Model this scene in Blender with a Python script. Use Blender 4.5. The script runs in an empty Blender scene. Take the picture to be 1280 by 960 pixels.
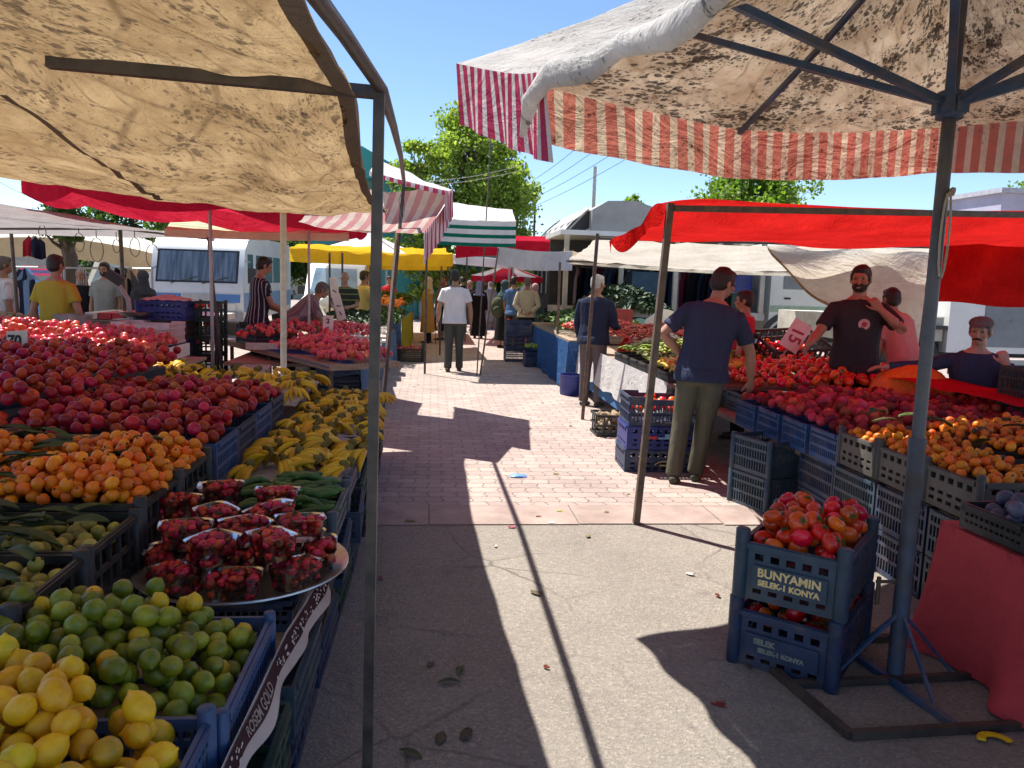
import bpy, bmesh, math, random
from mathutils import Vector, Matrix, Euler, noise
from math import radians, sin, cos, pi, tan, sqrt, atan2
R = random.Random(7)
scene = bpy.context.scene
COL = scene.collection
V = Vector

# ------------------------------------------------------------------ camera
FPX, EYE = 967.0, 1.6
YAW, PITCH, ROLL = radians(6.0), radians(-7.54), radians(1.8)
fwd = V((sin(YAW)*cos(PITCH), cos(YAW)*cos(PITCH), sin(PITCH)))
rt0 = V((cos(YAW), -sin(YAW), 0)); up0 = rt0.cross(fwd)
rt = rt0*cos(ROLL)+up0*sin(ROLL); up = up0*cos(ROLL)-rt0*sin(ROLL)
CAMP = V((0, 0, EYE))
cd = bpy.data.cameras.new('camera'); cam = bpy.data.objects.new('camera', cd); COL.objects.link(cam)
cd.sensor_width = 36; cd.lens = FPX/1280*36; cd.clip_end = 3000; cd.clip_start = .05
cam.matrix_world = Matrix(((rt.x, up.x, -fwd.x, 0), (rt.y, up.y, -fwd.y, 0), (rt.z, up.z, -fwd.z, EYE), (0, 0, 0, 1)))
scene.camera = cam

def ray(px, py): return rt*((px-640)/FPX)+up*((480-py)/FPX)+fwd
def G(px, py, z=0.0):                       # survey: sight line to a level
    d = ray(px, py); return CAMP+d*((z-EYE)/d.z)
def P(px, py, Y):                           # survey: sight line to a distance
    d = ray(px, py); return CAMP+d*(Y/d.y)

# ------------------------------------------------------------------ materials
def nt(m): return m.node_tree.nodes, m.node_tree.links
def newmat(name):
    m = bpy.data.materials.new(name); m.use_nodes = True
    n, l = nt(m); n.clear(); return m, n, l
def node(n, t, **k):
    o = n.new(t)
    for a, b in k.items():
        if a[0] == '_': o.inputs[a[1:].replace('_', ' ')].default_value = b
        else: setattr(o, a, b)
    return o
def mixc(n, l, fac, a, b, mode='MIX'):
    m = n.new('ShaderNodeMix'); m.data_type = 'RGBA'; m.blend_type = mode
    for s, v in ((0, fac), (6, a), (7, b)):
        if hasattr(v, 'is_output') or hasattr(v, 'links'): l.new(v, m.inputs[s])
        else: m.inputs[s].default_value = v if s == 0 else (*v[:3], 1)
    return m.outputs[2]
def mth(n, l, op, a, b=0.0, c=None):
    m = n.new('ShaderNodeMath'); m.operation = op
    for i, v in enumerate((a, b) if c is None else (a, b, c)):
        if hasattr(v, 'links'): l.new(v, m.inputs[i])
        else: m.inputs[i].default_value = v
    return m.outputs[0]
def ramp(n, l, src, stops):
    r = n.new('ShaderNodeValToRGB'); e = r.color_ramp.elements
    while len(e) < len(stops): e.new(.5)
    for x, (p, c) in zip(e, stops): x.position = p; x.color = (*c, 1) if len(c) == 3 else c
    l.new(src, r.inputs[0]); return r.outputs[0]
def tex(n, l, kind='Object', scale=5., detail=4., rough=.55, t='ShaderNodeTexNoise', vec=None, stretch=None, **k):
    if vec is None:
        c = n.new('ShaderNodeTexCoord'); vec = c.outputs[kind]
    if stretch:
        mp = n.new('ShaderNodeMapping'); l.new(vec, mp.inputs[0]); mp.inputs['Scale'].default_value = stretch; vec = mp.outputs[0]
    x = n.new(t); l.new(vec, x.inputs['Vector']); x.inputs['Scale'].default_value = scale
    if t == 'ShaderNodeTexNoise':
        x.inputs['Detail'].default_value = detail; x.inputs['Roughness'].default_value = rough
    for a, b in k.items(): setattr(x, a, b)
    return x
def bump(n, l, h, s=.3, d=.01):
    b = n.new('ShaderNodeBump'); b.inputs['Strength'].default_value = s; b.inputs['Distance'].default_value = d
    l.new(h, b.inputs['Height']); return b.outputs[0]
def mul(c, f): return tuple(min(1, x*f) for x in c[:3])
def rnd(n, l):
    """random value of one object or one loose island"""
    g = n.new('ShaderNodeNewGeometry'); o = n.new('ShaderNodeObjectInfo')
    return mth(n, l, 'FRACT', mth(n, l, 'ADD', g.outputs['Random Per Island'], o.outputs['Random']))

MATS = {}
def pm(name, c, rough=.6, var=.25, scale=8., c2=None, bs=0., bscale=60., metal=0., spec=.5, rand=0., stretch=None, dirt=0., kind='Object', sss=0., coat=0., bd=.01, blotch=None):
    """painted / plastic / wooden / woven surface with uneven colour, wear and relief"""
    if name in MATS: return MATS[name]
    m, n, l = newmat(name); MATS[name] = m
    out = n.new('ShaderNodeOutputMaterial'); b = n.new('ShaderNodeBsdfPrincipled'); l.new(b.outputs[0], out.inputs[0])
    t = tex(n, l, kind, scale, 6, .6, stretch=stretch)
    col = ramp(n, l, t.outputs[0], [(.3, mul(c, 1-var)), (.7, c2 or mul(c, 1+var))])
    if blotch:
        q = tex(n, l, kind, blotch[1], 4, .6)
        q.inputs['Distortion'].default_value = .6
        col = mixc(n, l, ramp(n, l, q.outputs[0], [(blotch[2], (0, 0, 0)), (blotch[2]+.14, (blotch[3],)*3)]), col, blotch[0])
    if rand:
        r = rnd(n, l)
        h = n.new('ShaderNodeHueSaturation'); l.new(col, h.inputs['Color'])
        l.new(mth(n, l, 'MULTIPLY_ADD', r, rand*1.4, 1-rand*.7), h.inputs['Value'])
        l.new(mth(n, l, 'MULTIPLY_ADD', mth(n, l, 'FRACT', mth(n, l, 'MULTIPLY', r, 7.3)), .04*min(1, rand*3), .5-.02*min(1, rand*3)), h.inputs['Hue'])
        col = h.outputs[0]
    if dirt:
        d = tex(n, l, kind, scale*.45+1, 8, .7)
        f = ramp(n, l, d.outputs[0], [(.48, (0, 0, 0)), (.68, (1, 1, 1))])
        col = mixc(n, l, mth(n, l, 'MULTIPLY', f, dirt), col, (.16, .13, .10))
    l.new(col, b.inputs['Base Color'])
    b.inputs['Metallic'].default_value = metal
    b.inputs['Specular IOR Level'].default_value = spec
    l.new(mth(n, l, 'MULTIPLY_ADD', t.outputs[0], .25, rough-.12), b.inputs['Roughness'])
    if coat: b.inputs['Coat Weight'].default_value = coat; b.inputs['Coat Roughness'].default_value = .15
    if sss: b.inputs['Subsurface Weight'].default_value = sss; b.inputs['Subsurface Radius'].default_value = (.02, .008, .004); b.inputs['Subsurface Scale'].default_value = .5
    if bs:
        t2 = tex(n, l, kind, bscale, 5, .6, stretch=stretch)
        l.new(bump(n, l, t2.outputs[0], bs, bd), b.inputs['Normal'])
    return m
def canvas(name, c, trans=.4, c2=None, stain=None, spots=None, stripes=None, wr=.5, tcol=None, axis=0, crease=None):
    """awning cloth: lets light through, creased, stained; stripes=(colour, period m, share)"""
    if name in MATS: return MATS[name]
    m, n, l = newmat(name); MATS[name] = m
    out = n.new('ShaderNodeOutputMaterial')
    t = tex(n, l, 'UV', 1.7, 8, .62)
    col = ramp(n, l, t.outputs[0], [(.3, mul(c, .82)), (.7, c2 or mul(c, 1.1))])
    if stripes:
        uv = n.new('ShaderNodeTexCoord'); s = n.new('ShaderNodeSeparateXYZ'); l.new(uv.outputs['UV'], s.inputs[0])
        f = mth(n, l, 'GREATER_THAN', mth(n, l, 'FRACT', mth(n, l, 'DIVIDE', s.outputs[axis], stripes[1])), stripes[2])
        col = mixc(n, l, f, col, stripes[0])
    if stain:
        d = tex(n, l, 'UV', 2.6, 9, .7)
        col = mixc(n, l, mth(n, l, 'MULTIPLY', ramp(n, l, d.outputs[0], [(.42, (0, 0, 0)), (.72, (1, 1, 1))]), stain[1]), col, stain[0])
    if crease:
        for an, sc in ((.9, 1.1), (-.5, .7), (.3, 1.7)):
            cu = n.new('ShaderNodeTexCoord'); mp = n.new('ShaderNodeMapping'); l.new(cu.outputs['UV'], mp.inputs[0]); mp.inputs['Rotation'].default_value = (0, 0, an)
            wv = n.new('ShaderNodeTexWave'); l.new(mp.outputs[0], wv.inputs[0]); wv.inputs['Scale'].default_value = sc; wv.inputs['Distortion'].default_value = 5.; wv.inputs['Detail'].default_value = 3; wv.inputs['Detail Scale'].default_value = .8
            gt = tex(n, l, 'UV', 1.3+sc, 4, .6)
            col = mixc(n, l, mth(n, l, 'MULTIPLY', ramp(n, l, wv.outputs['Fac'], [(.0, (crease[1],)*3), (.05, (0, 0, 0))]), ramp(n, l, gt.outputs[0], [(.42, (0, 0, 0)), (.6, (1, 1, 1))])), col, crease[0])
    if spots:
        w = tex(n, l, 'UV', spots[1]*.10, 6, .7); cl = ramp(n, l, w.outputs[0], [(.40, (.12,)*3), (.68, (1, 1, 1))])
        for sc, am in ((spots[1]*.55, .55), (spots[1], 1.), (spots[1]*2.2, .9)):
            v = tex(n, l, 'UV', sc, t='ShaderNodeTexVoronoi'); q = tex(n, l, 'UV', sc*1.7, 4, .65); sp = n.new('ShaderNodeSeparateColor'); l.new(v.outputs['Color'], sp.inputs[0])
            dd = mth(n, l, 'ADD', v.outputs['Distance'], mth(n, l, 'MULTIPLY', mth(n, l, 'SUBTRACT', q.outputs[0], .5), .9))
            th = mth(n, l, 'SUBTRACT', mth(n, l, 'MULTIPLY', mth(n, l, 'MULTIPLY', cl, sp.outputs[0]), spots[2]*am*1.25), dd)
            col = mixc(n, l, ramp(n, l, th, [(.0, (0, 0, 0)), (.16, (spots[3],)*3)]), col, spots[0])
        col = mixc(n, l, mth(n, l, 'MULTIPLY', cl, spots[3]*.22), col, spots[0])
    df = n.new('ShaderNodeBsdfDiffuse'); tr = n.new('ShaderNodeBsdfTranslucent'); mx = n.new('ShaderNodeMixShader')
    l.new(col, df.inputs[0])
    if tcol: l.new(mixc(n, l, 1., col, tcol, 'MULTIPLY'), tr.inputs[0])
    else: l.new(col, tr.inputs[0])
    mx.inputs[0].default_value = trans; l.new(df.outputs[0], mx.inputs[1]); l.new(tr.outputs[0], mx.inputs[2])
    w1 = tex(n, l, 'UV', 2.3, 7, .6, stretch=(1, 2.2, 1)); w1.inputs['Distortion'].default_value = 1.2
    w2 = tex(n, l, 'UV', 9, 4, .6, stretch=(1, .45, 1)); w2.inputs['Distortion'].default_value = 2.
    bn = bump(n, l, mth(n, l, 'MULTIPLY_ADD', w2.outputs[0], .35, w1.outputs[0]), wr, .09)
    l.new(bn, df.inputs['Normal']); l.new(bn, tr.inputs['Normal'])
    l.new(mx.outputs[0], out.inputs[0]); return m
def glass(name, c=(.05, .07, .09), rough=.06):
    return pm(name, c, rough=rough+.1, var=.4, scale=1.5, spec=1.)

# ------------------------------------------------------------------ mesh helpers
def box(bm, a, b, M=None):
    x0, y0, z0 = a; x1, y1, z1 = b
    vs = [bm.verts.new((M @ V(p)) if M else p) for p in ((x0, y0, z0), (x1, y0, z0), (x1, y1, z0), (x0, y1, z0), (x0, y0, z1), (x1, y0, z1), (x1, y1, z1), (x0, y1, z1))]
    return [bm.faces.new([vs[i] for i in f]) for f in ((0, 3, 2, 1), (4, 5, 6, 7), (0, 1, 5, 4), (1, 2, 6, 5), (2, 3, 7, 6), (3, 0, 4, 7))]
def frames(pts, u0=None):
    pts = [V(p) for p in pts]; out = []; t0 = (pts[1]-pts[0]).normalized()
    u = V(u0) if u0 else (V((1, 0, 0)) if abs(t0.z) > .8 else t0.cross(V((0, 0, 1))))
    u = (u-t0*u.dot(t0)).normalized()
    for i, p in enumerate(pts):
        t = (pts[min(i+1, len(pts)-1)]-pts[max(i-1, 0)]).normalized()
        u = (u-t*u.dot(t)).normalized(); out.append((p, t, u, t.cross(u)))
    return out
def tube(bm, pts, rad, n=8, cap=True, sq=False, round_ends=0., u0=None):
    """rad: number, list, or list of (a, b) half-axes"""
    fr = frames(pts, u0); rings = []
    rr = rad if isinstance(rad, (list, tuple)) else [rad]*len(fr)
    seq = []
    for (p, t, u, w), r in zip(fr, rr):
        a, b = r if isinstance(r, (list, tuple)) else (r, r); seq.append((p, t, u, w, a, b))
    if round_ends:
        p, t, u, w, a, b = seq[0]; q = round_ends*min(a, b)
        seq = [(p-t*q*.95, t, u, w, a*.3, b*.3), (p-t*q*.7, t, u, w, a*.72, b*.72)]+seq
        p, t, u, w, a, b = seq[-1]; q = round_ends*min(a, b)
        seq += [(p+t*q*.7, t, u, w, a*.72, b*.72), (p+t*q*.95, t, u, w, a*.3, b*.3)]
    for p, t, u, w, a, b in seq:
        ring = []
        for k in range(n):
            an = 2*pi*(k+.5)/n
            s = 1/max(abs(cos(an)), abs(sin(an))) if sq else 1
            ring.append(bm.verts.new(p+u*(a*cos(an)*s)+w*(b*sin(an)*s)))
        rings.append(ring)
    for r0, r1 in zip(rings, rings[1:]):
        for k in range(n): bm.faces.new((r0[k], r0[(k+1) % n], r1[(k+1) % n], r1[k]))
    if cap:
        bm.faces.new(rings[0][::-1]); bm.faces.new(rings[-1])
    return rings
def sq(bm, a, b, r): return tube(bm, [a, b], r*.75, 4, sq=True)
def blob(bm, c, r, M=None, seg=12, rings=8):
    c = V(c); r = r if isinstance(r, (tuple, list)) else (r, r, r); rows = []
    for i in range(rings+1):
        th = pi*i/rings
        if i in (0, rings):
            q = V((0, 0, r[2]*cos(th))); rows.append([bm.verts.new(c+(M @ q if M else q))]); continue
        row = []
        for k in range(seg):
            q = V((r[0]*sin(th)*cos(2*pi*k/seg), r[1]*sin(th)*sin(2*pi*k/seg), r[2]*cos(th)))
            row.append(bm.verts.new(c+(M @ q if M else q)))
        rows.append(row)
    for a, b in zip(rows, rows[1:]):
        for k in range(seg):
            k2 = (k+1) % seg
            if len(a) == 1: bm.faces.new((a[0], b[k], b[k2]))
            elif len(b) == 1: bm.faces.new((a[k], b[0], a[k2]))
            else: bm.faces.new((a[k], b[k], b[k2], a[k2]))
def lathe(bm, prof, n=16, c=(0, 0, 0), close=True):
    c = V(c); rows = []
    for r, z in prof: rows.append([bm.verts.new(c+V((r*cos(2*pi*k/n), r*sin(2*pi*k/n), z))) for k in range(n)])
    for a, b in zip(rows, rows[1:]):
        for k in range(n): bm.faces.new((a[k], a[(k+1) % n], b[(k+1) % n], b[k]))
    if close: bm.faces.new(rows[0][::-1]); bm.faces.new(rows[-1])
def extrude(bm, poly, d0, d1, M=None):
    """closed polygon in (y,z) pushed along x from d0 to d1"""
    a = [bm.verts.new((M @ V((d0, y, z))) if M else (d0, y, z)) for y, z in poly]
    b = [bm.verts.new((M @ V((d1, y, z))) if M else (d1, y, z)) for y, z in poly]
    n = len(poly)
    for k in range(n): bm.faces.new((a[k], a[(k+1) % n], b[(k+1) % n], b[k]))
    bm.faces.new(a[::-1]); bm.faces.new(b)
def mask_wall(bm, o, u, v, w, us, vs, solid):
    """a wall pierced by openings: us, vs cell borders, solid(i,j) tells which cells are filled, w its thickness vector"""
    o, u, v, w = V(o), V(u), V(v), V(w); nu, nv = len(us)-1, len(vs)-1
    F = [[bool(solid(i, j)) for j in range(nv)] for i in range(nu)]; cache = {}
    def vert(i, j, k):
        if (i, j, k) not in cache: cache[i, j, k] = bm.verts.new(o+u*us[i]+v*vs[j]+w*k)
        return cache[i, j, k]
    for i in range(nu):
        for j in range(nv):
            if not F[i][j]: continue
            q = ((i, j), (i+1, j), (i+1, j+1), (i, j+1))
            bm.faces.new([vert(a, b, 1) for a, b in q]); bm.faces.new([vert(a, b, 0) for a, b in q[::-1]])
            for (a, b), (c, d), (di, dj) in ((q[0], q[1], (0, -1)), (q[1], q[2], (1, 0)), (q[2], q[3], (0, 1)), (q[3], q[0], (-1, 0))):
                x, y = i+di, j+dj
                if not (0 <= x < nu and 0 <= y < nv and F[x][y]):
                    bm.faces.new((vert(a, b, 0), vert(c, d, 0), vert(c, d, 1), vert(a, b, 1)))
def finish(bm, smooth=None):
    bmesh.ops.recalc_face_normals(bm, faces=bm.faces)
    if smooth:
        ang = radians(smooth)
        for f in bm.faces: f.smooth = True
        for e in bm.edges:
            if len(e.link_faces) == 2 and e.calc_face_angle(0) > ang: e.smooth = False
def bevel(bm, w=.01, seg=2, ang=40):
    es = [e for e in bm.edges if len(e.link_faces) == 2 and e.calc_face_angle(0) > radians(ang)]
    bmesh.ops.bevel(bm, geom=es, offset=w, segments=seg, affect='EDGES', profile=.5)
def mesh(name, bm, mats, smooth=40):
    finish(bm, smooth); me = bpy.data.meshes.new(name); bm.to_mesh(me); bm.free()
    for m in (mats if isinstance(mats, (list, tuple)) else [mats]): me.materials.append(m)
    return me
LABELS = {}
def tag(o, label, cat, group=None, kind=None):
    o['label'] = label; o['category'] = cat
    if group: o['group'] = group
    if kind: o['kind'] = kind
    LABELS.setdefault(label, []).append((o.name, group)); return o
def world_of(o):
    B = Matrix.LocRotScale(o.location, o.rotation_euler, o.scale)
    return world_of(o.parent) @ o.matrix_parent_inverse @ B if o.parent else B
def obj(name, me, mat=None, parent=None, world=True, smooth=40, label=None):
    """link a bmesh or mesh as one object; world=True: its points are world points"""
    if isinstance(me, bmesh.types.BMesh): me = mesh(name, me, mat, smooth)
    o = bpy.data.objects.new(name, me); COL.objects.link(o)
    if parent:
        o.parent = parent
        if world:
            o.matrix_parent_inverse = world_of(parent).inverted()
    if label: o['label'] = label
    return o
def thing(name, label, cat, loc=(0, 0, 0), rz=0., group=None):
    o = bpy.data.objects.new(name, None); o.empty_display_size = .1; COL.objects.link(o)
    o.location = loc; o.rotation_euler = (0, 0, rz); return tag(o, label, cat, group)
def copy_tree(o, parent=None, label=None):
    c = o.copy(); COL.objects.link(c); c.parent = parent
    for ch in o.children: copy_tree(ch, c)
    return c
def single(name, bm, mat, label, cat, group=None, loc=None, rz=0, smooth=40):
    o = obj(name, bm, mat, smooth=smooth); tag(o, label, cat, group)
    if loc is not None: o.location = loc; o.rotation_euler = (0, 0, rz)
    return o
def setting(name, bm, mat, smooth=None):
    o = obj(name, bm, mat, smooth=smooth); o['kind'] = 'structure'; return o
def text_mesh(s, size, align='CENTER', ext=.0, bold=0.):
    cu = bpy.data.curves.new('lettering', 'FONT'); cu.body = s; cu.size = size; cu.align_x = align; cu.align_y = 'CENTER'; cu.extrude = .0008; cu.offset = bold
    o = bpy.data.objects.new('lettering', cu); COL.objects.link(o)
    dg = bpy.context.evaluated_depsgraph_get(); me = bpy.data.meshes.new_from_object(o.evaluated_get(dg))
    bpy.data.objects.remove(o); bpy.data.curves.remove(cu); return me
def lettering(s, size, M, mat, parent, bold=0., name='lettering'):
    me = text_mesh(s, size, bold=bold); me.transform(M); me.materials.clear(); me.materials.append(mat)
    return obj(name, me, parent=parent)
def basis(o, x, y):
    x = V(x).normalized(); z = x.cross(V(y)).normalized(); y = z.cross(x)
    return Matrix(((x.x, y.x, z.x, o[0]), (x.y, y.y, z.y, o[1]), (x.z, y.z, z.z, o[2]), (0, 0, 0, 1)))

# ------------------------------------------------------------------ materials in use
STEEL = pm('dark painted steel', (.05, .045, .042), .45, .4, 12, c2=(.11, .085, .07), bs=.15, bscale=40, spec=.5)
RUSTY = pm('dark rusty flat bar', (.05, .042, .038), .6, .4, 14, c2=(.085, .065, .05), bs=.2, bscale=50)
BROWN = pm('brown rusty steel', (.10, .07, .052), .6, .4, 14, c2=(.17, .115, .08), bs=.25, bscale=50)
WHITEP = pm('white painted steel', (.62, .58, .5), .5, .15, 8, dirt=.35)
GREYP = pm('galvanised steel', (.35, .36, .36), .45, .2, 8, metal=.4)
BLUEP = pm('worn blue paint on steel', (.03, .075, .17), .45, .4, 6, c2=(.05, .11, .22), dirt=.7, bs=.15, bscale=30)
WOOD = pm('weathered plank', (.30, .21, .14), .75, .35, 5, stretch=(1, 9, 9), c2=(.42, .32, .23), bs=.3, bscale=18)
NAVY = pm('navy blue crate plastic', (.016, .034, .085), .5, .3, 6, c2=(.026, .052, .125), dirt=.65, bs=.12, bscale=80)
TEALC = pm('slate blue crate plastic', (.028, .058, .092), .5, .3, 6, c2=(.042, .082, .125), dirt=.4, bs=.12, bscale=80)
BLUEC = pm('bright blue crate plastic', (.02, .065, .19), .45, .3, 6, c2=(.035, .10, .27), dirt=.55, bs=.12, bscale=80)
ROYAL = pm('royal blue crate plastic', (.014, .024, .19), .42, .3, 6, c2=(.018, .036, .25), dirt=.3)
BLACKC = pm('black crate plastic', (.014, .015, .016), .5, .4, 6, c2=(.03, .032, .033), dirt=.3, bs=.12, bscale=80)
GREYC = pm('grey brown crate plastic', (.06, .058, .052), .6, .3, 6, c2=(.095, .09, .08), dirt=.5, bs=.2, bscale=60)
GREENC = pm('dark green crate plastic', (.012, .045, .03), .5, .3, 6, dirt=.3)
PINKC = pm('pale pink crate plastic', (.62, .46, .44), .5, .15, 6, dirt=.3)
WHITEC = pm('white crate plastic', (.72, .68, .62), .45, .1, 6, dirt=.2)
RUBBER = pm('tyre rubber', (.02, .02, .021), .8, .3, 9, dirt=.4)
CHROME = pm('dull metal', (.55, .55, .54), .32, .15, 10, metal=.9)
DARKGL = glass('tinted vehicle glass', (.075, .095, .115))
SCREENGL = pm('windscreen with painted curtains and reflection', (.06, .08, .10), .16, .3, 2.2, c2=(.24, .29, .34), spec=1., stretch=(5, 1, .25))  # pale streaks paint curtains and a bluish reflection into the glass colour
WHITEV = pm('white vehicle paint', (.68, .69, .68), .35, .08, 1.2, dirt=.18, coat=.4)
CREAMV = pm('cream vehicle paint', (.62, .63, .55), .4, .1, 1.2, dirt=.25, coat=.3)
GREENV = pm('green vehicle paint', (.05, .14, .12), .4, .1, 1.2, dirt=.3, coat=.3)
BLUEV = pm('blue vehicle paint', (.06, .19, .46), .4, .1, 1.2, dirt=.2, coat=.3)
DARKV = pm('dark trim', (.03, .03, .032), .6, .3, 6)
PAPER = pm('card', (.62, .55, .46), .8, .1, 14)
INK = pm('marker ink', (.02, .018, .02), .7, .2, 20)
# ------------------------------------------------------------------ fruit
def fruit_mats():
    d = {}
    d['lemon'] = pm('lemon peel', (.80, .40, .004), .42, .14, 26, c2=(.84, .53, .012), bs=.45, bscale=330, rand=.25, spec=.5, sss=.08, bd=.002, blotch=((.50, .42, .05), 9, .60, .7))
    d['unripe'] = pm('greenish lemon peel', (.54, .42, .012), .42, .3, 22, c2=(.76, .48, .012), bs=.35, bscale=260, rand=.35, sss=.1, bd=.002)
    d['lime'] = pm('lime peel', (.11, .17, .006), .4, .35, 20, c2=(.28, .30, .015), bs=.4, bscale=330, rand=.5, sss=.05, bd=.002, blotch=((.42, .34, .10), 13, .58, .7))
    d['loquat'] = pm('loquat skin', (.78, .17, .0), .5, .2, 26, c2=(.84, .24, .003), rand=.3, sss=.1, blotch=((.22, .08, .015), 60, .62, .7))
    d['nectarine'] = pm('nectarine skin', (.36, .004, .014), .36, .35, 18, c2=(.48, .014, .014), rand=.6, spec=.35, blotch=((.56, .24, .04), 14, .62, .8))
    d['apple'] = pm('pink apple skin', (.60, .012, .035), .32, .3, 20, c2=(.66, .07, .06), rand=.5, blotch=((.66, .42, .22), 13, .58, .8))
    d['peach'] = pm('peach fuzz', (.36, .014, .04), .78, .4, 16, c2=(.52, .06, .05), rand=.9, spec=.2, blotch=((.55, .17, .05), 14, .58, .8))
    d['tomato'] = pm('tomato skin', (.68, .022, .004), .26, .2, 12, c2=(.74, .06, .008), rand=.35, spec=.55, blotch=((.62, .20, .03), 10, .62, .6))
    d['strawberry'] = pm('strawberry flesh', (.50, .004, .010), .32, .35, 40, c2=(.62, .014, .016), bs=.5, bscale=300, rand=.5, bd=.003)
    d['cucumber'] = pm('cucumber skin', (.03, .10, .012), .45, .35, 20, c2=(.07, .16, .035), bs=.3, bscale=90, rand=.4)
    d['banana'] = pm('banana skin', (.72, .40, .006), .5, .25, 16, c2=(.78, .50, .015), rand=.3, dirt=.3)
    d['greenloq'] = pm('unripe loquat skin', (.38, .36, .06), .5, .3, 22, c2=(.55, .42, .07), rand=.5)
    d['plum'] = pm('plum bloom', (.035, .03, .06), .5, .4, 20, c2=(.10, .10, .17), rand=.4)
    d['potato'] = pm('dusty potato skin', (.30, .22, .13), .85, .3, 20, c2=(.4, .31, .2), rand=.5)
    d['orange'] = pm('orange peel', (.66, .20, .012), .45, .2, 24, rand=.3)
    return d
FM = fruit_mats()
STALK = pm('dry stalk', (.05, .04, .015), .8, .3, 30)
CALYX = pm('green calyx', (.06, .13, .02), .7, .3, 30)
LEAFM = pm('broad green leaf', (.10, .15, .05), .5, .35, 14, c2=(.18, .22, .09), rand=.5, bs=.3, bscale=40, spec=.35)
def fruit(name, mats, shape, seg=14):
    bm = bmesh.new(); shape(bm, seg); return mesh(name, bm, mats, 60)
def rsph(r, sx=1., sz=1., dim=0., groove=0., wob=.03, seed=1):
    def f(bm, seg):
        bmesh.ops.create_icosphere(bm, subdivisions=3, radius=1)
        for v in bm.verts:
            c = v.co.copy(); s = 1+wob*noise.noise(c*1.3+V((seed*7.1, 0, 0)))
            if dim: s -= dim*math.exp(-((1-c.z)*7))+dim*.5*math.exp(-((1+c.z)*9))
            if groove and c.y > 0: s -= groove*math.exp(-(c.x*6)**2)*min(1, c.y*2)
            v.co = V((c.x*r*s*sx, c.y*r*s, c.z*r*s*sz))
    return f
def lemon_shape(r, k, nip):
    def f(bm, seg):
        pr = []
        for i in range(15):
            t = i/14; z = -1+2*t; q = sqrt(max(0, 1-z*z))
            pr.append((max(.02, q)*r*(1+.02*sin(i*2.3)), z*r*k))
        pr = [(.004, -r*(k+nip*.5)), (r*.13, -r*(k+nip*.25))]+pr[1:-1]+[(r*.17, r*(k+nip*.35)), (r*.12, r*(k+nip*.8)), (.003, r*(k+nip))]
        lathe(bm, pr, 18)
        for v in bm.verts: v.co *= 1+.05*noise.noise(v.co*28+V((r*900, 0, 0)))
    return f
def tomato_shape(s):
    def f(bm, seg):
        rsph(.042, 1., .78, .22, 0, .05, s)(bm, seg)
        for v in bm.verts:
            a = atan2(v.co.y, v.co.x); v.co *= 1-.03*max(0, v.co.z/.03)*abs(sin(a*2.5+s))
        n = len(bm.faces)
        for k in range(5):
            a = 2*pi*k/5+s; t = tube(bm, [(0, 0, .024), (.009*cos(a), .009*sin(a), .031), (.02*cos(a), .02*sin(a), .029)], [.003, .0035, .0012], 5)
        tube(bm, [(0, 0, .023), (.002, 0, .036)], .0025, 5)
        bm.faces.ensure_lookup_table()
        for fc in bm.faces[n:]: fc.material_index = 1
    return f
def loquat_shape(s):
    def f(bm, seg):
        rsph(.023, 1., 1.14, .0, 0, .06, s)(bm, seg); n = len(bm.faces)
        tube(bm, [(0, 0, .023), (0, 0, .0275)], [.0062, .0045], 7)
        bm.faces.ensure_lookup_table()
        for fc in bm.faces[n:]: fc.material_index = 1
    return f
def straw_shape(s):
    def f(bm, seg):
        lathe(bm, [(.001, -.019), (.007, -.0165), (.0115, -.010), (.0145, 0), (.0135, .008), (.008, .012), (.001, .0125)], 12)
        for v in bm.verts: v.co *= 1+.12*noise.noise(v.co*60+V((s*3, 0, 0)))
        n = len(bm.faces)
        for k in range(6):
            a = k*pi/3+s; tube(bm, [(0, 0, .0125), (.008*cos(a), .008*sin(a), .0145), (.014*cos(a), .014*sin(a), .012)], [.002, .0026, .0006], 4)
        bm.faces.ensure_lookup_table()
        for fc in bm.faces[n:]: fc.material_index = 1
    return f
def cuc_shape(s):
    def f(bm, seg):
        L = .16+.02*sin(s*5); pts = [(L*(i/8-.5), .022*sin(s)*(1-((i/8-.5)*2)**2), .006*sin(i+s)) for i in range(9)]
        tube(bm, pts, [.008, .0145, .0165, .0175, .0178, .0175, .0165, .0145, .009], 10, round_ends=1.)
    return f
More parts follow.
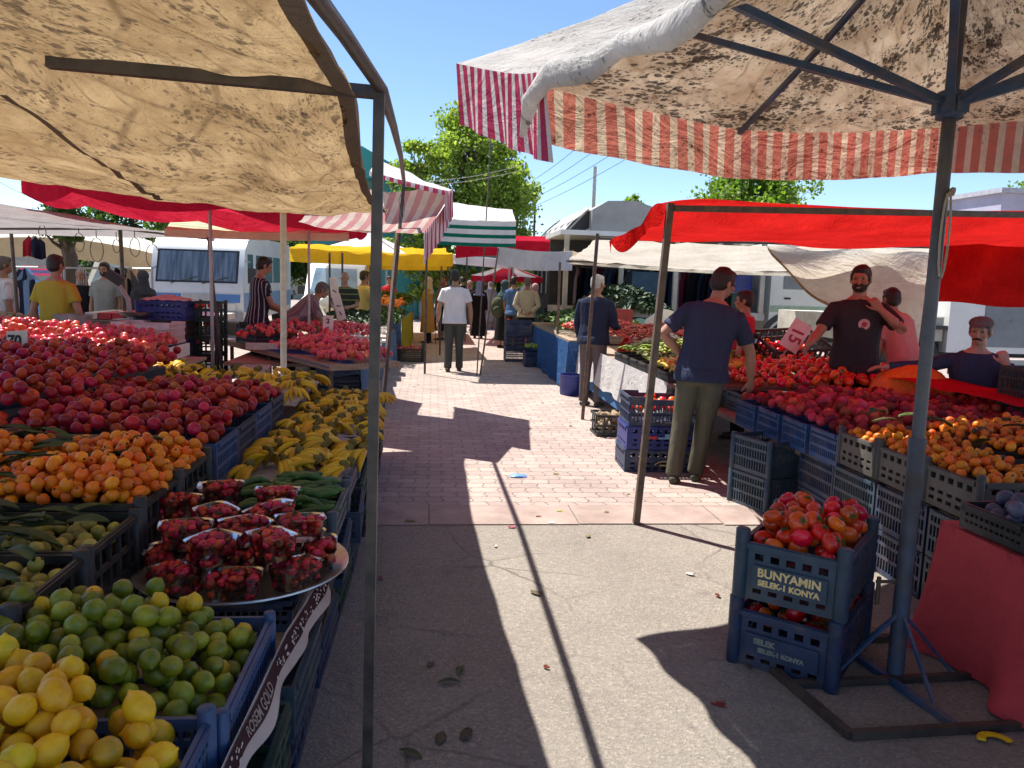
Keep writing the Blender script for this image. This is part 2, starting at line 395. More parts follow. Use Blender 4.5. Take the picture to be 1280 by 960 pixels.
PROTO = {
 'lemon': [fruit('lemon', FM['lemon'] if k < 3 else FM['unripe'], lemon_shape(.0275+.0014*k, 1.14+.06*(k % 3), .2)) for k in range(4)],
 'lime': [fruit('lime', FM['lime'], lemon_shape(.0255+.0018*k, 1.06, .13)) for k in range(3)],
 'ripening_lime': [fruit('ripening_lime', FM['unripe'], lemon_shape(.026, 1.08, .15))],
 'loquat': [fruit('loquat', [FM['loquat'], STALK], loquat_shape(k)) for k in range(3)],
 'unripe_loquat': [fruit('unripe_loquat', [FM['greenloq'], STALK], loquat_shape(k+4)) for k in range(2)],
 'nectarine': [fruit('nectarine', FM['nectarine'], rsph(.031+.0025*k, 1, .93, .16, .07, .07, k)) for k in range(3)],
 'apple': [fruit('apple', FM['apple'], rsph(.038, 1, .92, .2, 0, .04, k)) for k in range(2)],
 'peach': [fruit('peach', FM['peach'], rsph(.034+.002*k, 1, .95, .14, .07, .04, k)) for k in range(3)],
 'tomato': [fruit('tomato', [FM['tomato'], CALYX], tomato_shape(k)) for k in range(3)],
 'strawberry': [fruit('strawberry', [FM['strawberry'], pm('small dry calyx', (.05, .035, .015), .8, .4, 30)], straw_shape(k)) for k in range(3)],
 'cucumber': [fruit('cucumber', FM['cucumber'], cuc_shape(k)) for k in range(4)],
 'plum': [fruit('plum', FM['plum'], rsph(.033, 1, 1.1, .1, .05, .03, k)) for k in range(2)],
 'orange': [fruit('orange', FM['orange'], rsph(.038, 1, .96, .06, 0, .03, k)) for k in range(2)],
 'potato': [fruit('potato', FM['potato'], rsph(.04, 1.35, .85, 0, 0, .2, k)) for k in range(3)],
}
RAD = {'lemon': .0295, 'lime': .027, 'ripening_lime': .027, 'loquat': .0238, 'unripe_loquat': .0238, 'nectarine': .0335, 'apple': .038, 'peach': .035, 'tomato': .037, 'strawberry': .0135, 'plum': .034, 'orange': .037, 'potato': .042}
PLACED = {}                                    # kind -> [(mesh, matrix, label, group)]
def rrot(tilt=None):
    if tilt is None: return Euler((R.uniform(0, 6.28), R.uniform(0, 6.28), R.uniform(0, 6.28))).to_matrix().to_4x4()
    return Euler((R.gauss(0, tilt), R.gauss(0, tilt), R.uniform(0, 6.28))).to_matrix().to_4x4()
def put(kind, p, M, label, group=None):
    PLACED.setdefault(kind, []).append((R.choice(PROTO[kind]), Matrix.Translation(p) @ M, label, group or label))
def heap(kind, region, zf, label, n, r=None, tilt=None, tries=7, maxh=.12, mixkind=None, mixp=0., mixlabel=None, base=True):
    """drop n fruit one by one onto level zf(x,y) inside region ((x0,x1,y0,y1) or a test)"""
    r = r or RAD[kind]; cell = 2*r; grid = {}; x0, x1, y0, y1 = region[:4]; ok = region[4] if len(region) > 4 else None
    done = 0; fails = 0
    while done < n and fails < 60:
        best = None
        for _ in range(tries):
            x, y = R.uniform(x0, x1), R.uniform(y0, y1)
            if ok and not ok(x, y): continue
            z0 = zf(x, y)+r; z = z0; ci, cj = int(x//cell), int(y//cell)
            for i in (-1, 0, 1):
                for j in (-1, 0, 1):
                    for (a, b, c) in grid.get((ci+i, cj+j), ()):
                        d2 = (x-a)**2+(y-b)**2
                        if d2 < 4*r*r*.92: z = max(z, c+sqrt(4*r*r*.92-d2))
            if z-z0 > maxh: continue
            if best is None or z-z0 < best[3]: best = (x, y, z, z-z0)
        if best is None: fails += 1; continue
        x, y, z, _h = best; grid.setdefault((int(x//cell), int(y//cell)), []).append((x, y, z)); done += 1
        k, lb = kind, label
        if mixkind and R.random() < mixp: k, lb = mixkind, mixlabel or label
        s = R.uniform(.92, 1.08)
        put(k, (x, y, z), rrot(tilt) @ Matrix.Scale(s, 4), lb)
CATS = {'ripening_lime': 'lime', 'unripe_loquat': 'loquat'}
MASSLABEL = {}
def settle(limit=285):
    """the fruit that show largest become things, the remainder of a kind one mass"""
    for kind, L in PLACED.items():
        L.sort(key=lambda q: (q[1].translation-CAMP).length)
        for me, M, label, group in L[:limit]:
            o = bpy.data.objects.new(kind, me); COL.objects.link(o); o.matrix_world = M
            tag(o, label, CATS.get(kind, kind), group)
        rest = L[limit:]
        if rest:
            bm = bmesh.new()
            for me, M, _l, _g in rest:
                n = len(bm.verts); bm.from_mesh(me); bm.verts.ensure_lookup_table()
                bmesh.ops.transform(bm, matrix=M, verts=bm.verts[n:])
            o = obj('heaped_'+kind, mesh('heaped_'+kind, bm, list(rest[0][0].materials), None))
            for p in o.data.polygons: p.use_smooth = True
            tag(o, MASSLABEL.get(kind, 'mass of '+kind+' heaped on the stalls behind the nearer ones'), CATS.get(kind, kind), None, 'stuff')
def leaf(bm, p, L, W, M, curl=.2):
    n = 6; rows = []
    for i in range(n+1):
        t = i/n; w = W*sin(pi*min(1, t*.96+.04))**.7; z = curl*L*(sin(t*pi)*.5-.1*t)
        rows.append([bm.verts.new(V(p)+M @ V((L*(t-.5), s*w*.5, z+(.18*W if s else 0)))) for s in (-1, 0, 1)])
    for a, b in zip(rows, rows[1:]):
        for k in (0, 1): bm.faces.new((a[k], a[k+1], b[k+1], b[k]))
def leaf_obj(p, L, W, rz, label, group, tilt=.2):
    bm = bmesh.new(); leaf(bm, (0, 0, 0), L, W, Euler((R.gauss(0, tilt), R.gauss(0, tilt), rz)).to_matrix())
    r = bmesh.ops.solidify(bm, geom=bm.faces[:], thickness=.0008)
    return single('leaf', bm, LEAFM, label, 'leaf', group, loc=p, smooth=60)

# bananas: a bunch with each finger a part
def finger_mesh(s):
    bm = bmesh.new(); L = .17; pts = []; Rr = .13+.02*sin(s)
    for i in range(10):
        a = (i/9)*L/Rr; pts.append((Rr*sin(a), 0, -Rr*(1-cos(a))))
    tube(bm, pts, [.005, .0065, .013, .0168, .018, .0182, .0175, .0155, .010, .004], 7, round_ends=.6)
    bm.faces.ensure_lookup_table()
    for f in bm.faces:
        c = f.calc_center_median()
        if c.x < .006 or (c-V(pts[-1])).length < .008: f.material_index = 1
    return mesh('banana', bm, [FM['banana'], pm('brown banana tip', (.10, .06, .02), .8, .4, 40)], 60)
FINGERS = [finger_mesh(k) for k in range(3)]
def crown_mesh():
    bm = bmesh.new(); tube(bm, [(-.02, 0, .012), (0, 0, .008), (.012, 0, 0)], [(.011, .02), (.012, .028), (.009, .03)], 8, round_ends=.5)
    return mesh('crown', bm, [pm('cut banana stem', (.16, .13, .03), .8, .4, 30)], 50)
CROWN = crown_mesh()
def bunch(p, rz, label, group, k=6, pitch=0., s=1.):
    o = thing('banana_bunch', label, 'bananas', p, rz, group); o.rotation_euler = (R.gauss(0, .12), pitch, rz); o.scale = (s, s, s)
    c = obj('stem_end', CROWN, parent=o, world=False)
    for i in range(k):
        f = obj('banana', R.choice(FINGERS), parent=o, world=False)
        t = (i-(k-1)/2)
        f.location = (0, t*.012, -.004*abs(t)); f.rotation_euler = (R.gauss(0, .1)+t*.12, R.gauss(-.15, .1)+.05*abs(t), t*.17+R.gauss(0, .05))
    return o

# ------------------------------------------------------------------ crates
def crate_mesh(L, W, H, mat, style='lattice', posts=True, t=.012):
    """open fruit crate, base centre at the origin, long side along x"""
    bm = bmesh.new(); hx, hy = L/2, W/2
    def wall(o, u, length, n_in, end):
        bar = .007 if style != 'bar' else .012; z0, z1 = .0, H
        if style == 'lattice':                               # fine slots between thin ribs, solid rails
            k = max(6, int(length/.026)); us = [0.]
            for i in range(k): us += [(i+.5)*length/k-.0042+.0, (i+.5)*length/k+.0042]
            us.append(length); vs = [0, .03, H*.38, H*.38+.018, H*.68, H*.68+.018, H-.03, H]
            top = H-.03
            mask_wall(bm, o, u, (0, 0, 1), n_in, us, vs, lambda i, j: j % 2 == 0 or i % 2 == 0 and 0 or (i % 2 == 1) or i in (0, 2*k))
        elif style == 'panel':                               # solid boards with a few slot rows and a hand hole
            k = max(4, int(length/.075)); us = [0., .035]
            for i in range(k): a = .035+(length-.07)*i/k; b = .035+(length-.07)*(i+1)/k; us += [a+.014, b-.014]
            us += [length-.035, length]; vs = [0, .03, .05, H*.36, H*.36+.018, H*.70, H*.70+.03, H]
            def s(i, j):
                if i < 2 or i > len(us)-4: return True
                if j in (1, 3, 5): return (i % 2 == 1) or (j == 3 and end)
                return True
            mask_wall(bm, o, u, (0, 0, 1), n_in, us, vs, s)
        elif style == 'bar':                                 # wide openings
            k = max(3, int(length/.07)); us = [0.]
            for i in range(1, k): us += [i*length/k-.008, i*length/k+.008]
            us.append(length); vs = [0, .035, H*.52-.01, H*.52+.01, H-.028, H]
            mask_wall(bm, o, u, (0, 0, 1), n_in, us, vs, lambda i, j: j % 2 == 0 or i % 2 == 1)
        else:                                                # 'dip': lattice whose long top edge dips in the middle
            k = max(6, int(length/.03)); us = [0.]
            for i in range(k): us += [(i+.5)*length/k-.005, (i+.5)*length/k+.005]
            us.append(length); vs = [0, .03, H*.4, H*.4+.016, H*.7, H*.7+.022, H-.022, H]
            def s(i, j):
                mid = .25 < us[i]/length < .75
                if not end and mid and j >= 6: return False
                if not end and mid and j == 5: return True
                return j % 2 == 0 or i % 2 == 1 or (not end and not mid and j == 5)
            mask_wall(bm, o, u, (0, 0, 1), n_in, us, vs, s)
    wall((-hx, -hy, 0), (1, 0, 0), L, (0, t, 0), False); wall((-hx, hy-t, 0), (1, 0, 0), L, (0, t, 0), False)
    wall((-hx, -hy+t, 0), (0, 1, 0), W-2*t, (t, 0, 0), True); wall((hx-t, -hy+t, 0), (0, 1, 0), W-2*t, (t, 0, 0), True)
    box(bm, (-hx+t, -hy+t, .004), (hx-t, hy-t, .014))
    for sx in (-1, 1):                                       # outer rims, slightly proud
        box(bm, (sx*(hx+.005)-.004, -hy+.03, H-.024), (sx*(hx+.005)+.004, hy-.03, H-.004))
    if style != 'dip':
        for sy in (-1, 1): box(bm, (-hx+.03, sy*(hy+.005)-.004, H-.024), (hx-.03, sy*(hy+.005)+.004, H-.004))
    return mesh('crate', bm, mat, None)
def post_mesh(H, mat, r=.024):
    bm = bmesh.new(); lathe(bm, [(r*.9, 0), (r, .01), (r, H-.004), (r*.8, H)], 10)
    return mesh('corner_post', bm, mat, 50)
CR = {}
def crate(p, rz, label, group=None, size=(.5, .34, .24), mat=None, style='lattice', posts=None, tilt=None, name='crate', pr=.024):
    mat = mat or NAVY; key = (size, mat.name, style, posts, pr)
    if key not in CR: CR[key] = (crate_mesh(*size, mat, style), post_mesh(posts, mat, pr) if posts else None)
    me, pe = CR[key]
    o = obj(name, me); o.location = p; o.rotation_euler = (*(tilt or (0, 0)), rz); tag(o, label, 'crate', group)
    if pe:
        for sx in (-1, 1):
            for sy in (-1, 1):
                c = obj('corner_post', pe, parent=o, world=False); c.location = (sx*(size[0]/2-.008), sy*(size[1]/2-.008), .002)
    return o

# ------------------------------------------------------------------ people
SKIN = [pm('tanned skin', (.36, .19, .12), .55, .12, 9, sss=.08, bs=.08, bscale=120), pm('weathered skin', (.30, .15, .09), .55, .15, 9, sss=.08, bs=.1, bscale=110), pm('fair skin', (.46, .27, .19), .55, .12, 9, sss=.08)]
HAIRB = pm('dark hair', (.014, .010, .008), .55, .4, 50, bs=.6, bscale=190, stretch=(1, 1, .3)); HAIRG = pm('grey hair', (.42, .41, .39), .6, .3, 50, bs=.6, bscale=190, stretch=(1, 1, .3)); HAIRM = pm('greying hair', (.10, .09, .08), .6, .5, 50, bs=.6, bscale=190)
EYE_M = pm('eye', (.02, .015, .012), .2, .1, 10)
SHOE = pm('dark shoe leather', (.03, .027, .025), .6, .4, 20, dirt=.3)
def cloth(name, c, stripes=None, var=.12, rough=.85, axis='x', bsc=9):
    """clothing with soft creases"""
    if name in MATS: return MATS[name]
    m = pm(name, c, rough, var, 5, bs=.75, bscale=bsc, spec=.15, stretch=(1.3, 1.3, .55), bd=.035)
    if stripes:
        n, l = nt(m); b = next(x for x in n if x.type == 'BSDF_PRINCIPLED'); src = b.inputs['Base Color'].links[0].from_socket
        tc = n.new('ShaderNodeTexCoord'); s = n.new('ShaderNodeSeparateXYZ'); l.new(tc.outputs['Object'], s.inputs[0])
        sv = mth(n, l, 'ADD', s.outputs[0], s.outputs[1]) if axis == 'd' else s.outputs[{'x': 0, 'y': 1, 'z': 2}[axis]]
        f = mth(n, l, 'GREATER_THAN', mth(n, l, 'FRACT', mth(n, l, 'DIVIDE', sv, stripes[1])), stripes[2])
        l.new(mixc(n, l, f, src, stripes[0]), b.inputs['Base Color'])
    return m
def remesh(name, bm, voxel, mat, smooth=3):
    finish(bm); me = bpy.data.meshes.new(name); bm.to_mesh(me); bm.free()
    o = bpy.data.objects.new(name, me); COL.objects.link(o)
    a = o.modifiers.new('r', 'REMESH'); a.mode = 'VOXEL'; a.voxel_size = voxel; a.use_smooth_shade = True
    if smooth: s = o.modifiers.new('s', 'SMOOTH'); s.iterations = smooth; s.factor = .5
    dg = bpy.context.evaluated_depsgraph_get(); me2 = bpy.data.meshes.new_from_object(o.evaluated_get(dg))
    bpy.data.objects.remove(o); bpy.data.meshes.remove(me)
    me2.name = name; me2.materials.clear(); me2.materials.append(mat)
    for p in me2.polygons: p.use_smooth = True
    return me2
def hand(bm, w, d, nrm, side, curl=.5, s=1., spread=.12):
    """palm, four fingers and a thumb from wrist w along d; nrm = back of the hand; side=+1 right"""
    d = V(d).normalized(); nrm = V(nrm); nrm = (nrm-d*nrm.dot(d)).normalized(); lat = d.cross(nrm)*side      # lat points to the thumb
    M = Matrix((d, lat, nrm)).transposed()
    def q(a, b, c): return V(w)+M @ V((a*s, b*s, c*s))
    tube(bm, [q(-.02, 0, 0), q(.02, .0, 0), q(.055, .002, 0), (q(.09, 0, -.002))], [(.026*s, .019*s), (.034*s, .017*s), (.041*s, .0155*s), (.040*s, .012*s)], 10, round_ends=.6, u0=lat)
    for i, (b, L) in enumerate(((.029, .072), (.010, .080), (-.010, .075), (-.028, .060))):
        a1 = curl*.7; a2 = curl*1.6; a3 = curl*2.2; y = b+.0; sp = b*spread*4
        p0 = (.078, b*.95, -.002); pts = [p0]; ang = 0
        for f, a in ((.46, a1), (.30, a2), (.24, a3)):
            x, yy, z = pts[-1]; pts.append((x+L*f*cos(a), yy+sp*L*f, z-L*f*sin(a)))
        tube(bm, [q(*p) for p in pts], [.0092*s, .0088*s, .0080*s, .0066*s], 7, round_ends=.8)
    pts = [(.015, .026, -.004), (.045, .050, -.014), (.068, .060, -.024), (.090, .062, -.036)]
    tube(bm, [q(*p) for p in pts], [.012*s, .0108*s, .0095*s, .0075*s], 7, round_ends=.8)
def person(label, loc, face=0., h=1.75, lean=0., side=0., turn=0., nod=0., armL=None, armR=None, top=None, sleeve=.55, pants=None, skin=0, hair=None, hero=False,
           long_coat=None, scarf=None, cap=None, legs=None, shoe=None, bulk=1., z0=0., moustache=False, collar=False, beard=None, curlL=.4, curlR=.4, bare_head=False, coat_len=.28, seated=False, group=None, handn=None):
    root = thing('person', label, 'person', (loc[0], loc[1], z0), face, group)
    k = h/1.75; root.scale = (k, k, k)
    def bend(p):                                             # the trunk leans from the hip
        p = V(p); t = max(0, min(1, (p.z-.88)/.22)); t = t*t*(3-2*t)
        q = p-V((0, 0, .93)); M = Matrix.Rotation(-lean*t, 3, 'X') @ Matrix.Rotation(side*t, 3, 'Y'); return V((0, 0, .93))+M @ q
    LM = Matrix.Rotation(-lean, 3, 'X') @ Matrix.Rotation(side, 3, 'Y')
    vx = .0065 if hero else .011
    tr = [(.80, .0, .13, .10), (.88, -.005, .168, .118), (.97, .0, .158, .112), (1.07, .012, .150, .108), (1.18, .012, .165, .116), (1.29, .006, .186, .120), (1.36, -.004, .178, .108), (1.405, -.012, .150, .092), (1.44, -.014, .105, .076), (1.472, -.014, .068, .062)]
    if bulk != 1: tr = [(z, y, rx*(1+(bulk-1)*1.0), ry*(1+(bulk-1)*(1.5 if z < 1.25 else .8))) for z, y, rx, ry in tr]
    def trunk(bm, grow, z0_, z1_):
        rings = []
        for z, y, rx, ry in tr:
            if z < z0_-.001 or z > z1_+.001: continue
            c = bend((0, y, z)); t = LM if z > .98 else (Matrix.Identity(3) if z < .9 else LM.lerp(Matrix.Identity(3), .5))
            ring = []; gz = grow+(.009 if grow > .012 and z < 1.1 else 0)
            for i in range(16):
                a = 2*pi*i/16; ca, sa = cos(a), sin(a); e = .82
                u = (abs(ca)**e)*(1 if ca > 0 else -1)*(rx+gz); w = (abs(sa)**e)*(1 if sa > 0 else -1)*(ry+gz)
                ring.append(bm.verts.new(c+t @ V((u, w, 0))))
            rings.append(ring)
        for a, b in zip(rings, rings[1:]):
            for i in range(16): bm.faces.new((a[i], a[(i+1) % 16], b[(i+1) % 16], b[i]))
        bm.faces.new(rings[0][::-1]); bm.faces.new(rings[-1])
    # arms: (upper dir, fore dir) in the body frame
    arms = []
    for sd, A in ((-1, armL), (1, armR)):
        A = A or ((sd*.16, -.02, -1), (sd*.05, .18, -1))
        s = bend((sd*.178*(1+(bulk-1)*.7), -.01, 1.362)); e = s+V(A[0]).normalized()*.285; w = e+V(A[1]).normalized()*.245
        hd = V(A[2]).normalized() if len(A) > 2 else (w-e).normalized(); arms.append((sd, s, e, w, hd, A[3] if len(A) > 3 else None))
    lg = legs or (((-.095, .0, .50), (-.10, -.01, .09)), ((.095, .0, .50), (.10, -.01, .09)))
    legp = [((sd*.088, 0, .89), V(a), V(b)) for sd, (a, b) in zip((-1, 1), lg)]
    # head frame
    nb = bend((0, -.012, 1.44)); HM = LM @ Matrix.Rotation(lean*.75, 3, 'X') @ Matrix.Rotation(turn, 3, 'Z') @ Matrix.Rotation(-nod, 3, 'X')
    hc = nb+(LM @ V((0, .005, .06)))+HM @ V((0, .022, .115))
    def H(p): return hc+HM @ V(p)
    bm = bmesh.new()
    trunk(bm, -.006, .80, 1.5)
    tube(bm, [nb-LM @ V((0, 0, .05)), nb+LM @ V((0, .004, .04)), H((0, -.018, -.05))], [.062, .056, .056], 12)
    blob(bm, H((0, -.012, .022)), (.076, .094, .094), HM); blob(bm, H((0, .012, -.045)), (.058, .070, .070), HM)       # skull, jaw
    blob(bm, H((0, .052, -.088)), (.026, .024, .020), HM)                                                                # chin
    tube(bm, [H((0, .082, .012)), H((0, .096, -.018)), H((0, .104, -.034)), H((0, .09, -.044))], [.008, .011, .015, .010], 8, round_ends=.6)   # nose
    blob(bm, H((0, .078, .028)), (.05, .014, .010), HM)                                                                  # brow
    blob(bm, H((0, .086, -.064)), (.024, .009, .006), HM); blob(bm, H((0, .084, -.074)), (.021, .009, .006), HM)        # lips
    for sd in (-1, 1):
        blob(bm, H((sd*.078, -.018, -.008)), (.011, .018, .032), HM); blob(bm, H((sd*.045, .062, -.025)), (.024, .02, .02), HM)
    for sd, s, e, w, hd, hn in arms:
        tube(bm, [s+(V((-sd*.05, 0, .012))), s, s.lerp(e, .45), e, e.lerp(w, .35), w], [.05*bulk, .052*bulk, .046*bulk, .037*bulk, .040*bulk, .026], 12, round_ends=.5)
        nr = V(hn) if hn else V((sd, .15, .1))
        if abs(nr.normalized().dot(hd)) > .9: nr = V((0, 0, 1))
        hand(bm, w, hd, nr, sd, curlR if sd > 0 else curlL)
    for hp, kn, an in legp:
        tube(bm, [hp, V(hp).lerp(kn, .5), kn, kn.lerp(an, .35), an, an-V((0, 0, .05))], [.083, .072, .054, .053, .036, .038], 12, round_ends=.4)
        tube(bm, [an+V((0, -.05, -.055)), an+V((0, .04, -.06)), an+V((0, .14, -.068))], [(.035, .03), (.04, .032), (.036, .02)], 10, round_ends=.8)
    b = obj('body', remesh('body', bm, vx if hero else .0105, SKIN[skin], 3), parent=root, world=False)
    for sd in (-1, 1):
        if hero or h and not scarf:
            bm = bmesh.new(); blob(bm, H((sd*.031, .081, .004)), (.011, .006, .006), HM, 8, 6); obj('eye', bm, EYE_M, root, False)
    if moustache:
        bm = bmesh.new()
        for sd in (-1, 1): tube(bm, [H((0, .1, -.053)), H((sd*.02, .096, -.056)), H((sd*.036, .082, -.066))], [.008, .009, .004], 7, round_ends=.5)
        obj('moustache', bm, HAIRB, root, False, 60)
    if beard:
        bm = bmesh.new(); blob(bm, H((0, .018, -.062)), (.064, .074, .055), HM); blob(bm, H((0, .03, -.03)), (.062, .03, .05), HM)
        obj('beard', remesh('beard', bm, .008, beard, 2), parent=root, world=False)
    if hair and not scarf:
        bm = bmesh.new(); blob(bm, H((0, -.022, .040)), (.083, .094, .088), HM, 20, 14); blob(bm, H((0, -.05, -.01)), (.076, .068, .075), HM, 16, 10); blob(bm, H((0, .03, .078)), (.066, .06, .04), HM)
        for sd in (-1, 1): blob(bm, H((sd*.068, .012, .02)), (.014, .03, .045), HM)
        for v in bm.verts: v.co += noise.noise_vector(v.co*30)*.006
        obj('hair', remesh('hair', bm, .008 if hero else .01, hair, 2), parent=root, world=False)
    if cap:
        bm = bmesh.new(); blob(bm, H((0, -.012, .072)), (.094, .112, .058), HM, 20, 10)
        tube(bm, [H((0, .06, .065)), H((0, .12, .052)), H((0, .145, .042))], [(.07, .012), (.062, .009), (.035, .006)], 10, round_ends=.3)
        obj('cap', remesh('cap', bm, .007, cap, 3), parent=root, world=False)
    if scarf:
        bm = bmesh.new(); blob(bm, H((0, -.03, .025)), (.098, .108, .112), HM, 18, 12); tube(bm, [H((0, -.04, -.03)), nb+LM @ V((0, -.015, .01)), nb+LM @ V((0, -.02, -.13))], [(.085, .085), (.105, .095), (.20, .125)], 14, round_ends=.3)
        blob(bm, H((0, .035, -.12)), (.06, .05, .045), HM)
        me = remesh('headscarf', bm, .010, scarf, 3)
        bm = bmesh.new(); bm.from_mesh(me)                   # the face opening
        hm = HM.transposed(); cut = [v for v in bm.verts if (lambda q: q.y > .045 and (q.x/.058)**2+((q.z+.012)/.078)**2 < 1)(hm @ (v.co-hc))]
        bmesh.ops.delete(bm, geom=cut, context='VERTS'); bm.to_mesh(me); bm.free()
        obj('headscarf', me, parent=root, world=False)
    if top:
        bm = bmesh.new(); trunk(bm, .014, .85 if not long_coat else .97, 1.445)
        if not long_coat: tube(bm, [bend((0, -.004, .91)), bend((0, -.010, .86)), bend((0, -.012, .825))], [(.19*bulk, .156*bulk), (.198*bulk, .168*bulk), (.197*bulk, .168*bulk)], 16)
        for sd, s, e, w, hd, hn in arms:
            pts = [s+V((-sd*.08, 0, .022)), s+V((0, 0, .002))]; rad = [.050*bulk, .058*bulk]
            if sleeve <= 1: pts += [s.lerp(e, sleeve*.5), s.lerp(e, sleeve)]; rad += [.060*bulk, .064*bulk]
            else: pts += [s.lerp(e, .5), e, e.lerp(w, .5), e.lerp(w, min(.97, sleeve-1))]; rad += [.060*bulk, .053*bulk, .048*bulk, .042*bulk]
            tube(bm, pts, rad, 12, round_ends=.15)
        if collar: tube(bm, [nb+LM @ V((0, -.004, -.03)), nb+LM @ V((0, -.002, .022))], [(.082, .08), (.068, .068)], 14)
        for v in bm.verts: v.co += noise.noise_vector(v.co*9)*.007
        obj('shirt' if not long_coat else 'coat_top', remesh('shirt', bm, .0075 if hero else .011, top, 3), parent=root, world=False)
    if long_coat:
        bm = bmesh.new(); zs = (1.05, .9, .7, .5, coat_len)
        tube(bm, [bend((0, 0, z)) if z > .8 else (0, 0, z) for z in zs], [(.165*bulk, .125*bulk), (.195*bulk, .15*bulk), (.215*bulk, .165*bulk), (.235*bulk, .18*bulk), (.25*bulk, .195*bulk)], 20)
        for v in bm.verts: a = atan2(v.co.y, v.co.x); v.co.xy *= 1+.035*sin(a*7)*(1.1-v.co.z)
        obj('coat', remesh('coat', bm, .011, long_coat, 3), parent=root, world=False)
    if pants:
        bm = bmesh.new(); trunk(bm, .010, .80, .97)
        for (hp, kn, an), sd in zip(legp, (-1, 1)):
            hp = V(hp); end = an+V((0, 0, -.02)) if not seated else an
            tube(bm, [hp+V((-sd*.01, 0, .03)), hp, hp.lerp(kn, .5), kn, kn.lerp(end, .5), end], [.085*bulk, .092*bulk, .086*bulk, .074, .068, .066], 14, round_ends=.2)
        for v in bm.verts: v.co += noise.noise_vector(v.co*8+V((3, 0, 0)))*.008
        obj('trousers', remesh('trousers', bm, .0085 if hero else .012, pants, 3), parent=root, world=False)
    for hp, kn, an in legp:
        if seated: break
        bm = bmesh.new(); tube(bm, [an+V((0, -.065, -.055)), an+V((0, .0, -.045)), an+V((0, .10, -.062)), an+V((0, .185, -.072))], [(.036, .032), (.043, .042), (.047, .028), (.036, .016)], 12, round_ends=.6)
        obj('shoe', remesh('shoe', bm, .008, shoe or SHOE, 2), parent=root, world=False)
    return root
# ------------------------------------------------------------------ light and sky
SUN_DIR = V((-.64, .77, 0)).normalized(); ELEV = radians(62)
sunv = V((SUN_DIR.x*cos(ELEV), SUN_DIR.y*cos(ELEV), sin(ELEV)))
w = bpy.data.worlds.new('World'); scene.world = w; w.use_nodes = True
n, l = w.node_tree.nodes, w.node_tree.links; n.clear()
wo = n.new('ShaderNodeOutputWorld'); bg = n.new('ShaderNodeBackground'); sk = n.new('ShaderNodeTexSky')
sk.sky_type = 'NISHITA'; sk.sun_disc = False; sk.sun_elevation = ELEV; sk.sun_rotation = atan2(SUN_DIR.x, SUN_DIR.y)
sk.altitude = 1800; sk.air_density = 1.0; sk.dust_density = .15; sk.ozone_density = 3.5
bg.inputs[1].default_value = .092; l.new(sk.outputs[0], bg.inputs[0]); l.new(bg.outputs[0], wo.inputs[0])
sd = bpy.data.lights.new('sun', 'SUN'); so = bpy.data.objects.new('sun', sd); COL.objects.link(so)
sd.energy = 4.3; sd.angle = radians(.5); sd.color = (1, .95, .87); so.rotation_euler = (-sunv).to_track_quat('-Z', 'Y').to_euler()
scene.view_settings.view_transform = 'Standard'; scene.view_settings.look = 'None'; scene.view_settings.exposure = 1.14; scene.view_settings.gamma = 1
scene.cycles.use_denoising = True; scene.cycles.max_bounces = 9; scene.cycles.diffuse_bounces = 5; scene.cycles.transmission_bounces = 6; scene.cycles.transparent_max_bounces = 12
scene.cycles.use_adaptive_sampling = True; scene.cycles.adaptive_threshold = .02; scene.cycles.sample_clamp_indirect = 6; scene.cycles.caustics_reflective = False; scene.cycles.caustics_refractive = False

# ------------------------------------------------------------------ ground
def asphalt():
    m, n, l = newmat('asphalt'); out = n.new('ShaderNodeOutputMaterial'); b = n.new('ShaderNodeBsdfPrincipled'); l.new(b.outputs[0], out.inputs[0])
    big = tex(n, l, scale=.7, detail=8, rough=.65); fine = tex(n, l, scale=240, detail=3); v = tex(n, l, scale=95, t='ShaderNodeTexVoronoi'); v2 = tex(n, l, scale=42, t='ShaderNodeTexVoronoi')
    c = ramp(n, l, big.outputs[0], [(.3, (.23, .205, .18)), (.7, (.31, .28, .245))])
    c = mixc(n, l, .7, c, ramp(n, l, fine.outputs[0], [(.3, (.55, .55, .55)), (.7, (1.25, 1.25, 1.25))]), 'MULTIPLY')
    s = n.new('ShaderNodeSeparateColor'); l.new(v.outputs['Color'], s.inputs[0])
    stone = ramp(n, l, s.outputs[0], [(.0, (.74, .73, .73)), (.55, (.97, .97, .95)), (.85, (1.06, 1.04, 1.0)), (.96, (1.3, 1.27, 1.22))])
    c = mixc(n, l, .8, c, stone, 'MULTIPLY')
    st = tex(n, l, scale=1.9, detail=9, rough=.75); c = mixc(n, l, ramp(n, l, st.outputs[0], [(.57, (0, 0, 0)), (.72, (.55, .55, .55))]), c, (.07, .06, .055))
    cr = tex(n, l, scale=1.3, t='ShaderNodeTexVoronoi', feature='DISTANCE_TO_EDGE'); wv = tex(n, l, scale=3, detail=5)
    oc = n.new('ShaderNodeTexCoord'); l.new(mixc(n, l, .10, oc.outputs['Object'], wv.outputs['Color']), cr.inputs['Vector'])
    crk = mth(n, l, 'MULTIPLY', ramp(n, l, cr.outputs['Distance'], [(.0, (1, 1, 1)), (.014, (0, 0, 0))]), ramp(n, l, big.outputs[0], [(.45, (0, 0, 0)), (.6, (.7, .7, .7))]))
    c = mixc(n, l, crk, c, (.06, .052, .045))
    l.new(c, b.inputs['Base Color']); b.inputs['Roughness'].default_value = .88; b.inputs['Specular IOR Level'].default_value = .25
    l.new(bump(n, l, mth(n, l, 'ADD', mth(n, l, 'MULTIPLY', v.outputs['Distance'], 1.), mth(n, l, 'MULTIPLY', fine.outputs[0], .5)), .55, .006), b.inputs['Normal']); return m
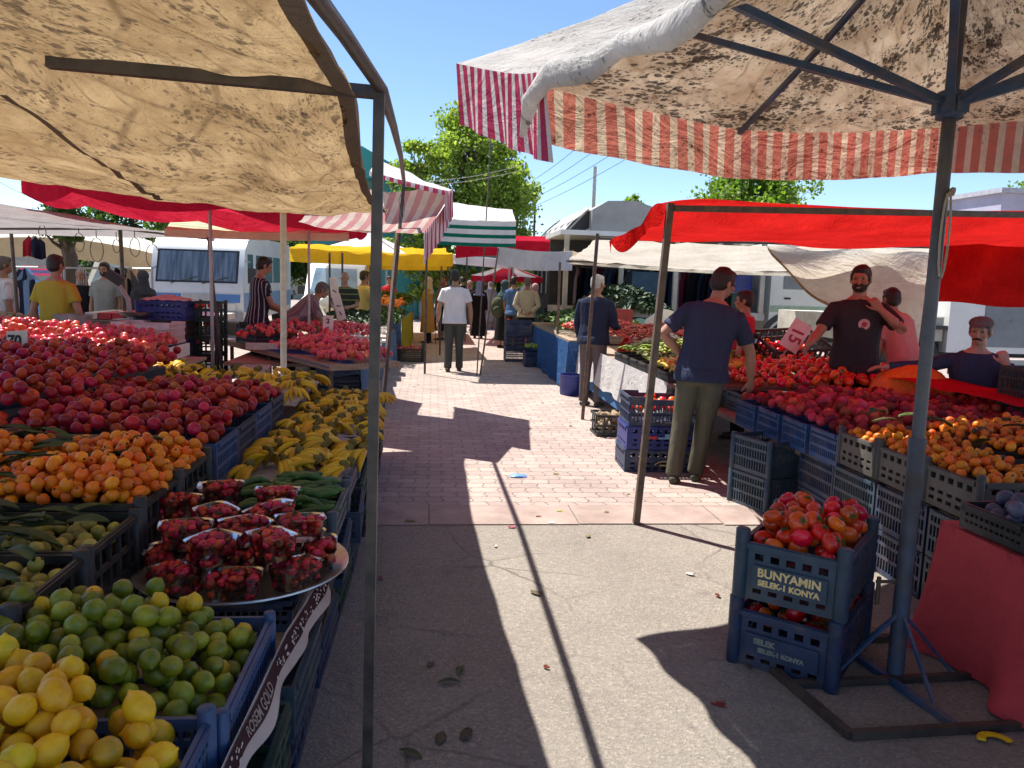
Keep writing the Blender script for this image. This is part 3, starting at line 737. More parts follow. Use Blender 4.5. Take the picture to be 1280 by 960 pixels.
def pavers():
    m, n, l = newmat('interlocking pavers'); out = n.new('ShaderNodeOutputMaterial'); b = n.new('ShaderNodeBsdfPrincipled'); l.new(b.outputs[0], out.inputs[0])
    c = n.new('ShaderNodeTexCoord'); s = n.new('ShaderNodeSeparateXYZ'); l.new(c.outputs['Object'], s.inputs[0])
    # zigzag edges of the interlocking stones
    zx = mth(n, l, 'MULTIPLY', mth(n, l, 'PINGPONG', s.outputs[1], .055), .42); zy = mth(n, l, 'MULTIPLY', mth(n, l, 'PINGPONG', s.outputs[0], .05), .35)
    cb = n.new('ShaderNodeCombineXYZ'); l.new(mth(n, l, 'ADD', s.outputs[0], zx), cb.inputs[0]); l.new(mth(n, l, 'ADD', s.outputs[1], zy), cb.inputs[1])
    br = n.new('ShaderNodeTexBrick'); l.new(cb.outputs[0], br.inputs[0]); br.inputs['Scale'].default_value = 1; br.inputs['Brick Width'].default_value = .215; br.inputs['Row Height'].default_value = .13
    br.inputs['Mortar Size'].default_value = .0055; br.inputs['Mortar Smooth'].default_value = .3; br.inputs['Color1'].default_value = (.34, .275, .25, 1); br.inputs['Color2'].default_value = (.42, .35, .32, 1); br.inputs['Mortar'].default_value = (.19, .15, .13, 1)
    t = tex(n, l, scale=1.3, detail=8, rough=.7); f = tex(n, l, scale=120, detail=3); k = tex(n, l, scale=9, detail=6, rough=.7)
    col = mixc(n, l, .75, br.outputs[0], ramp(n, l, t.outputs[0], [(.3, (.72, .72, .72)), (.7, (1.22, 1.18, 1.12))]), 'MULTIPLY')
    col = mixc(n, l, .6, col, ramp(n, l, f.outputs[0], [(.3, (.72, .72, .72)), (.7, (1.2, 1.2, 1.2))]), 'MULTIPLY')
    col = mixc(n, l, ramp(n, l, k.outputs[0], [(.60, (0, 0, 0)), (.78, (.6, .6, .6))]), col, (.10, .075, .06))
    l.new(col, b.inputs['Base Color']); b.inputs['Roughness'].default_value = .85; b.inputs['Specular IOR Level'].default_value = .25
    l.new(bump(n, l, mth(n, l, 'ADD', mth(n, l, 'MULTIPLY', br.outputs['Fac'], -1.), mth(n, l, 'MULTIPLY', f.outputs[0], .25)), .6, .008), b.inputs['Normal']); return m
ASPH, PAVE = asphalt(), pavers()
KERB = pm('pinkish concrete kerb', (.33, .24, .21), .85, .22, 3, c2=(.42, .33, .29), bs=.4, bscale=140, dirt=.4)
bm = bmesh.new(); box(bm, (-400, -60, -.3), (400, 900, 0)); setting('ground', bm, ASPH)
bm = bmesh.new()
for k in range(-14, 18): box(bm, (k*1.0+.004, 4.93+.022*sin(k*2.7), .002), (k*1.0+.996, 5.372, .008))
setting('kerb', bm, KERB)
bm = bmesh.new(); box(bm, (-16, 5.375, .001), (32, 70, .006)); setting('pavement', bm, PAVE)

# ------------------------------------------------------------------ cloth sheets
def sheet(bm, f, nu, nv, Lu, Lv, mi=0, wr=.0, ws=1.5, seed=0.):
    uvl = bm.loops.layers.uv.verify(); g = []
    for i in range(nu+1):
        row = []
        for j in range(nv+1):
            p = V(f(i/nu, j/nv))
            if wr: p = p+V((.25, .25, 1))*wr*(noise.noise(V((p.x*ws+seed, p.y*ws, p.z*ws)))+.45*noise.noise(V((p.x*ws*2.7+seed, p.y*ws*2.7, p.z))))
            row.append(bm.verts.new(p))
        g.append(row)
    for i in range(nu):
        for j in range(nv):
            fc = bm.faces.new((g[i][j], g[i+1][j], g[i+1][j+1], g[i][j+1])); fc.material_index = mi
            for lp, (a, b) in zip(fc.loops, ((i, j), (i+1, j), (i+1, j+1), (i, j+1))): lp[uvl].uv = (a/nu*Lu, b/nv*Lv)
    return g
def cloth_obj(name, bm, mat, parent=None, thick=.0):
    me = bpy.data.meshes.new(name)
    for f in bm.faces: f.smooth = True
    bm.to_mesh(me); bm.free()
    for m in (mat if isinstance(mat, list) else [mat]): me.materials.append(m)
    return obj(name, me, parent=parent)
def lerp(a, b, t): return a+(b-a)*t
def quad(c, sag=.06, hump=0.):
    """surface through corners c00,c10,c11,c01 sagging between its edges"""
    c = [V(x) for x in c]
    def f(u, v):
        p = c[0].lerp(c[1], u).lerp(c[3].lerp(c[2], u), v); p.z -= sag*(4*u*(1-u))*(4*v*(1-v))*1.0; p.z -= sag*.35*(4*u*(1-u)+4*v*(1-v))
        p.z += hump*4*u*(1-u); return p
    return f
def valance(bm, f, edge, drop, n, L, mi=0, wave=.02, k=9, flare=0.):
    def e(t): return f(*{'v0': (t, 0), 'v1': (t, 1), 'u0': (0, t), 'u1': (1, t)}[edge])
    mid = f(.5, .5)
    def g(t, d):
        p = e(t); o = (p-mid); o.z = 0; o = o.normalized() if o.length else o
        return p+V((0, 0, -drop*d))+o*(wave*d*sin(t*k*2*pi)+.004+flare*d)
    sheet(bm, g, n, 4, L, drop, mi)
def tent(label, corners, mat, poles=(), bars=(), val=(), vmat=None, sag=.06, wr=.03, nu=28, nv=22, hump=0., pole_m=None, pole_r=.02, group=None, name='market_tent', ws=1.5, L=None, cat='tent'):
    c = [V(x) for x in corners]; f = quad(c, sag, hump)
    base = V(poles[0][1] if poles else c[0]); t = thing(name, label, cat, (base.x, base.y, 0), 0, group)
    Lu, Lv = L or ((c[1]-c[0]).length, (c[3]-c[0]).length)
    bm = bmesh.new(); sheet(bm, f, nu, nv, Lu, Lv, 0, wr, ws, base.x*3.1); cloth_obj('canopy', bm, mat, t)
    for e, d in val:
        bm = bmesh.new(); valance(bm, f, e, d, 40, Lu if e[0] == 'v' else Lv); cloth_obj('valance', bm, vmat or mat, t)
    for p in poles:
        bm = bmesh.new(); a, b = p[0], p[1]; tube(bm, [a, b], p[2] if len(p) > 2 else pole_r, 8); obj('pole', bm, (p[3] if len(p) > 3 else pole_m) or STEEL, t)
    for p in bars:
        bm = bmesh.new(); tube(bm, p, pole_r*.85, 8); obj('crossbar', bm, pole_m or STEEL, t)
    return t
def down(p, dx=0., dy=0.): return V((p[0]+dx, p[1]+dy, 0))

TAN = canvas('sun faded tan canvas', (.41, .265, .125), .48, c2=(.55, .385, .205), stain=((.20, .115, .05), .8), spots=((.07, .045, .03), 15, .80, .65), wr=1., crease=((.16, .10, .05), .7))
HEM = canvas('grey brown hem tape', (.22, .18, .15), .12, wr=.4)
RED = canvas('red awning cloth', (.54, .012, .010), .46, c2=(.72, .022, .018), wr=1., stain=((.34, .012, .012), .45))
CRIM = canvas('crimson awning cloth', (.52, .012, .04), .5, c2=(.62, .035, .07), wr=.5)
CREAM = canvas('dirty cream canvas', (.72, .66, .56), .48, c2=(.76, .72, .64), stain=((.42, .36, .27), .5), wr=.7)
WHITEC2 = canvas('white awning cloth', (.80, .79, .78), .35, stain=((.55, .5, .42), .3), wr=.5)
GREYT = canvas('grey tarpaulin', (.50, .46, .45), .36, stain=((.25, .22, .2), .4), wr=.5)
YEL = canvas('yellow awning cloth', (.82, .50, .03), .45, c2=(.86, .60, .05), wr=.5)
LIMES = canvas('pale striped cloth', (.72, .72, .52), .4, stripes=((.45, .50, .26), .34, .55), wr=.5, axis=1)
RWS = canvas('red and white striped cloth', (.68, .58, .52), .5, stripes=((.55, .27, .27), .15, .5), stain=((.5, .4, .34), .35), wr=.5)
RWV = canvas('red and white striped valance', (.78, .74, .70), .3, stripes=((.55, .06, .13), .135, .45), stain=((.5, .4, .34), .25), wr=.4)
GWV = canvas('green and white striped valance', (.76, .78, .74), .3, stripes=((.01, .16, .10), .14, .58), wr=.3, axis=1)
MOULD = canvas('mildewed parasol canvas', (.74, .55, .38), .6, c2=(.85, .70, .54), stain=((.48, .27, .14), .6), spots=((.05, .035, .03), 21, 1.1, .8), wr=.8, crease=((.28, .17, .10), .5))
MOULDW = canvas('mildewed striped valance', (.70, .55, .38), .55, stripes=((.55, .17, .12), .115, .42), stain=((.34, .17, .09), .5), spots=((.04, .025, .02), 26, .44, .8), wr=.7)
MOULDV = canvas('clean striped valance', (.80, .74, .72), .3, stripes=((.52, .06, .13), .115, .42), spots=((.05, .04, .04), 26, .27, .5), wr=.5)
MOULDT = canvas('speckled white canvas top', (.80, .78, .75), .5, spots=((.06, .05, .05), 26, .46, .7), stain=((.5, .45, .4), .3), wr=.6)

# tan tent over the fruit stall on the aisle's west side
def tan_tent():
    ptop = P(474, 116, 2.3); pbase = V((ptop.x-.02, 2.3, 0))
    t = thing('market_tent', 'stained tan canvas tent on black poles over the citrus and banana stall', 'tent', (pbase.x, pbase.y, 0))
    zb = ptop.z+.03
    far = [P(-60, 214, 7.2), P(140, 240, 7.5), P(300, 262, 7.8), P(420, 270, 8.), P(486, 262, 8.1)]
    bar = [P(-420, 40, 2.3), P(-120, 56, 2.3), P(60, 70, 2.3), P(250, 86, 2.3), P(441, 109, 2.3)]
    near = [V((-3.8, .2, 2.42)), V((-2.4, .2, 2.4)), V((-1.5, .2, 2.36)), V((-.95, .2, 2.34)), V((-.31, .2, 2.34))]
    def row(r, u):
        x = u*4; i = min(3, int(x)); return r[i].lerp(r[i+1], x-i)
    def f(u, v):
        a, b, c = row(near, u), row(bar, u), row(far, u)
        if v < .42:
            s = v/.42; p = a.lerp(b, s); p.z -= .05*sin(pi*s)*(1+.5*sin(u*9))
        else:
            s = (v-.42)/.58; p = b.lerp(c, s); p.z -= .11*sin(pi*s**.8)*(.6+.4*sin(pi*u)); p.x += (-.07*sin(pi*s))*(u**6)
            p.z += .018*sin((u*6+s*2.2)*3.1)*sin(pi*s)
        p.z += .03*noise.noise(V((p.x*1.8, p.y*1.8, 3)))+.014*noise.noise(V((p.x*6, p.y*3.4, 8)))
        q = noise.noise(V((p.x*.9, p.y*.9, 2))); p.z += .016*sin((p.x*1.0+p.y*.75)*9+q*6)*max(0, .4+q)+.010*sin((p.x*1.1-p.y*.5)*17+q*9)*max(0, .3-q); return p
    bm = bmesh.new(); sheet(bm, f, 90, 130, 3.6, 7.9); cloth_obj('canopy', bm, TAN, t)
    bm = bmesh.new(); sheet(bm, lambda d, v: f(1, v)+V((.012-.058*d, 0, -.006-.012*(1-d)+.010*sin(v*60))), 3, 60, .06, 5); cloth_obj('hem', bm, HEM, t)
    bm = bmesh.new(); sheet(bm, lambda d, u: f(.34+.05*sin(u*3)+d*.014, .46+u*.46)+V((0, 0, -.010)), 2, 40, .06, 3); cloth_obj('seam_tape', bm, HEM, t)
    for a, r in (((ptop, pbase), .0165),):
        bm = bmesh.new(); sq(bm, a[0], a[1], r*1.25); obj('pole', bm, STEEL, t)
    bt = P(505, 228, 8.1); bb = bt+(P(480, 500, 8.3)-bt)*1.0; bb = bt+(bb-bt)*(bt.z/(bt.z-bb.z))
    bm = bmesh.new(); tube(bm, [bt, bb], .019, 8); obj('pole', bm, STEEL, t)
    bm = bmesh.new(); tube(bm, [P(60, 82, 2.3)+V((0, 0, .01)), ptop+V((0, 0, -.0))], .0165, 4, sq=True); obj('crossbar', bm, STEEL, t)
    bm = bmesh.new(); pts = [P(330, -130, 1.0), P(388, -14, 1.45), P(430, 42, 1.8), P(477, 112, 2.33), P(492, 158, 3.8), P(501, 195, 5.8), P(505, 228, 8.1)]
    tube(bm, pts, .0185, 10); obj('bent_side_rod', bm, STEEL, t)
    # rope ends and a loop tied at the far corner
    bm = bmesh.new()
    for k in range(3):
        a = bt+V((0, 0, -.04*k)); tube(bm, [a+V((.012*cos(k), 0, 0)), a+V((-.05+.03*k, .02, -.18)), a+V((-.02-.03*k, 0, -.36-.1*k)), a+V((-.07+.02*k, .03, -.62))], .004, 5)
    lp = P(486, 236, 8.0); tube(bm, [lp+V((.035*cos(a*.52), 0, .045*sin(a*.52))) for a in range(13)], .006, 5)
    obj('tied_rope', bm, pm('grey rope', (.20, .18, .16), .9, .3, 60), t)
    bm = bmesh.new(); tube(bm, [f(1, .2), f(1, .2)+V((.06, .02, -.01)), f(1, .2)+V((.10, .05, .0))], .009, 6); obj('cloth_tie', bm, HEM, t)
tan_tent()

# big mildewed parasol
def big_parasol():
    base = G(1118, 848); hub = P(1188, 132, 2.95); ax = (hub-base).normalized(); apex = hub+ax*.92
    t = thing('market_parasol', 'huge square mildew spotted parasol with striped valance on a blue pole', 'parasol', (base.x, base.y, 0))
    c = V((hub.x, hub.y, 0)); A = P(571, 82, 4.28)
    d = V((A.x-c.x, A.y-c.y, 0)); ez = [A.z, 2.47, 2.62, 2.78, 2.62, 2.52, 2.5, 2.52]
    corners = []
    for k in range(4): corners.append(c+Matrix.Rotation(-k*pi/2, 3, 'Z') @ d)
    rim = []
    for k in range(4): rim += [corners[k].copy(), (corners[k]+corners[(k+1) % 4])/2]
    rim[1].y += .34; rim[1].x = P(922, 163, rim[1].y).x; rim[2] += V((.12, .30, 0)); E = P(922, 163, rim[1].y); zz = [A.z, E.z, E.z+.14, 2.55, 2.45, 2.35, 2.27, 2.30]
    for r, z in zip(rim, zz): r.z = z
    N = 12
    def edge(s):                                             # s in 0..8 round the rim
        i = int(s) % 8; q = s-int(s); p = rim[i].lerp(rim[(i+1) % 8], q); w = sin(pi*q)
        p.z -= .035*w; o = V((c.x-p.x, c.y-p.y, 0)).normalized(); return p+o*.07*w
    def f(u, v):
        p = edge((u*8) % 8); r = apex.lerp(p, v); q = (u*8) % 1; s = sin(pi*q)
        r.z -= .06*s*sin(pi*min(1, v*1.0))+.04*v*(1-v)*4
        r.z += .010*noise.noise(V((r.x*5, r.y*5, 1))); return r
    bm = bmesh.new(); sheet(bm, f, 8*N, 46, 12., 2.3)
    me = cloth_obj('canopy', bm, MOULD, t)
    # upper face, a second skin bleached by the sun
    bm = bmesh.new(); sheet(bm, lambda u, v: f(u, v)+V((0, 0, .006)), 8*N, 46, 12., 2.3); cloth_obj('bleached_top', bm, MOULDT, t)
    def val(s0, s1, mat, roll=False, drop=.315, nn=60, mi=0):
        bm = bmesh.new(); out = lambda p: V((p.x-c.x, p.y-c.y, 0)).normalized()
        def g(a, b):
            s = lerp(s0, s1, a); p = edge(s % 8); o = out(p); return p+V((0, 0, .012-drop*b))+o*(.004+.018*b*sin(s*22)-.03*b)
        sheet(bm, g, nn, 6, (s1-s0)*1.63, drop); return cloth_obj('valance', bm, mat, t)
    val(0, 5.6, MOULDW, nn=150); val(7.09, 8, MOULDV, nn=26)
    bm = bmesh.new()                                         # the rolled up stretch beside the corner
    pts = []; rad = []
    for i in range(26):
        s = lerp(5.6, 7.06, i/25); p = edge(s); o = V((p.x-c.x, p.y-c.y, 0)).normalized()
        pts.append(p+o*.004+V((0, 0, -.018+.010*sin(i*1.1)))); rad.append((.022+.003*sin(i*.9), .040+.006*cos(i*.8)))
    p0 = pts[-1]; pts += [p0+(pts[-1]-pts[-3])*.9+V((0, 0, -.07)), p0+(pts[-1]-pts[-3])*1.4+V((0, 0, -.2))]; rad += [(.035, .03), (.012, .01)]
    tube(bm, pts, rad, 10, round_ends=.4)
    for v in bm.verts: v.co += noise.noise_vector(v.co*7)*.011
    uvl = bm.loops.layers.uv.verify()
    for fc in bm.faces:
        for lp in fc.loops: lp[uvl].uv = (lp.vert.co.x+lp.vert.co.z, lp.vert.co.y)
    cloth_obj('rolled_edge', bm, MOULDT, t)
    mid = base+ax*1.02
    bm = bmesh.new(); tube(bm, [mid, apex+ax*.02], .026, 12); obj('upper_pole', bm, pm('pole steel with blue wear', (.055, .06, .075), .45, .5, 5, c2=(.09, .10, .13), dirt=.5, bs=.2, bscale=40), t)
    bm = bmesh.new(); tube(bm, [base+V((0, 0, .02)), mid], .034, 12); tube(bm, [mid-ax*.30, mid-ax*.28], .039, 12); lower = obj('socket_tube', bm, pm('rusty blue socket', (.10, .075, .06), .6, .5, 4, c2=(.06, .12, .22), dirt=.5, bs=.2, bscale=40), t)
    bm = bmesh.new(); tube(bm, [base+ax*.42+V((-.03, 0, 0)), base+ax*.42+V((-.12, 0, 0))], .008, 6); tube(bm, [base+ax*.42+V((-.11, 0, .02)), base+ax*.42+V((-.11, 0, -.10))], .009, 6); obj('clamp_screw', bm, BROWN, lower)
    bm = bmesh.new(); tube(bm, [hub-ax*.05, hub+ax*.05], .05, 12)
    for k in range(8):
        a = k*pi/4; box(bm, (hub.x+.05*cos(a)-.012, hub.y+.05*sin(a)-.012, hub.z-.03), (hub.x+.05*cos(a)+.012, hub.y+.05*sin(a)+.012, hub.z+.03))
    obj('hub', bm, BLUEP, t)
    for k in range(8):
        bm = bmesh.new(); e = f(k/8, .985)+V((0, 0, -.03)); a = apex+V((0, 0, -.05)); e2 = f(k/8, .5)+V((0, 0, -.035))
        tube(bm, [a, e2, e], .0125, 4, sq=True); obj('rib', bm, BLUEP, t)
        bm = bmesh.new(); s = f(k/8, .60)+V((0, 0, -.045)); tube(bm, [hub+(s-hub).normalized()*.05, s], .0135, 4, sq=True); obj('strut', bm, BLUEP, t)
    # welded base frame on the ground
    ft = thing('parasol_base', 'rusty square steel frame weighting the foot of the mildewed parasol', 'parasol base', (base.x, base.y, 0))
    c0, c1, c2, c3 = G(1062, 924), G(1330, 908), G(1150, 800), G(960, 808)
    c3 = c0+(c2-c1)
    for a, b in ((c0, c1), (c1, c2), (c2, c3), (c3, c0)):
        bm = bmesh.new(); tube(bm, [a+V((0, 0, .016)), b+V((0, 0, .016))], .0155, 4, sq=True); obj('frame_bar', bm, RUSTY, ft)
    m0, m1, m2, m3 = (c0+c1)/2, (c1+c2)/2, (c2+c3)/2, (c3+c0)/2
    for a, b, zz in ((m1, m3, .017), (m0, m2, .0165)):
        bm = bmesh.new(); tube(bm, [a+V((0, 0, zz)), b+V((0, 0, zz))], .0135, 4, sq=True); obj('cross_bar', bm, BLUEP if a is m0 else RUSTY, ft)
    for a in (m0, m1, m2, m3):
        bm = bmesh.new(); q = base.lerp(a, .62); tube(bm, [base+V((0, 0, .30)), V((q.x, q.y, .03))], .006, 4, sq=True); obj('brace', bm, BLUEP, ft)
    bm = bmesh.new(); lp = P(1184, 262, 2.9); tube(bm, [lp+V((.018*sin(a*.5), .0, -.10+.14*cos(a*.5)*1.2)) for a in range(13)], .005, 5); tube(bm, [lp+V((.01, 0, .06)), lp+V((.03, .02, .08))], .012, 6)
    single('rope_loop', bm, pm('pale rope', (.34, .29, .24), .9, .2, 80), 'knotted rope loop hanging at the parasol pole by the red awning', 'rope')
big_parasol()

# ------------------------------------------------------------------ east side tents
def red_tent():
    a = P(838, 258, 4.95); p1b = G(795, 655); yb = 4.95
    L, Rr = V((a.x, yb, a.z)), V((5.6, yb, a.z+.09)); bl = P(764, 296, 8.3); br = V((6.2, 8.3, 2.12))
    t = thing('market_tent', 'bright red awning tent over the tomato and peach stall', 'tent', (p1b.x, p1b.y, 0))
    f0 = quad([L+V((0, 0, .03)), Rr+V((0, 0, .03)), br, bl], .05)
    def f(u, v):
        p = f0(u, v); p.z += .09*sin(pi*min(1, v*3.2))*(v < .3125)*(1-.3*u)+.025*sin(u*14+v*3)*v; 
        if u < .1: p.z -= (1-u/.1)**2*.05
        p.z += .02*noise.noise(V((p.x*1.5, p.y*1.5, 5))); return p
    bm = bmesh.new(); sheet(bm, f, 60, 36, 4.5, 3.4); cloth_obj('canopy', bm, RED, t)
    bm = bmesh.new()                                         # loose corner flap on the aisle side
    sheet(bm, lambda u, v: f(0, u)+V((-.02-.05*v*sin(u*9+1), 0, -.17*v*(.7+.3*sin(u*13)))), 30, 6, 3.3, .2); cloth_obj('side_flap', bm, RED, t)
    bm = bmesh.new(); sheet(bm, lambda u, v: V((lerp(5.05, 7.2, u), 7.55+.05*sin(u*21)+.05*noise.noise(V((u*7, v*2, 0))), lerp(2.14-.04*u, 1.52-.06*(u**2)+.015*sin(u*12), v))), 50, 10, 2.9, .65); cloth_obj('rear_curtain', bm, RED, t)
    for q0, q1, r in ((a+V((0, 0, .02)), p1b, .021), (P(1166, 318, 7.5), down(P(1166, 318, 7.5), -.05, 0), .02), (V((5.5, yb, 2.25)), V((5.5, yb, 0)), .02)):
        bm = bmesh.new(); tube(bm, [q0, q1], r, 4, sq=True); obj('pole', bm, BROWN, t)
    bm = bmesh.new(); tube(bm, [L+V((.02, -.012, -.012)), Rr+V((0, -.012, -.012))], .019, 4, sq=True); obj('crossbar', bm, BROWN, t)
red_tent()
def cream_side():
    t = thing('cloth_screen', 'dirty cream canvas screen hanging slack behind the vendor in the dark polo', 'canvas screen', (3.6, 8.4, 0))
    c = [P(880, 318, 8.6), P(1190, 318, 8.6), P(1190, 470, 8.6), P(1150, 470, 8.6)]
    top0, top1 = P(962, 308, 8.6), P(1180, 318, 8.6)
    def f(u, v):
        p = top0.lerp(top1, u); low = lerp(.02, 1.15, min(1, u*1.15)**.75); p.z -= low*v; p.y += .06*sin(u*11+v*4)+.10*v; p.z += .02*sin(u*17); return p
    bm = bmesh.new(); sheet(bm, f, 44, 24, 2.1, 1.2, wr=.02); cloth_obj('screen_cloth', bm, CREAM, t)
    bm = bmesh.new(); sheet(bm, lambda u, v: f(u, 1)+V((0, -.01, .035*v-.015)), 44, 2, 2.1, .05); cloth_obj('hem', bm, TAN, t)
cream_side()
a = P(747, 292, 8.9); b = P(700, 332, 12.6)
tent('cream canvas tent between the red awning and the blue and white one', [P(742, 300, 8.9), V((6.2, 8.75, 2.18)), V((6.4, 13.2, 1.95)), P(712, 322, 13.0)], CREAM,
     poles=[(a, G(728, 525), .021, BROWN), (P(700, 328, 12.7), G(695, 475), .021, BROWN)], val=[('v1', .10)], sag=.10, wr=.05, bars=[[P(745, 298, 8.9), V((6.2, 8.75, 2.16))], [P(708, 326, 13.), V((6.4, 13.2, 1.93))]])
tent('awning with a white and blue grey valance over the greens stall', [P(622, 308, 15.), P(716, 314, 13.8), V((5.0, 19, 2.15)), P(640, 318, 19.)], canvas('tan lined canvas', (.58, .47, .30), .4, stain=((.36, .27, .16), .5), wr=.6),
     poles=[(P(623, 310, 15), G(600, 470), .016, BROWN), (P(637, 318, 19), down(P(637, 318, 19)), .02, GREYP), (P(642, 318, 19.5), down(P(642, 318, 19.5)), .02, GREYP)], val=[('v0', .34), ('u0', .2)], vmat=canvas('blue grey white valance', (.62, .64, .70), .3, wr=.4), sag=.12)
tent('crimson awning with drooping edges over the far aisle', [P(570, 305, 20), P(700, 303, 19.), P(690, 297, 24), P(585, 298, 24)], CRIM, poles=[(P(584, 310, 20.2), down(P(584, 310, 20.2))), (P(695, 305, 19.1), down(P(695, 305, 19.1)))], val=[('v0', .36), ('u0', .34)], sag=.05, hump=.08)
def parasol(label, c, rad, z0, z1, mat, vmat, n=8, drop=.18, pole=None, name='market_parasol', group=None, rot=.2, tilt=(0, 0), sc=.05):
    t = thing(name, label, 'parasol', (c[0], c[1], 0), 0, group)
    def e(u):
        s = (u*n) % n; i = int(s); q = s-i; a0, a1 = rot+2*pi*i/n, rot+2*pi*(i+1)/n
        p = V((cos(a0), sin(a0), 0)).lerp(V((cos(a1), sin(a1), 0)), q)*rad; return V((c[0]+p.x, c[1]+p.y, z0+p.x*tilt[0]+p.y*tilt[1]-sc*.5*sin(pi*q)))
    ap = V((c[0], c[1], z1))
    bm = bmesh.new(); sheet(bm, lambda u, v: ap.lerp(e(u), v)+V((0, 0, -.04*sin(pi*v))), n*6, 8, rad*6.2, rad); cloth_obj('canopy', bm, mat, t)
    bm = bmesh.new(); sheet(bm, lambda u, v: e(u)+V((0, 0, -drop*v*(.8+.2*abs(sin(u*n*pi)))-.002)), n*6, 3, rad*6.2, drop); cloth_obj('valance', bm, vmat, t)
    bm = bmesh.new(); tube(bm, [ap, V((c[0], c[1], 0))], .022, 8); obj('pole', bm, pole or STEEL, t)
    for k in range(n):
        bm = bmesh.new(); tube(bm, [ap+V((0, 0, -.03)), e(k/n)+V((0, 0, -.02))], .009, 5); obj('rib', bm, pole or STEEL, t)
    return t
parasol('small red and white panelled parasol far down the aisle', P(634, 352, 27)[:2], 1.3, 1.78, 2.2, canvas('red and white panels', (.78, .75, .74), .3, stripes=((.62, .04, .07), 2.0, .42), wr=.2), CRIM, drop=.2, pole=WHITEP)
tent('white flat awning far behind the white t-shirt man', [P(566, 318, 26), P(700, 328, 26), P(690, 324, 31), P(575, 314, 31)], WHITEC2, poles=[(P(640, 324, 26), down(P(640, 324, 26)))], val=[('v0', .3)], sag=.1)

# ------------------------------------------------------------------ west side tents
c6 = P(262, 240, 10.2)
parasol('large crimson parasol with a scalloped rim behind the tan tent', (c6.x, c6.y), 2.0, P(300, 250, 10.2).z, P(300, 250, 10.2).z+.6, CRIM, CRIM, drop=.26, pole=GREYP, rot=.35, tilt=(-.07, .0), sc=.1)
tent('pink and white striped awning rising beside the tan tent', [P(372, 280, 8.25), P(530, 290, 7.5), P(566, 238, 9.4), P(400, 232, 10.4)], RWS, poles=[(P(497, 280, 9.2), V((-.62, 9.6, 0)), .016, WHITEP)], val=[('u1', .30)], vmat=RWV, sag=.10, wr=.05)
bmx = [P(470, 212, 9.5), P(553, 233, 9.3), P(562, 240, 11.), P(480, 206, 12.)]
tent('white canvas top sheet laid over the pink striped awning', [P(462, 214, 9.0), P(556, 238, 8.2), P(566, 238, 9.9), P(470, 200, 11.)], WHITEC2, val=[('v0', .05), ('u1', .32)], vmat=RWV, sag=.02, wr=.05, name='awning', cat='awning')
tent('white awning with a green striped valance over the aisle', [P(530, 272, 13.), P(645, 277, 13.), P(640, 262, 17), P(540, 250, 17)], WHITEC2, poles=[(P(534, 280, 13.1), down(P(534, 280, 13.1))), (P(614, 168, 14), G(596, 470), .012, BROWN)], val=[('v0', .42), ('u1', .40)], vmat=GWV, sag=.04)
tent('long yellow awning over the vegetable stalls', [P(362, 309, 14.2), P(566, 318, 16.5), P(556, 312, 19.5), P(372, 304, 17)], YEL, poles=[(P(412, 316, 14.6), down(P(412, 316, 14.6))), (P(428, 316, 14.8), down(P(428, 316, 14.8))), (P(552, 322, 16.4), down(P(552, 322, 16.4)))], val=[('v0', .25), ('u1', .22)], sag=.08, wr=.07)
tent('narrow yellow awning beyond the long yellow one', [P(446, 328, 20), P(562, 330, 20), P(556, 326, 24), P(450, 324, 24)], YEL, poles=[(P(560, 332, 20), down(P(560, 332, 20)))], val=[('v0', .16)], sag=.04)
ap = P(463, 290, 19.)
parasol('white pointed parasol with a checked rim above the yellow awning', (ap.x, ap.y), 1.75, 2.12, 2.66, WHITEC2, canvas('checked rim', (.75, .7, .62), .3, stripes=((.45, .12, .06), .12, .5), wr=.2), n=4, drop=.10, rot=.5, sc=.0)
tent('pale striped awning in front of the minibus', [P(206, 286, 11.), P(436, 292, 11.), P(430, 276, 13), P(214, 274, 13)], LIMES, poles=[(P(386, 288, 11.), down(P(386, 288, 11.)), .018, GREYP), (P(260, 296, 10.4), down(P(274, 400, 10.4), .05), .018)], val=[('v0', .10)], sag=.05)
tent('grey tarpaulin awning hung with hooks over the potato stall', [P(-160, 226, 7.4), P(262, 297, 13.6), P(268, 297, 15.5), P(-190, 286, 15.5)], GREYT, poles=[(P(150, 284, 11.8), down(P(154, 290, 11.8)), .028), (P(14, 292, 10.5), down(P(26, 420, 10.5)), .022)], bars=[[P(-160, 286, 12), P(150, 286, 11.8)], [P(150, 286, 11.8), P(262, 299, 13.7)], [P(-100, 262, 9.5), P(150, 284, 11.8)]], val=[('u1', .05)], sag=.05)
HOOK = bmesh.new()
for i, (x, y) in enumerate(((52, 272), (98, 282), (120, 288), (145, 290), (168, 288), (190, 296))):
    bm = bmesh.new(); p = P(x, y, 11.6); q = .05+.02*(i % 3)
    tube(bm, [p, p+V((0, 0, -.1))], .006, 5); tube(bm, [p+V((q*sin(a*.6), 0, -.1-q*1.9+q*1.9*cos(a*.6))) for a in range(11)], .006, 5)
    single('wire_hook', bm, STEEL, 'bent wire hook dangling under the grey tarpaulin awning', 'hook', 'wire hooks under the grey tarpaulin')
HOOK.free()
tent('wide cream marquee far behind the yellow shirt man', [P(-80, 306, 21), P(210, 322, 21), P(190, 302, 27), P(-60, 288, 27)], canvas('cream marquee cloth', (.80, .76, .68), .35, wr=.3), poles=[(P(200, 326, 21.2), down(P(200, 326, 21.2)))], val=[('v0', .5), ('u1', .4)], vmat=canvas('tan marquee valance', (.56, .43, .26), .35, wr=.3), sag=.03, hump=.35)
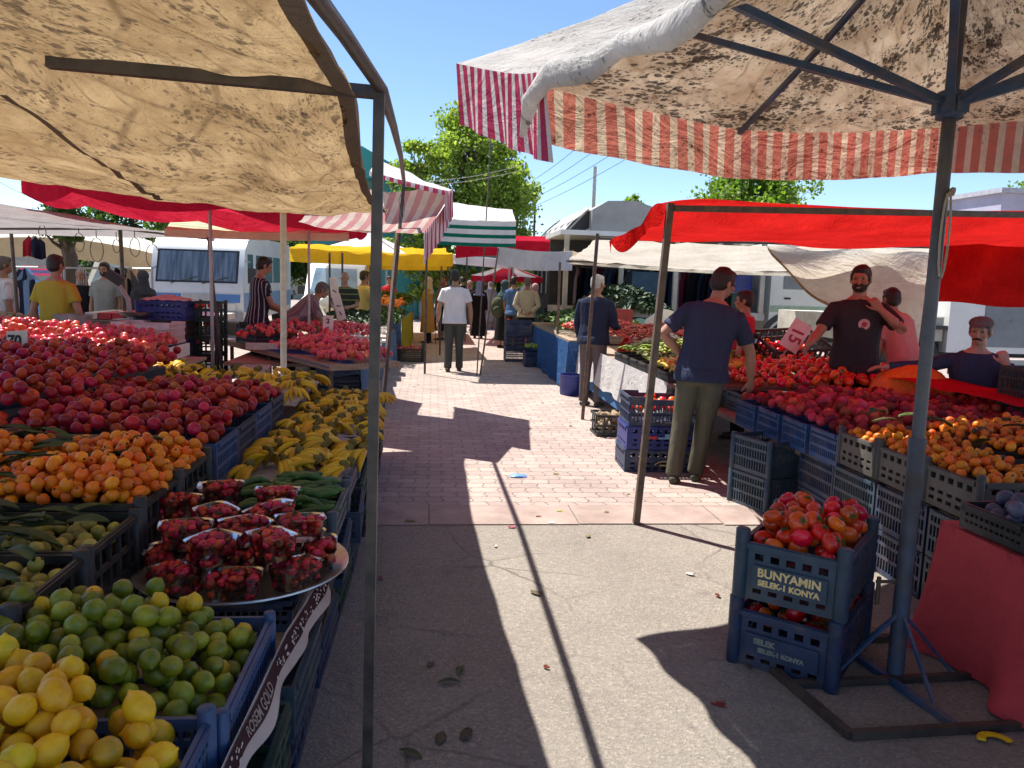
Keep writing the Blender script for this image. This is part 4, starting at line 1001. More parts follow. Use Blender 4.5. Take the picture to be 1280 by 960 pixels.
# white support pole by the bananas
t = P(354, 262, 7.35); bm = bmesh.new(); tube(bm, [t, down(t, -.01, 0)], .028, 10); single('support_pole', bm, WHITEP, 'round off-white support pole standing behind the rear bananas', 'pole')
def table(label, poly_top, z, th, legs, mat, leg_m=BROWN, name='stall_table', cat='table', loc=None):
    """plank top with outline poly_top on legs"""
    c = sum((V((x, y, 0)) for x, y in poly_top), V())/len(poly_top)
    t = thing(name, label, cat, (c.x, c.y, 0))
    bm = bmesh.new(); a = [bm.verts.new((x, y, z-th)) for x, y in poly_top]; b = [bm.verts.new((x, y, z)) for x, y in poly_top]; n = len(a)
    for k in range(n): bm.faces.new((a[k], a[(k+1) % n], b[(k+1) % n], b[k]))
    bm.faces.new(a[::-1]); bm.faces.new(b); obj('top', bm, mat, t)
    for x, y in legs:
        bm = bmesh.new(); tube(bm, [(x, y, 0), (x, y, z-th)], .022, 4, sq=True); obj('leg', bm, leg_m, t)
    return t
def rect(x0, x1, y0, y1): return [(x0, y0), (x1, y0), (x1, y1), (x0, y1)]
def mound(x0, x1, y0, y1, z, h, tilt=0.):
    def f(x, y):
        u = (x-x0)/(x1-x0); v = (y-y0)/(y1-y0); u = max(0, min(1, u)); v = max(0, min(1, v))
        return z+h*(sin(pi*u)**.6*sin(pi*v)**.6)+tilt*(x1-x)
    return f
# ------------------------------------------------------------------ west stall (fruit)
table('plank counter under the lemons, berries, cucumbers and bananas', rect(-1.04, -.47, 1.0, 7.0), .36, .03, [(-.6, 1.6), (-.6, 4.), (-.6, 6.8)], WOOD)
table('higher plank counter under the loquats and nectarines', rect(-3.9, -1.06, 1.0, 7.2), .50, .03, [(-1.15, 3.), (-1.15, 5.2), (-1.15, 7.), (-3, 4), (-3, 7)], WOOD)
table('plank counter in the sun under the pink apples', rect(-6.2, -2.5, 7.3, 8.9), .66, .03, [(-2.7, 7.5), (-2.7, 8.7), (-4.5, 7.5)], WOOD)
# upright crates propping the counter along the aisle
look = [('dark blue', NAVY, 'lattice'), ('dark green', GREENC, 'bar'), ('slate blue', TEALC, 'lattice'), ('black', BLACKC, 'bar'), ('navy', NAVY, 'bar')]
under = ['lemons', 'limes', 'berry tray', 'berry tray end next to the cucumbers', 'cucumbers', 'nearest bananas', 'middle of the aisle bananas', 'second half of the aisle bananas', 'farthest aisle bananas']
for k in range(9):
    nm, m, st = look[k % 5]
    crate((-.585+.012*(k % 3)+.02*R.random(), 1.35+k*.60, .17), pi/2+R.gauss(0, .03), f'{nm} crate stood on its long side under the {under[k]}', 'crates propping the fruit counter', (.52, .32, .17), m, st, tilt=(0, pi/2) if 0 else (0, 0))
    crate((-.585+.02*R.random(), 1.37+k*.60, .0), pi/2+R.gauss(0, .03), f'bottom {nm} crate on the asphalt below the {under[k]}', 'crates propping the fruit counter', (.54, .34, .17), look[(k+2) % 5][1], look[(k+2) % 5][2])
# lemons and limes
C1, C2 = (-.79, 1.44, .37), (-.77, 2.03, .345)
crate(C1, pi/2*0, 'blue crate heaped with lemons at the corner of the stall', None, (.60, .56, .22), BLUEC, 'lattice', posts=.245, pr=.022)
crate(C2, 0, 'blue crate of limes behind the lemon crate', None, (.60, .56, .22), BLUEC, 'lattice', posts=.235, pr=.018)
heap('lemon', (-1.12, -.53, 1.20, 1.80, lambda x, y: y < 1.69 or x < -.78), lambda x, y: .49+.12*min(1, max(0, (-.50-x)*4))*sin(pi*max(0, min(1, (y-1.0)/1.25))), 'yellow lemon heaped in the corner crate', 150, maxh=.09)
heap('lime', (-1.14, -.52, 1.78, 2.28), lambda x, y: .46+.15*min(1, max(0, (-.48-x)*3))*sin(pi*max(0, min(1, (y-1.6)/.9))), 'green lime in the blue crate behind the lemons', 165, maxh=.09, mixkind='ripening_lime', mixp=.13, mixlabel='yellowing lime among the green limes')
crate((-1.45, 1.95, .50), 0, 'bright blue crate edge beside the unripe loquats', None, (.56, .36, .24), BLUEC, 'lattice', posts=.26)
# lettered cloth strip hanging along the crates
def strip():
    t = thing('cloth_strip', 'pale cloth strip lettered GOLD ROSEM trailing along the citrus crates', 'cloth strip', (-.46, 1.2, .4))
    pts = [(-.478, 1.05, .50), (-.452, 1.35, .50), (-.447, 1.70, .505), (-.440, 2.0, .50), (-.432, 2.34, .50), (-.418, 2.62, .475), (-.40, 2.95, .46)]
    def c(u):
        x = u*(len(pts)-1); i = min(len(pts)-2, int(x)); return V(pts[i]).lerp(V(pts[i+1]), x-i)
    def f(u, v):
        p = c(u); p.z += -.085*v+.006*sin(u*37)*v; p.x += .012*sin(u*29)*v+.035*v-.004; return p
    bm = bmesh.new(); sheet(bm, f, 90, 8, 2.0, .1); cloth_obj('strip', bm, canvas('pale strip cloth', (.66, .56, .52), .2, wr=.3), t)
    bm = bmesh.new(); sheet(bm, lambda u, v: f(u, .04+.52*v)+V((.004, 0, 0)), 90, 4, 2., .06); cloth_obj('printed_band', bm, canvas('dark printed band', (.055, .032, .035), .1, c2=(.10, .05, .055), wr=.3), t)
    ink = pm('pale lettering', (.62, .52, .48), .8, .1, 30); pat = bmesh.new()
    for u0, s in ((.02, 'GOLD'), (.40, 'ROSEM GOLD')):
        me = text_mesh(s, .040, 'LEFT', bold=.0006)
        for v in me.vertices:
            q = u0+v.co.x/1.92; p = f(min(1, q), .30-v.co.y/.085); p2 = f(min(1, q+.01), .30); v.co = p+V((.0075, 0, .001))
        me.materials.clear(); me.materials.append(ink); obj('lettering', me, parent=t)
    rr = random.Random(3)
    for a, b in ((.16, .385), (.56, .98)):                 # leafy print between the words
        for i in range(int((b-a)*190)):
            u = rr.uniform(a, b); v = rr.uniform(.1, .5); r = rr.uniform(.004, .009); ph = rr.uniform(0, 6)
            vs = [pat.verts.new(f(u+r*cos(j*pi/3+ph)/1.92, v+r*.55*sin(j*pi/3+ph)/.085)+V((.007, 0, 0))) for j in range(6)]; pat.faces.new(vs)
    obj('leaf_print', pat, ink, t, smooth=None)
strip()
# berries on a round tray
def berries():
    cx, cy, z = -.70, 2.93, .475
    bm = bmesh.new(); lathe(bm, [(.0, 0), (.33, 0), (.372, .028), (.39, .032), (.392, .026), (.376, .020), (.335, -.006), (.0, -.006)], 48, (cx, cy, z), close=False)
    single('serving_tray', bm, CHROME, 'round dented metal tray carrying the berry punnets', 'tray')
    crate((cx-.02, cy-.05, .36), 0, 'navy crate holding up the round berry tray', None, (.5, .5, .112), NAVY, 'lattice')
    m, n, l = newmat('clear thin plastic'); out = n.new('ShaderNodeOutputMaterial'); tr = n.new('ShaderNodeBsdfTransparent'); gl = n.new('ShaderNodeBsdfGlossy'); mx = n.new('ShaderNodeMixShader'); fr = n.new('ShaderNodeFresnel')
    tr.inputs[0].default_value = (.93, .92, .92, 1); gl.inputs['Roughness'].default_value = .12; t = tex(n, l, scale=60); l.new(bump(n, l, t.outputs[0], .5, .004), gl.inputs['Normal'])
    l.new(mth(n, l, 'MULTIPLY_ADD', fr.outputs[0], .9, .10), mx.inputs[0]); l.new(tr.outputs[0], mx.inputs[1]); l.new(gl.outputs[0], mx.inputs[2]); l.new(mx.outputs[0], out.inputs[0])
    def punnet_mesh():
        bm = bmesh.new(); rings = []
        for (a, b, zz) in ((.070, .046, 0), (.075, .051, .008), (.088, .062, .084), (.096, .070, .089), (.096, .070, .092)):
            ring = []
            for k in range(24):
                an = 2*pi*k/24; e = .45; fx = abs(cos(an))**e*(1 if cos(an) > 0 else -1); fy = abs(sin(an))**e*(1 if sin(an) > 0 else -1)
                ring.append(bm.verts.new((a*fx*(1+.012*(k % 2)), b*fy*(1+.012*(k % 2)), zz)))
            rings.append(ring)
        for a, b in zip(rings, rings[1:]):
            for k in range(24): bm.faces.new((a[k], a[(k+1) % 24], b[(k+1) % 24], b[k]))
        bm.faces.new(rings[0][::-1]); return mesh('punnet', bm, m, 50)
    PM = punnet_mesh(); spots = []
    for r, k, o in ((.10, 3, .3), (.285, 8, .1)):
        for i in range(k):
            a = o+2*pi*i/k; spots.append((cx+r*cos(a), cy+r*sin(a)*.98, z+.003, a+pi/2))
    for r, k, o in ((.0, 1, .5), (.205, 6, 0.2)):
        for i in range(k):
            a = o+2*pi*i/k; spots.append((cx+r*cos(a), cy+r*sin(a), z+.105, a+R.gauss(0, .3)))
    spots += [(-1.02, 3.18, .60, .3), (-.90, 3.38, .60, .2), (-.66, 3.36, .585, .1)]
    names = 'clear plastic punnet of red berries on the round tray'
    for i, (x, y, zz, a) in enumerate(spots):
        o = obj('punnet', PM); o.location = (x, y, zz); o.rotation_euler = (R.gauss(0, .06), R.gauss(0, .06), a); tag(o, names, 'punnet', 'berry punnets on the tray')
        Mz = Matrix.Rotation(a, 4, 'Z'); top = zz > z+.05 or True
        for k in range(46):
            for _ in range(20):
                q = V((R.uniform(-.076, .076), R.uniform(-.050, .050), 0))
                break
            hz = .070+.020*(1-(abs(q.x)/.08)**2)*(1-(abs(q.y)/.055)**2)+R.uniform(-.006, .006); w = Mz @ q
            if k > 23: hz = R.uniform(.018, .066); q = V((.062*R.choice((-1, 1)), R.uniform(-.042, .042), 0)) if R.random() < .4 else V((R.uniform(-.064, .064), .040*R.choice((-1, 1)), 0)); w = Mz @ q
            put('strawberry', (x+w.x, y+w.y, zz+hz), rrot() @ Matrix.Scale(R.uniform(.95, 1.25), 4), 'small red strawberry in a clear punnet')
berries()
MASSLABEL['strawberry'] = 'remaining red berries filling the clear punnets'
# cucumbers
crate((-.71, 3.74, .37), 0, 'slate crate of cucumbers between the berries and the bananas', None, (.56, .58, .15), TEALC, 'lattice', posts=.17)
for i in range(64):
    lay = i // 22; x = R.uniform(-.90, -.50); y = R.uniform(3.50, 4.0); a = R.gauss(.25, .4)
    put('cucumber', (x, y, .475+.030*lay+.035*sin(pi*(x+1)/.6)+R.uniform(0, .012)), Euler((R.uniform(0, 6.28), R.gauss(0, .10), a)).to_matrix().to_4x4(), 'dark green cucumber piled beside the nearest bananas')
# bananas along the aisle and behind the nectarines
bm = bmesh.new()
sheet(bm, lambda u, v: V((lerp(-1.045, -.44, u), lerp(4.10, 7.0, v), .47+.055*sin(pi*u)+.02*noise.noise(V((u*4, v*9, 0))))), 20, 60, .6, 2.9); NEWS = canvas('printed paper liner', (.42, .38, .42), .1, c2=(.55, .5, .52), spots=((.12, .10, .12), 40, .3, .6), wr=.6)
o = cloth_obj('paper_liner', bm, NEWS); tag(o, 'crumpled printed paper lining under the aisle bananas', 'paper liner')
lab = ('yellow banana bunch lying on the aisle edge of the stall', 'bananas lying along the aisle')
for iy in range(18):
    for ix in range(4):
        x = -.93+ix*.15+R.gauss(0, .03)+.03*(iy % 2); y = 4.20+iy*.158+R.gauss(0, .03)
        bunch((x, y, .555+.04*sin(pi*(x+1.05)/.6)+R.uniform(0, .025)), R.uniform(2.2, 4.0) if R.random() < .6 else R.uniform(0, 6.28), lab[0], lab[1], R.choice((5, 6, 6, 7)), R.gauss(0, .15))
bm = bmesh.new(); sheet(bm, lambda u, v: V((lerp(-2.7, -1.0, u), lerp(5.75, 7.2, v), .64+.03*noise.noise(V((u*4, v*9, 0))))), 30, 20, 1.6, 1.4)
o = cloth_obj('paper_liner', bm, NEWS); tag(o, 'printed paper lining under the bananas behind the nectarines', 'paper liner')
lab = ('dull yellow banana bunch on the tier behind the nectarines', 'bananas behind the nectarines')
for iy in range(6):
    for ix in range(10):
        x = -2.5+ix*.163+R.gauss(0, .03); y = 5.90+iy*.225+R.gauss(0, .03)
        bunch((x, y, .73+R.uniform(0, .05)), R.uniform(2.4, 3.9) if R.random() < .5 else R.uniform(0, 6.28), lab[0], lab[1], R.choice((5, 6, 6)), R.gauss(0, .15))
for k, y in enumerate((4.42, 5.0, 5.58, 6.16, 6.74)):
    crate((-.74, y, .375), pi/2, ['navy crate lining the aisle under the banana bunches nearest the cucumbers', 'slate crate lining the aisle under the second stretch of bananas', 'navy crate lining the aisle under the middle bananas', 'black crate lining the aisle under the fourth stretch of bananas', 'navy crate at the far end of the aisle bananas'][k], 'crates along the aisle bananas', (.56, .60, .12+.02*(k % 2)), (NAVY, TEALC, NAVY, BLACKC, NAVY)[k], 'lattice', posts=.15)
# unripe loquats under leaves, in black crates
for k, y in enumerate((2.22, 2.66)):
    for j, x in enumerate((-1.36, -1.97)):
        crate((x, y, .51), 0, [['black crate of unripe loquats nearest the limes', 'black crate of unripe loquats nearest the camera side'], ['black crate of unripe loquats next to the berries', 'black crate of unripe loquats beside the ripe ones']][k][j], 'black loquat crates', (.60, .42, .21), BLACKC, 'bar', posts=.225)
        heap('unripe_loquat', (x-.27, x+.27, y-.18, y+.18), lambda x_, y_: .66, 'yellow green unripe loquat under loose leaves', 60, maxh=.06)
for k in range(84):
    leaf_obj((R.uniform(-2.2, -1.10), R.uniform(2.06, 2.85), .735+R.uniform(0, .035)), R.uniform(.13, .22), R.uniform(.05, .075), R.uniform(-.5, .5) if k % 3 else R.uniform(0, 6.3), 'long grey green leaf laid over the unripe loquats', 'leaves over the unripe loquats', .12)
# ripe loquats
rows = [(-1.36, 3.12), (-1.36, 3.56), (-1.97, 3.12), (-1.97, 3.56), (-2.58, 3.12), (-2.58, 3.56)]
rn = ['closest to the berries', 'against the cardboard by the nectarines', 'second from the berries', 'second along the cardboard', 'third from the berries', 'third along the cardboard']
for (x, y), s in zip(rows, rn):
    crate((x, y, .52), 0, 'black crate of ripe orange loquats '+s, 'black loquat crates', (.60, .43, .22), BLACKC, 'bar', posts=.245)
    heap('loquat', (x-.29, x+.29, y-.21, y+.21), mound(x-.36, x+.36, y-.29, y+.29, .665, .10), 'orange loquat heaped in the black crates by the nectarines', 170, maxh=.08, tilt=.9)
heap('loquat', (-3.0, -1.95, 3.75, 4.15), lambda x, y: .74+.1*(-1.95-x), 'orange loquat heaped in the black crates by the nectarines', 70, maxh=.06, tilt=.9)
for k in range(26):
    leaf_obj((R.uniform(-2.3, -1.12), R.uniform(2.95, 3.8), .80+R.uniform(0, .03)), R.uniform(.16, .25), R.uniform(.06, .085), R.uniform(-.6, .6), 'broad green leaf lying on the ripe loquats', 'leaves on the ripe loquats', .15)
bm = bmesh.new(); box(bm, (-1.93, 3.80, .70), (-1.2, 3.806, .815)); single('cardboard', bm, pm('brown cardboard', (.26, .19, .13), .85, .15, 6), 'brown cardboard strip standing between the loquats and nectarines', 'cardboard')
# nectarines
for i, (x, y, s) in enumerate(((-1.36, 4.12, 'front row by the cardboard'), (-1.36, 4.56, 'second row by the bananas'), (-1.36, 5.0, 'third row by the bananas'), (-1.36, 5.44, 'back row by the bananas'), (-1.94, 4.56, 'second row under the raised heap'), (-1.94, 5.0, 'third row under the raised heap'))):
    crate((x, y, .53), 0, 'blue crate of nectarines, '+s, 'blue nectarine crates', (.60, .43, .22), NAVY if i % 2 else BLUEC, 'lattice')
heap('nectarine', (-2.2, -1.085, 3.92, 5.66), mound(-2.5, -.80, 3.5, 6.0, .68, .13), 'dark red nectarine heaped in the blue crates', 400, maxh=.12)
crate((-2.35, 4.72, .68), 1.25, 'navy crate holding up the raised nectarine heap', None, (.9, .3, .18), NAVY, 'lattice')
heap('nectarine', (-3.6, -2.0, 4.15, 6.5, lambda x, y: x < -1.75-.32*(5.9-y)*.6), mound(-4.2, -1.8, 3.7, 7.2, .83, .14), 'dark red nectarine on the raised heap behind', 640, r=.036, maxh=.08)
bm = bmesh.new(); box(bm, (-4.0, 4.15, .5), (-2.15, 6.5, .83)); single('support_box', bm, pm('dark display riser', (.03, .035, .05), .8, .3, 6), 'dark riser box under the raised nectarine heap', 'riser')
MASSLABEL['nectarine'] = 'remaining dark red nectarines of the raised heap'
MASSLABEL['loquat'] = 'remaining orange loquats in the rows set farther back and across the aisle'
# pink apples in the sun
bm = bmesh.new(); box(bm, (-6.1, 7.2, .70), (-2.62, 7.22, .84)); box(bm, (-2.64, 7.22, .70), (-2.62, 8.7, .83)); box(bm, (-6.1, 7.22, .70), (-2.64, 8.7, .712)); single('display_tray', bm, WHITEC, 'long white tray of pink apples lit by the sun', 'tray')
heap('apple', (-5.4, -2.70, 7.28, 8.6), mound(-6.6, -2.3, 6.9, 9.2, .72, .24), 'shiny pink apple in the sunlit white tray', 520, r=.041, maxh=.1)
MASSLABEL['apple'] = 'remaining pink apples of the sunlit tray'
bm = bmesh.new(); tube(bm, [(-2.62, 7.25, .70), (-2.62, 7.25, .9)], .004, 5)
def sign(label, p, wd, ht, rz, tilt, texts, mat=PAPER, ink=INK, stick=None):
    t = thing('price_sign', label, 'price sign', p, 0); M = Matrix.Translation(p) @ Matrix.Rotation(rz, 4, 'Z') @ Matrix.Rotation(tilt[0], 4, 'X') @ Matrix.Rotation(tilt[1], 4, 'Y')
    bm = bmesh.new(); box(bm, (-wd/2, -.002, 0), (wd/2, .002, ht), M); obj('card', bm, mat, t)
    if stick: bm = bmesh.new(); tube(bm, [M @ V((0, .006, ht*.5)), M @ V((0, .006, -stick))], .006, 5); obj('stick', bm, WOOD, t)
    for s, size, x, z, rot in texts:
        lettering(s, size, M @ Matrix.Translation((x, -.0035, z)) @ Matrix.Rotation(pi/2, 4, 'X') @ Matrix.Rotation(rot, 4, 'Z'), ink, t, .004)
    return t
sign('cardboard price card marked 70 stuck above the nectarines', P(22, 441, 5.9), .16, .16, -.2, (-.15, -.1), [('70', .11, -.02, .085, -.1)], stick=.25)
bm = bmesh.new()
# a yellow bunch in the sun by the pink apples
for k in range(3): bunch((-2.45+.13*k, 6.9+.1*k, .80), 2.6+.5*k, 'sunlit banana bunch beside the white apple tray', 'sunlit bananas', 6)

# ------------------------------------------------------------------ west stall, next one along
tb = [G(276, 424, .62), G(412, 456, .62)]
d = (tb[1]-tb[0]); back = V((d.y, -d.x, 0)).normalized()*-1.0
if back.y < 0: back = -back
t = table('plank table where the striped shirt man works', [(p.x, p.y) for p in (tb[0], tb[1], tb[1]+back*.9, tb[0]+back*.9)], .62, .07, [(p.x, p.y) for p in (tb[0]+back*.1+d*.05, tb[1]+back*.1-d*.05, tb[0].lerp(tb[1], .45)+back*.1)], WOOD)
ang = atan2(d.y, d.x)
crate(tb[0].lerp(tb[1], .25)+back*.24+V((0, 0, .006)), ang+.02, 'dark crate of red fruit on the striped shirt man table', None, (.66, .4, .20), TEALC, 'lattice', posts=.26)
cc = tb[0].lerp(tb[1], .25)+back*.24; heap('tomato', (cc.x-.24, cc.x+.24, cc.y-.16, cc.y+.16), lambda x, y: .74, 'tomato in the dark crate before the striped shirt man', 22, maxh=.05)
bm = bmesh.new(); p = tb[0].lerp(tb[1], .52)+back*.16; box(bm, (p.x-.45, p.y-.02, .622), (p.x+.45, p.y+.02, .71), None); o = single('board', bm, WHITEP, 'white board edge lying along the plank table', 'board')
bm = bmesh.new(); sheet(bm, lambda u, v: (tb[0].lerp(tb[1], .45+.55*u)+back*(.35*(1-v)-.02)+V((0, 0, .012+.008*sin(u*9)-.05*v*u))), 20, 8, .8, .4); o = cloth_obj('plastic_sheet', bm, canvas('blue plastic sheeting', (.06, .16, .40), .25, wr=.6)); tag(o, 'blue plastic sheet spread over the end of the plank table', 'sheet')
# white crates of tomatoes with a denim blue cloth hanging below
q0 = P(403, 456, 9.9); q1 = P(468, 456, 9.9)
DEN = canvas('denim blue cloth', (.10, .17, .30), .15, c2=(.15, .23, .36), wr=.6)
e0, e1 = V((-.90, 9.85, .50)), V((-.70, 15., .62))
bm = bmesh.new(); sheet(bm, lambda u, v: e0.lerp(e1, u)+V((.03*v+.02*sin(u*40)*v, 0, -v*(e0.lerp(e1, u).z-.02))), 60, 8, 5, .6); o = cloth_obj('table_cloth', bm, DEN); tag(o, 'denim blue cloth hung down the aisle side of the strawberry table', 'cloth')
bm = bmesh.new(); sheet(bm, lambda u, v: V((lerp(-1.45, -.90, u), 9.83-.01*sin(u*9), lerp(.52, .34+.10*abs(u-.5), v))), 14, 4, .5, .2); o = cloth_obj('cloth_flap', bm, DEN); tag(o, 'denim blue flap folded over the front of the tomato crates', 'cloth')
table('strawberry table beside the denim cloth', [(-2.6, 10.0), (-.93, 10.0), (-.74, 15), (-2.6, 15)], .48, .04, [(-2.4, 10.2), (-2.4, 14.5)], WOOD)
for k in range(3):
    crate((-1.18-.0*k, 10.15+.02*k, .15*k), 0, ['bottom slate crate under the denim flap', 'middle slate crate under the denim flap', 'top slate crate under the denim flap'][k], 'crates under the tomato crate', (.52, .4, .15), TEALC, 'lattice')
for k in range(6):
    crate((-1.15+.04*k*.98, 10.12+k*.62, .50+.02*k), .05, 'white low crate of red fruit, '+['at the near corner over the denim flap', 'second along the denim cloth', 'third along the denim cloth', 'fourth along the denim cloth', 'fifth along the denim cloth', 'farthest along the denim cloth'][k], 'white crates over the denim cloth', (.52, .58, .16), WHITEC, 'bar')
heap('tomato', (-1.38, -.93, 9.88, 10.36), mound(-1.6, -.7, 9.7, 10.6, .60, .06), 'sunlit tomato in the white crate over the denim flap', 40, maxh=.06)
heap('apple', (-2.6, -.85, 10.4, 13.0), mound(-3.2, -.4, 10., 13.4, .62, .26), 'small red fruit heaped behind the white crates', 260, r=.04, maxh=.09)
for k in range(330):
    u, q = R.uniform(.47, 1.), R.uniform(.06, .88); p = tb[0].lerp(tb[1], u)+back*q
    put('apple', (p.x, p.y, .665+.17*sin(pi*min(1, q))*sin(pi*min(1, max(0, (u-.42)*1.6)))+R.uniform(-.02, .03)), rrot(), 'small red fruit heaped on the plank table end')
sign('white card sign with a black 1 stuck in the red fruit heap', P(410, 416, 10.9)+V((0, 0, -.02)), .14, .26, 0, (-.1, .0), [('1', .11, .0, .06, 0), ('2', .09, 0, .18, 0)], WHITEC, stick=.2)
sign('tall white price strip leaning over the red fruit heap', P(428, 400, 12.), .13, .40, 0, (-.2, -.28), [('I', .09, 0, .1, .2), ('I', .08, 0, .22, 1.2)], WHITEC, stick=.3)
sign('tall white price strip standing behind the leaning one', P(419, 372, 12.6), .13, .32, 0, (-.1, -.1), [('I', .09, 0, .1, .9)], WHITEC, stick=.5)
# crate stacks between the two stalls
zc = 0
for k, (H, m, s, nm) in enumerate(((.27, NAVY, 'lattice', 'bottom navy'), (.26, TEALC, 'lattice', 'second'), (.26, TEALC, 'dip', 'third'), (.24, PINKC, 'dip', 'pale pink top'))):
    crate((-3.28+.01*k, 9.3, zc), -.1, nm+' crate of the stack between the apples and the dark pole', 'crate stack with the pink crate', (.66, .44, H), m, s); zc += H-.006
zc = 0
for k in range(5):
    crate((-3.50+.01*(k % 2), 10.7, zc), -.1, ['bottom', 'second', 'third', 'fourth', 'royal blue topmost'][k]+' crate of the stack in front of the minibus', 'crate stack before the minibus', (.62, .42, .245), (BLACKC, BLACKC, NAVY, BLACKC, ROYAL)[k], 'panel' if k == 4 else 'lattice', posts=.25); zc += .24
zc = 0
for k in range(5):
    crate((-3.04, 10.9+.01*k, zc), -.05, ['bottom', 'second', 'third', 'fourth', 'topmost'][k]+' dark green crate of red fruit beside the royal blue one', 'green crate stack', (.36, .42, .245), GREENC, 'bar', posts=.26)
    cc = (-3.04, 10.9)
    heap('apple', (cc[0]-.14, cc[0]+.14, cc[1]-.17, cc[1]+.17), lambda x, y: zc+.15, 'red fruit in the dark green crate stack', 5, maxh=.04); zc += .24
bm = bmesh.new()
sheet(bm, lambda u, v: V((lerp(-3.8, -3.2, u), lerp(10.55, 10.9, v), 1.22+.06*sin(pi*u)*sin(pi*v)+.03*noise.noise(V((u*9, v*9, 0))))), 16, 10, .6, .3); o = cloth_obj('plastic_bag', bm, canvas('crumpled pale bag', (.76, .66, .58), .3, wr=.8, spots=((.6, .08, .10), 9, .32, .8))); tag(o, 'crumpled white and pink bag on the royal blue crate', 'bag')
for k, (x, y) in enumerate(((-2.3, 8.6), (-2.75, 8.7))): crate((x, y, .0), .1, ['low slate crate on the ground behind the rear bananas', 'low navy crate on the ground behind the rear bananas'][k], None, (.56, .4, .42), (TEALC, NAVY)[k], 'lattice')
crate((-2.1, 9.5, .0), .1, 'pale box crate on the ground by the plank table', None, (.3, .3, .5), PINKC, 'panel')
# potatoes and the shaded counter behind
table('dark counter of potatoes under the grey tarpaulin', rect(-7.5, -4.3, 9.0, 10.9), .70, .05, [(-4.5, 9.2), (-4.5, 10.6)], WOOD)
heap('potato', (-7.2, -4.4, 9.05, 10.6), mound(-8, -3.9, 8.7, 11, .70, .22), 'dusty brown potato heaped under the grey tarpaulin', 280, r=.055, maxh=.1)
MASSLABEL['potato'] = 'remaining potatoes heaped under the grey tarpaulin'
table('low table of red and white packed berries', [(P(92, 392, 11.8).x, 11.8), (P(205, 392, 11.2).x, 11.2), (P(205, 392, 11.2).x, 13.2), (P(92, 392, 11.8).x, 13.2)], .86, .06, [(-4.5, 12)], BROWN)
PK = pm('red and white packs', (.55, .04, .05), .4, .3, 8)
for k in range(10):
    bm = bmesh.new(); x = -5.05+.19*k; box(bm, (x, 11.9, .87), (x+.17, 12.9, .96)); bevel(bm, .01); o = single('berry_box', bm, [PK if k % 3 else WHITEC], 'low box of red berries on the table under the grey tarpaulin', 'box', 'berry boxes in a row')
    n0 = k
def scale_():
    p = P(158, 372, 10.4); t = thing('weighing_scale', 'metal weighing scale with a tilted display by the dark pole', 'scale', (p.x, 10.4, 0.9))
    z = p.z; bm = bmesh.new(); tube(bm, [(p.x-.12, 10.4, z+.22), (p.x+.02, 10.4, z-.02), (p.x+.06, 10.4, z-.3)], [.028, .03, .026], 8); obj('column', bm, GREYP, t)
    bm = bmesh.new(); box(bm, (p.x-.18, 10.34, z-.34), (p.x+.26, 10.66, z-.28)); bevel(bm, .01); obj('body', bm, GREYP, t)
    bm = bmesh.new(); lathe(bm, [(.05, 0), (.19, .05), (.21, .09), (.2, .09), (.17, .055), (.0, .02)], 20, (p.x+.08, 10.5, z-.27), close=False); obj('pan', bm, CHROME, t)
    bm = bmesh.new(); box(bm, (-.11, -.03, -.05), (.11, .03, .07), Matrix.Translation((p.x-.14, 10.4, z+.24)) @ Matrix.Rotation(.6, 4, 'Y')); obj('display', bm, DARKV, t)
scale_()
bm = bmesh.new(); p = P(92, 402, 9.3); lathe(bm, [(.10, 0), (.15, .05), (.20, .20), (.205, .20), (.16, .055), (.0, .02)], 20, (p.x, 9.3, p.z-.12), close=False); single('basin', bm, GREYP, 'grey plastic basin behind the pink apples', 'basin')
table('low trestle under the grey basin', rect(p.x-.6, p.x+.7, 9.0, 9.8), p.z-.125, .04, [(p.x-.5, 9.1), (p.x+.6, 9.1)], BROWN)
for k, x in enumerate((-4.0, -3.75)):
    crate((x+.1, 9.05, .0+.0), .05, ['navy crate on end below the grey basin', 'slate crate on end below the grey basin'][k], None, (.3, .4, .62), (NAVY, TEALC)[k], 'lattice')
# farther west: vegetables and the orange stall
table('vegetable table before the bald man', rect(-2.4, -.75, 13.4, 16.5), .60, .04, [(-.9, 13.6), (-.9, 16.3)], WOOD)
def massveg(label, name, x0, x1, y0, y1, z, h, mat, n, r, cat, L=None, seed=0):
    """uncountable greens or pods heaped on a table"""
    bm = bmesh.new(); rr = random.Random(seed+11); f = mound(x0-.2, x1+.2, y0-.2, y1+.2, z, h)
    for _ in range(n):
        x, y = rr.uniform(x0, x1), rr.uniform(y0, y1); p = V((x, y, f(x, y)+rr.uniform(0, .04)))
        if L:
            a = rr.uniform(0, 6.3); d = V((cos(a), sin(a), rr.gauss(0, .25)))*L*rr.uniform(.7, 1.2); q = V((rr.gauss(0, .02), rr.gauss(0, .02), .02))
            tube(bm, [p-d*.5, p+q, p+d*.5], [r*.6, r, r*.35], 5)
        else:
            M = Euler((rr.gauss(0, .7), rr.gauss(0, .7), rr.uniform(0, 6.3))).to_matrix(); leaf(bm, p, r*rr.uniform(1.5, 3), r*rr.uniform(.6, 1.1), M, .3)
    bmesh.ops.recalc_face_normals(bm, faces=bm.faces) if L else None
    me = bpy.data.meshes.new(name)
    for fc in bm.faces: fc.smooth = True
    bm.to_mesh(me); bm.free(); me.materials.append(mat); o = obj(name, me); return tag(o, label, cat, None, 'stuff')
GRN = pm('leafy greens', (.055, .12, .02), .6, .4, 10, c2=(.12, .20, .04), rand=.7); DGRN = pm('dark leafy greens', (.02, .05, .015), .6, .4, 10, c2=(.05, .09, .03), rand=.6)
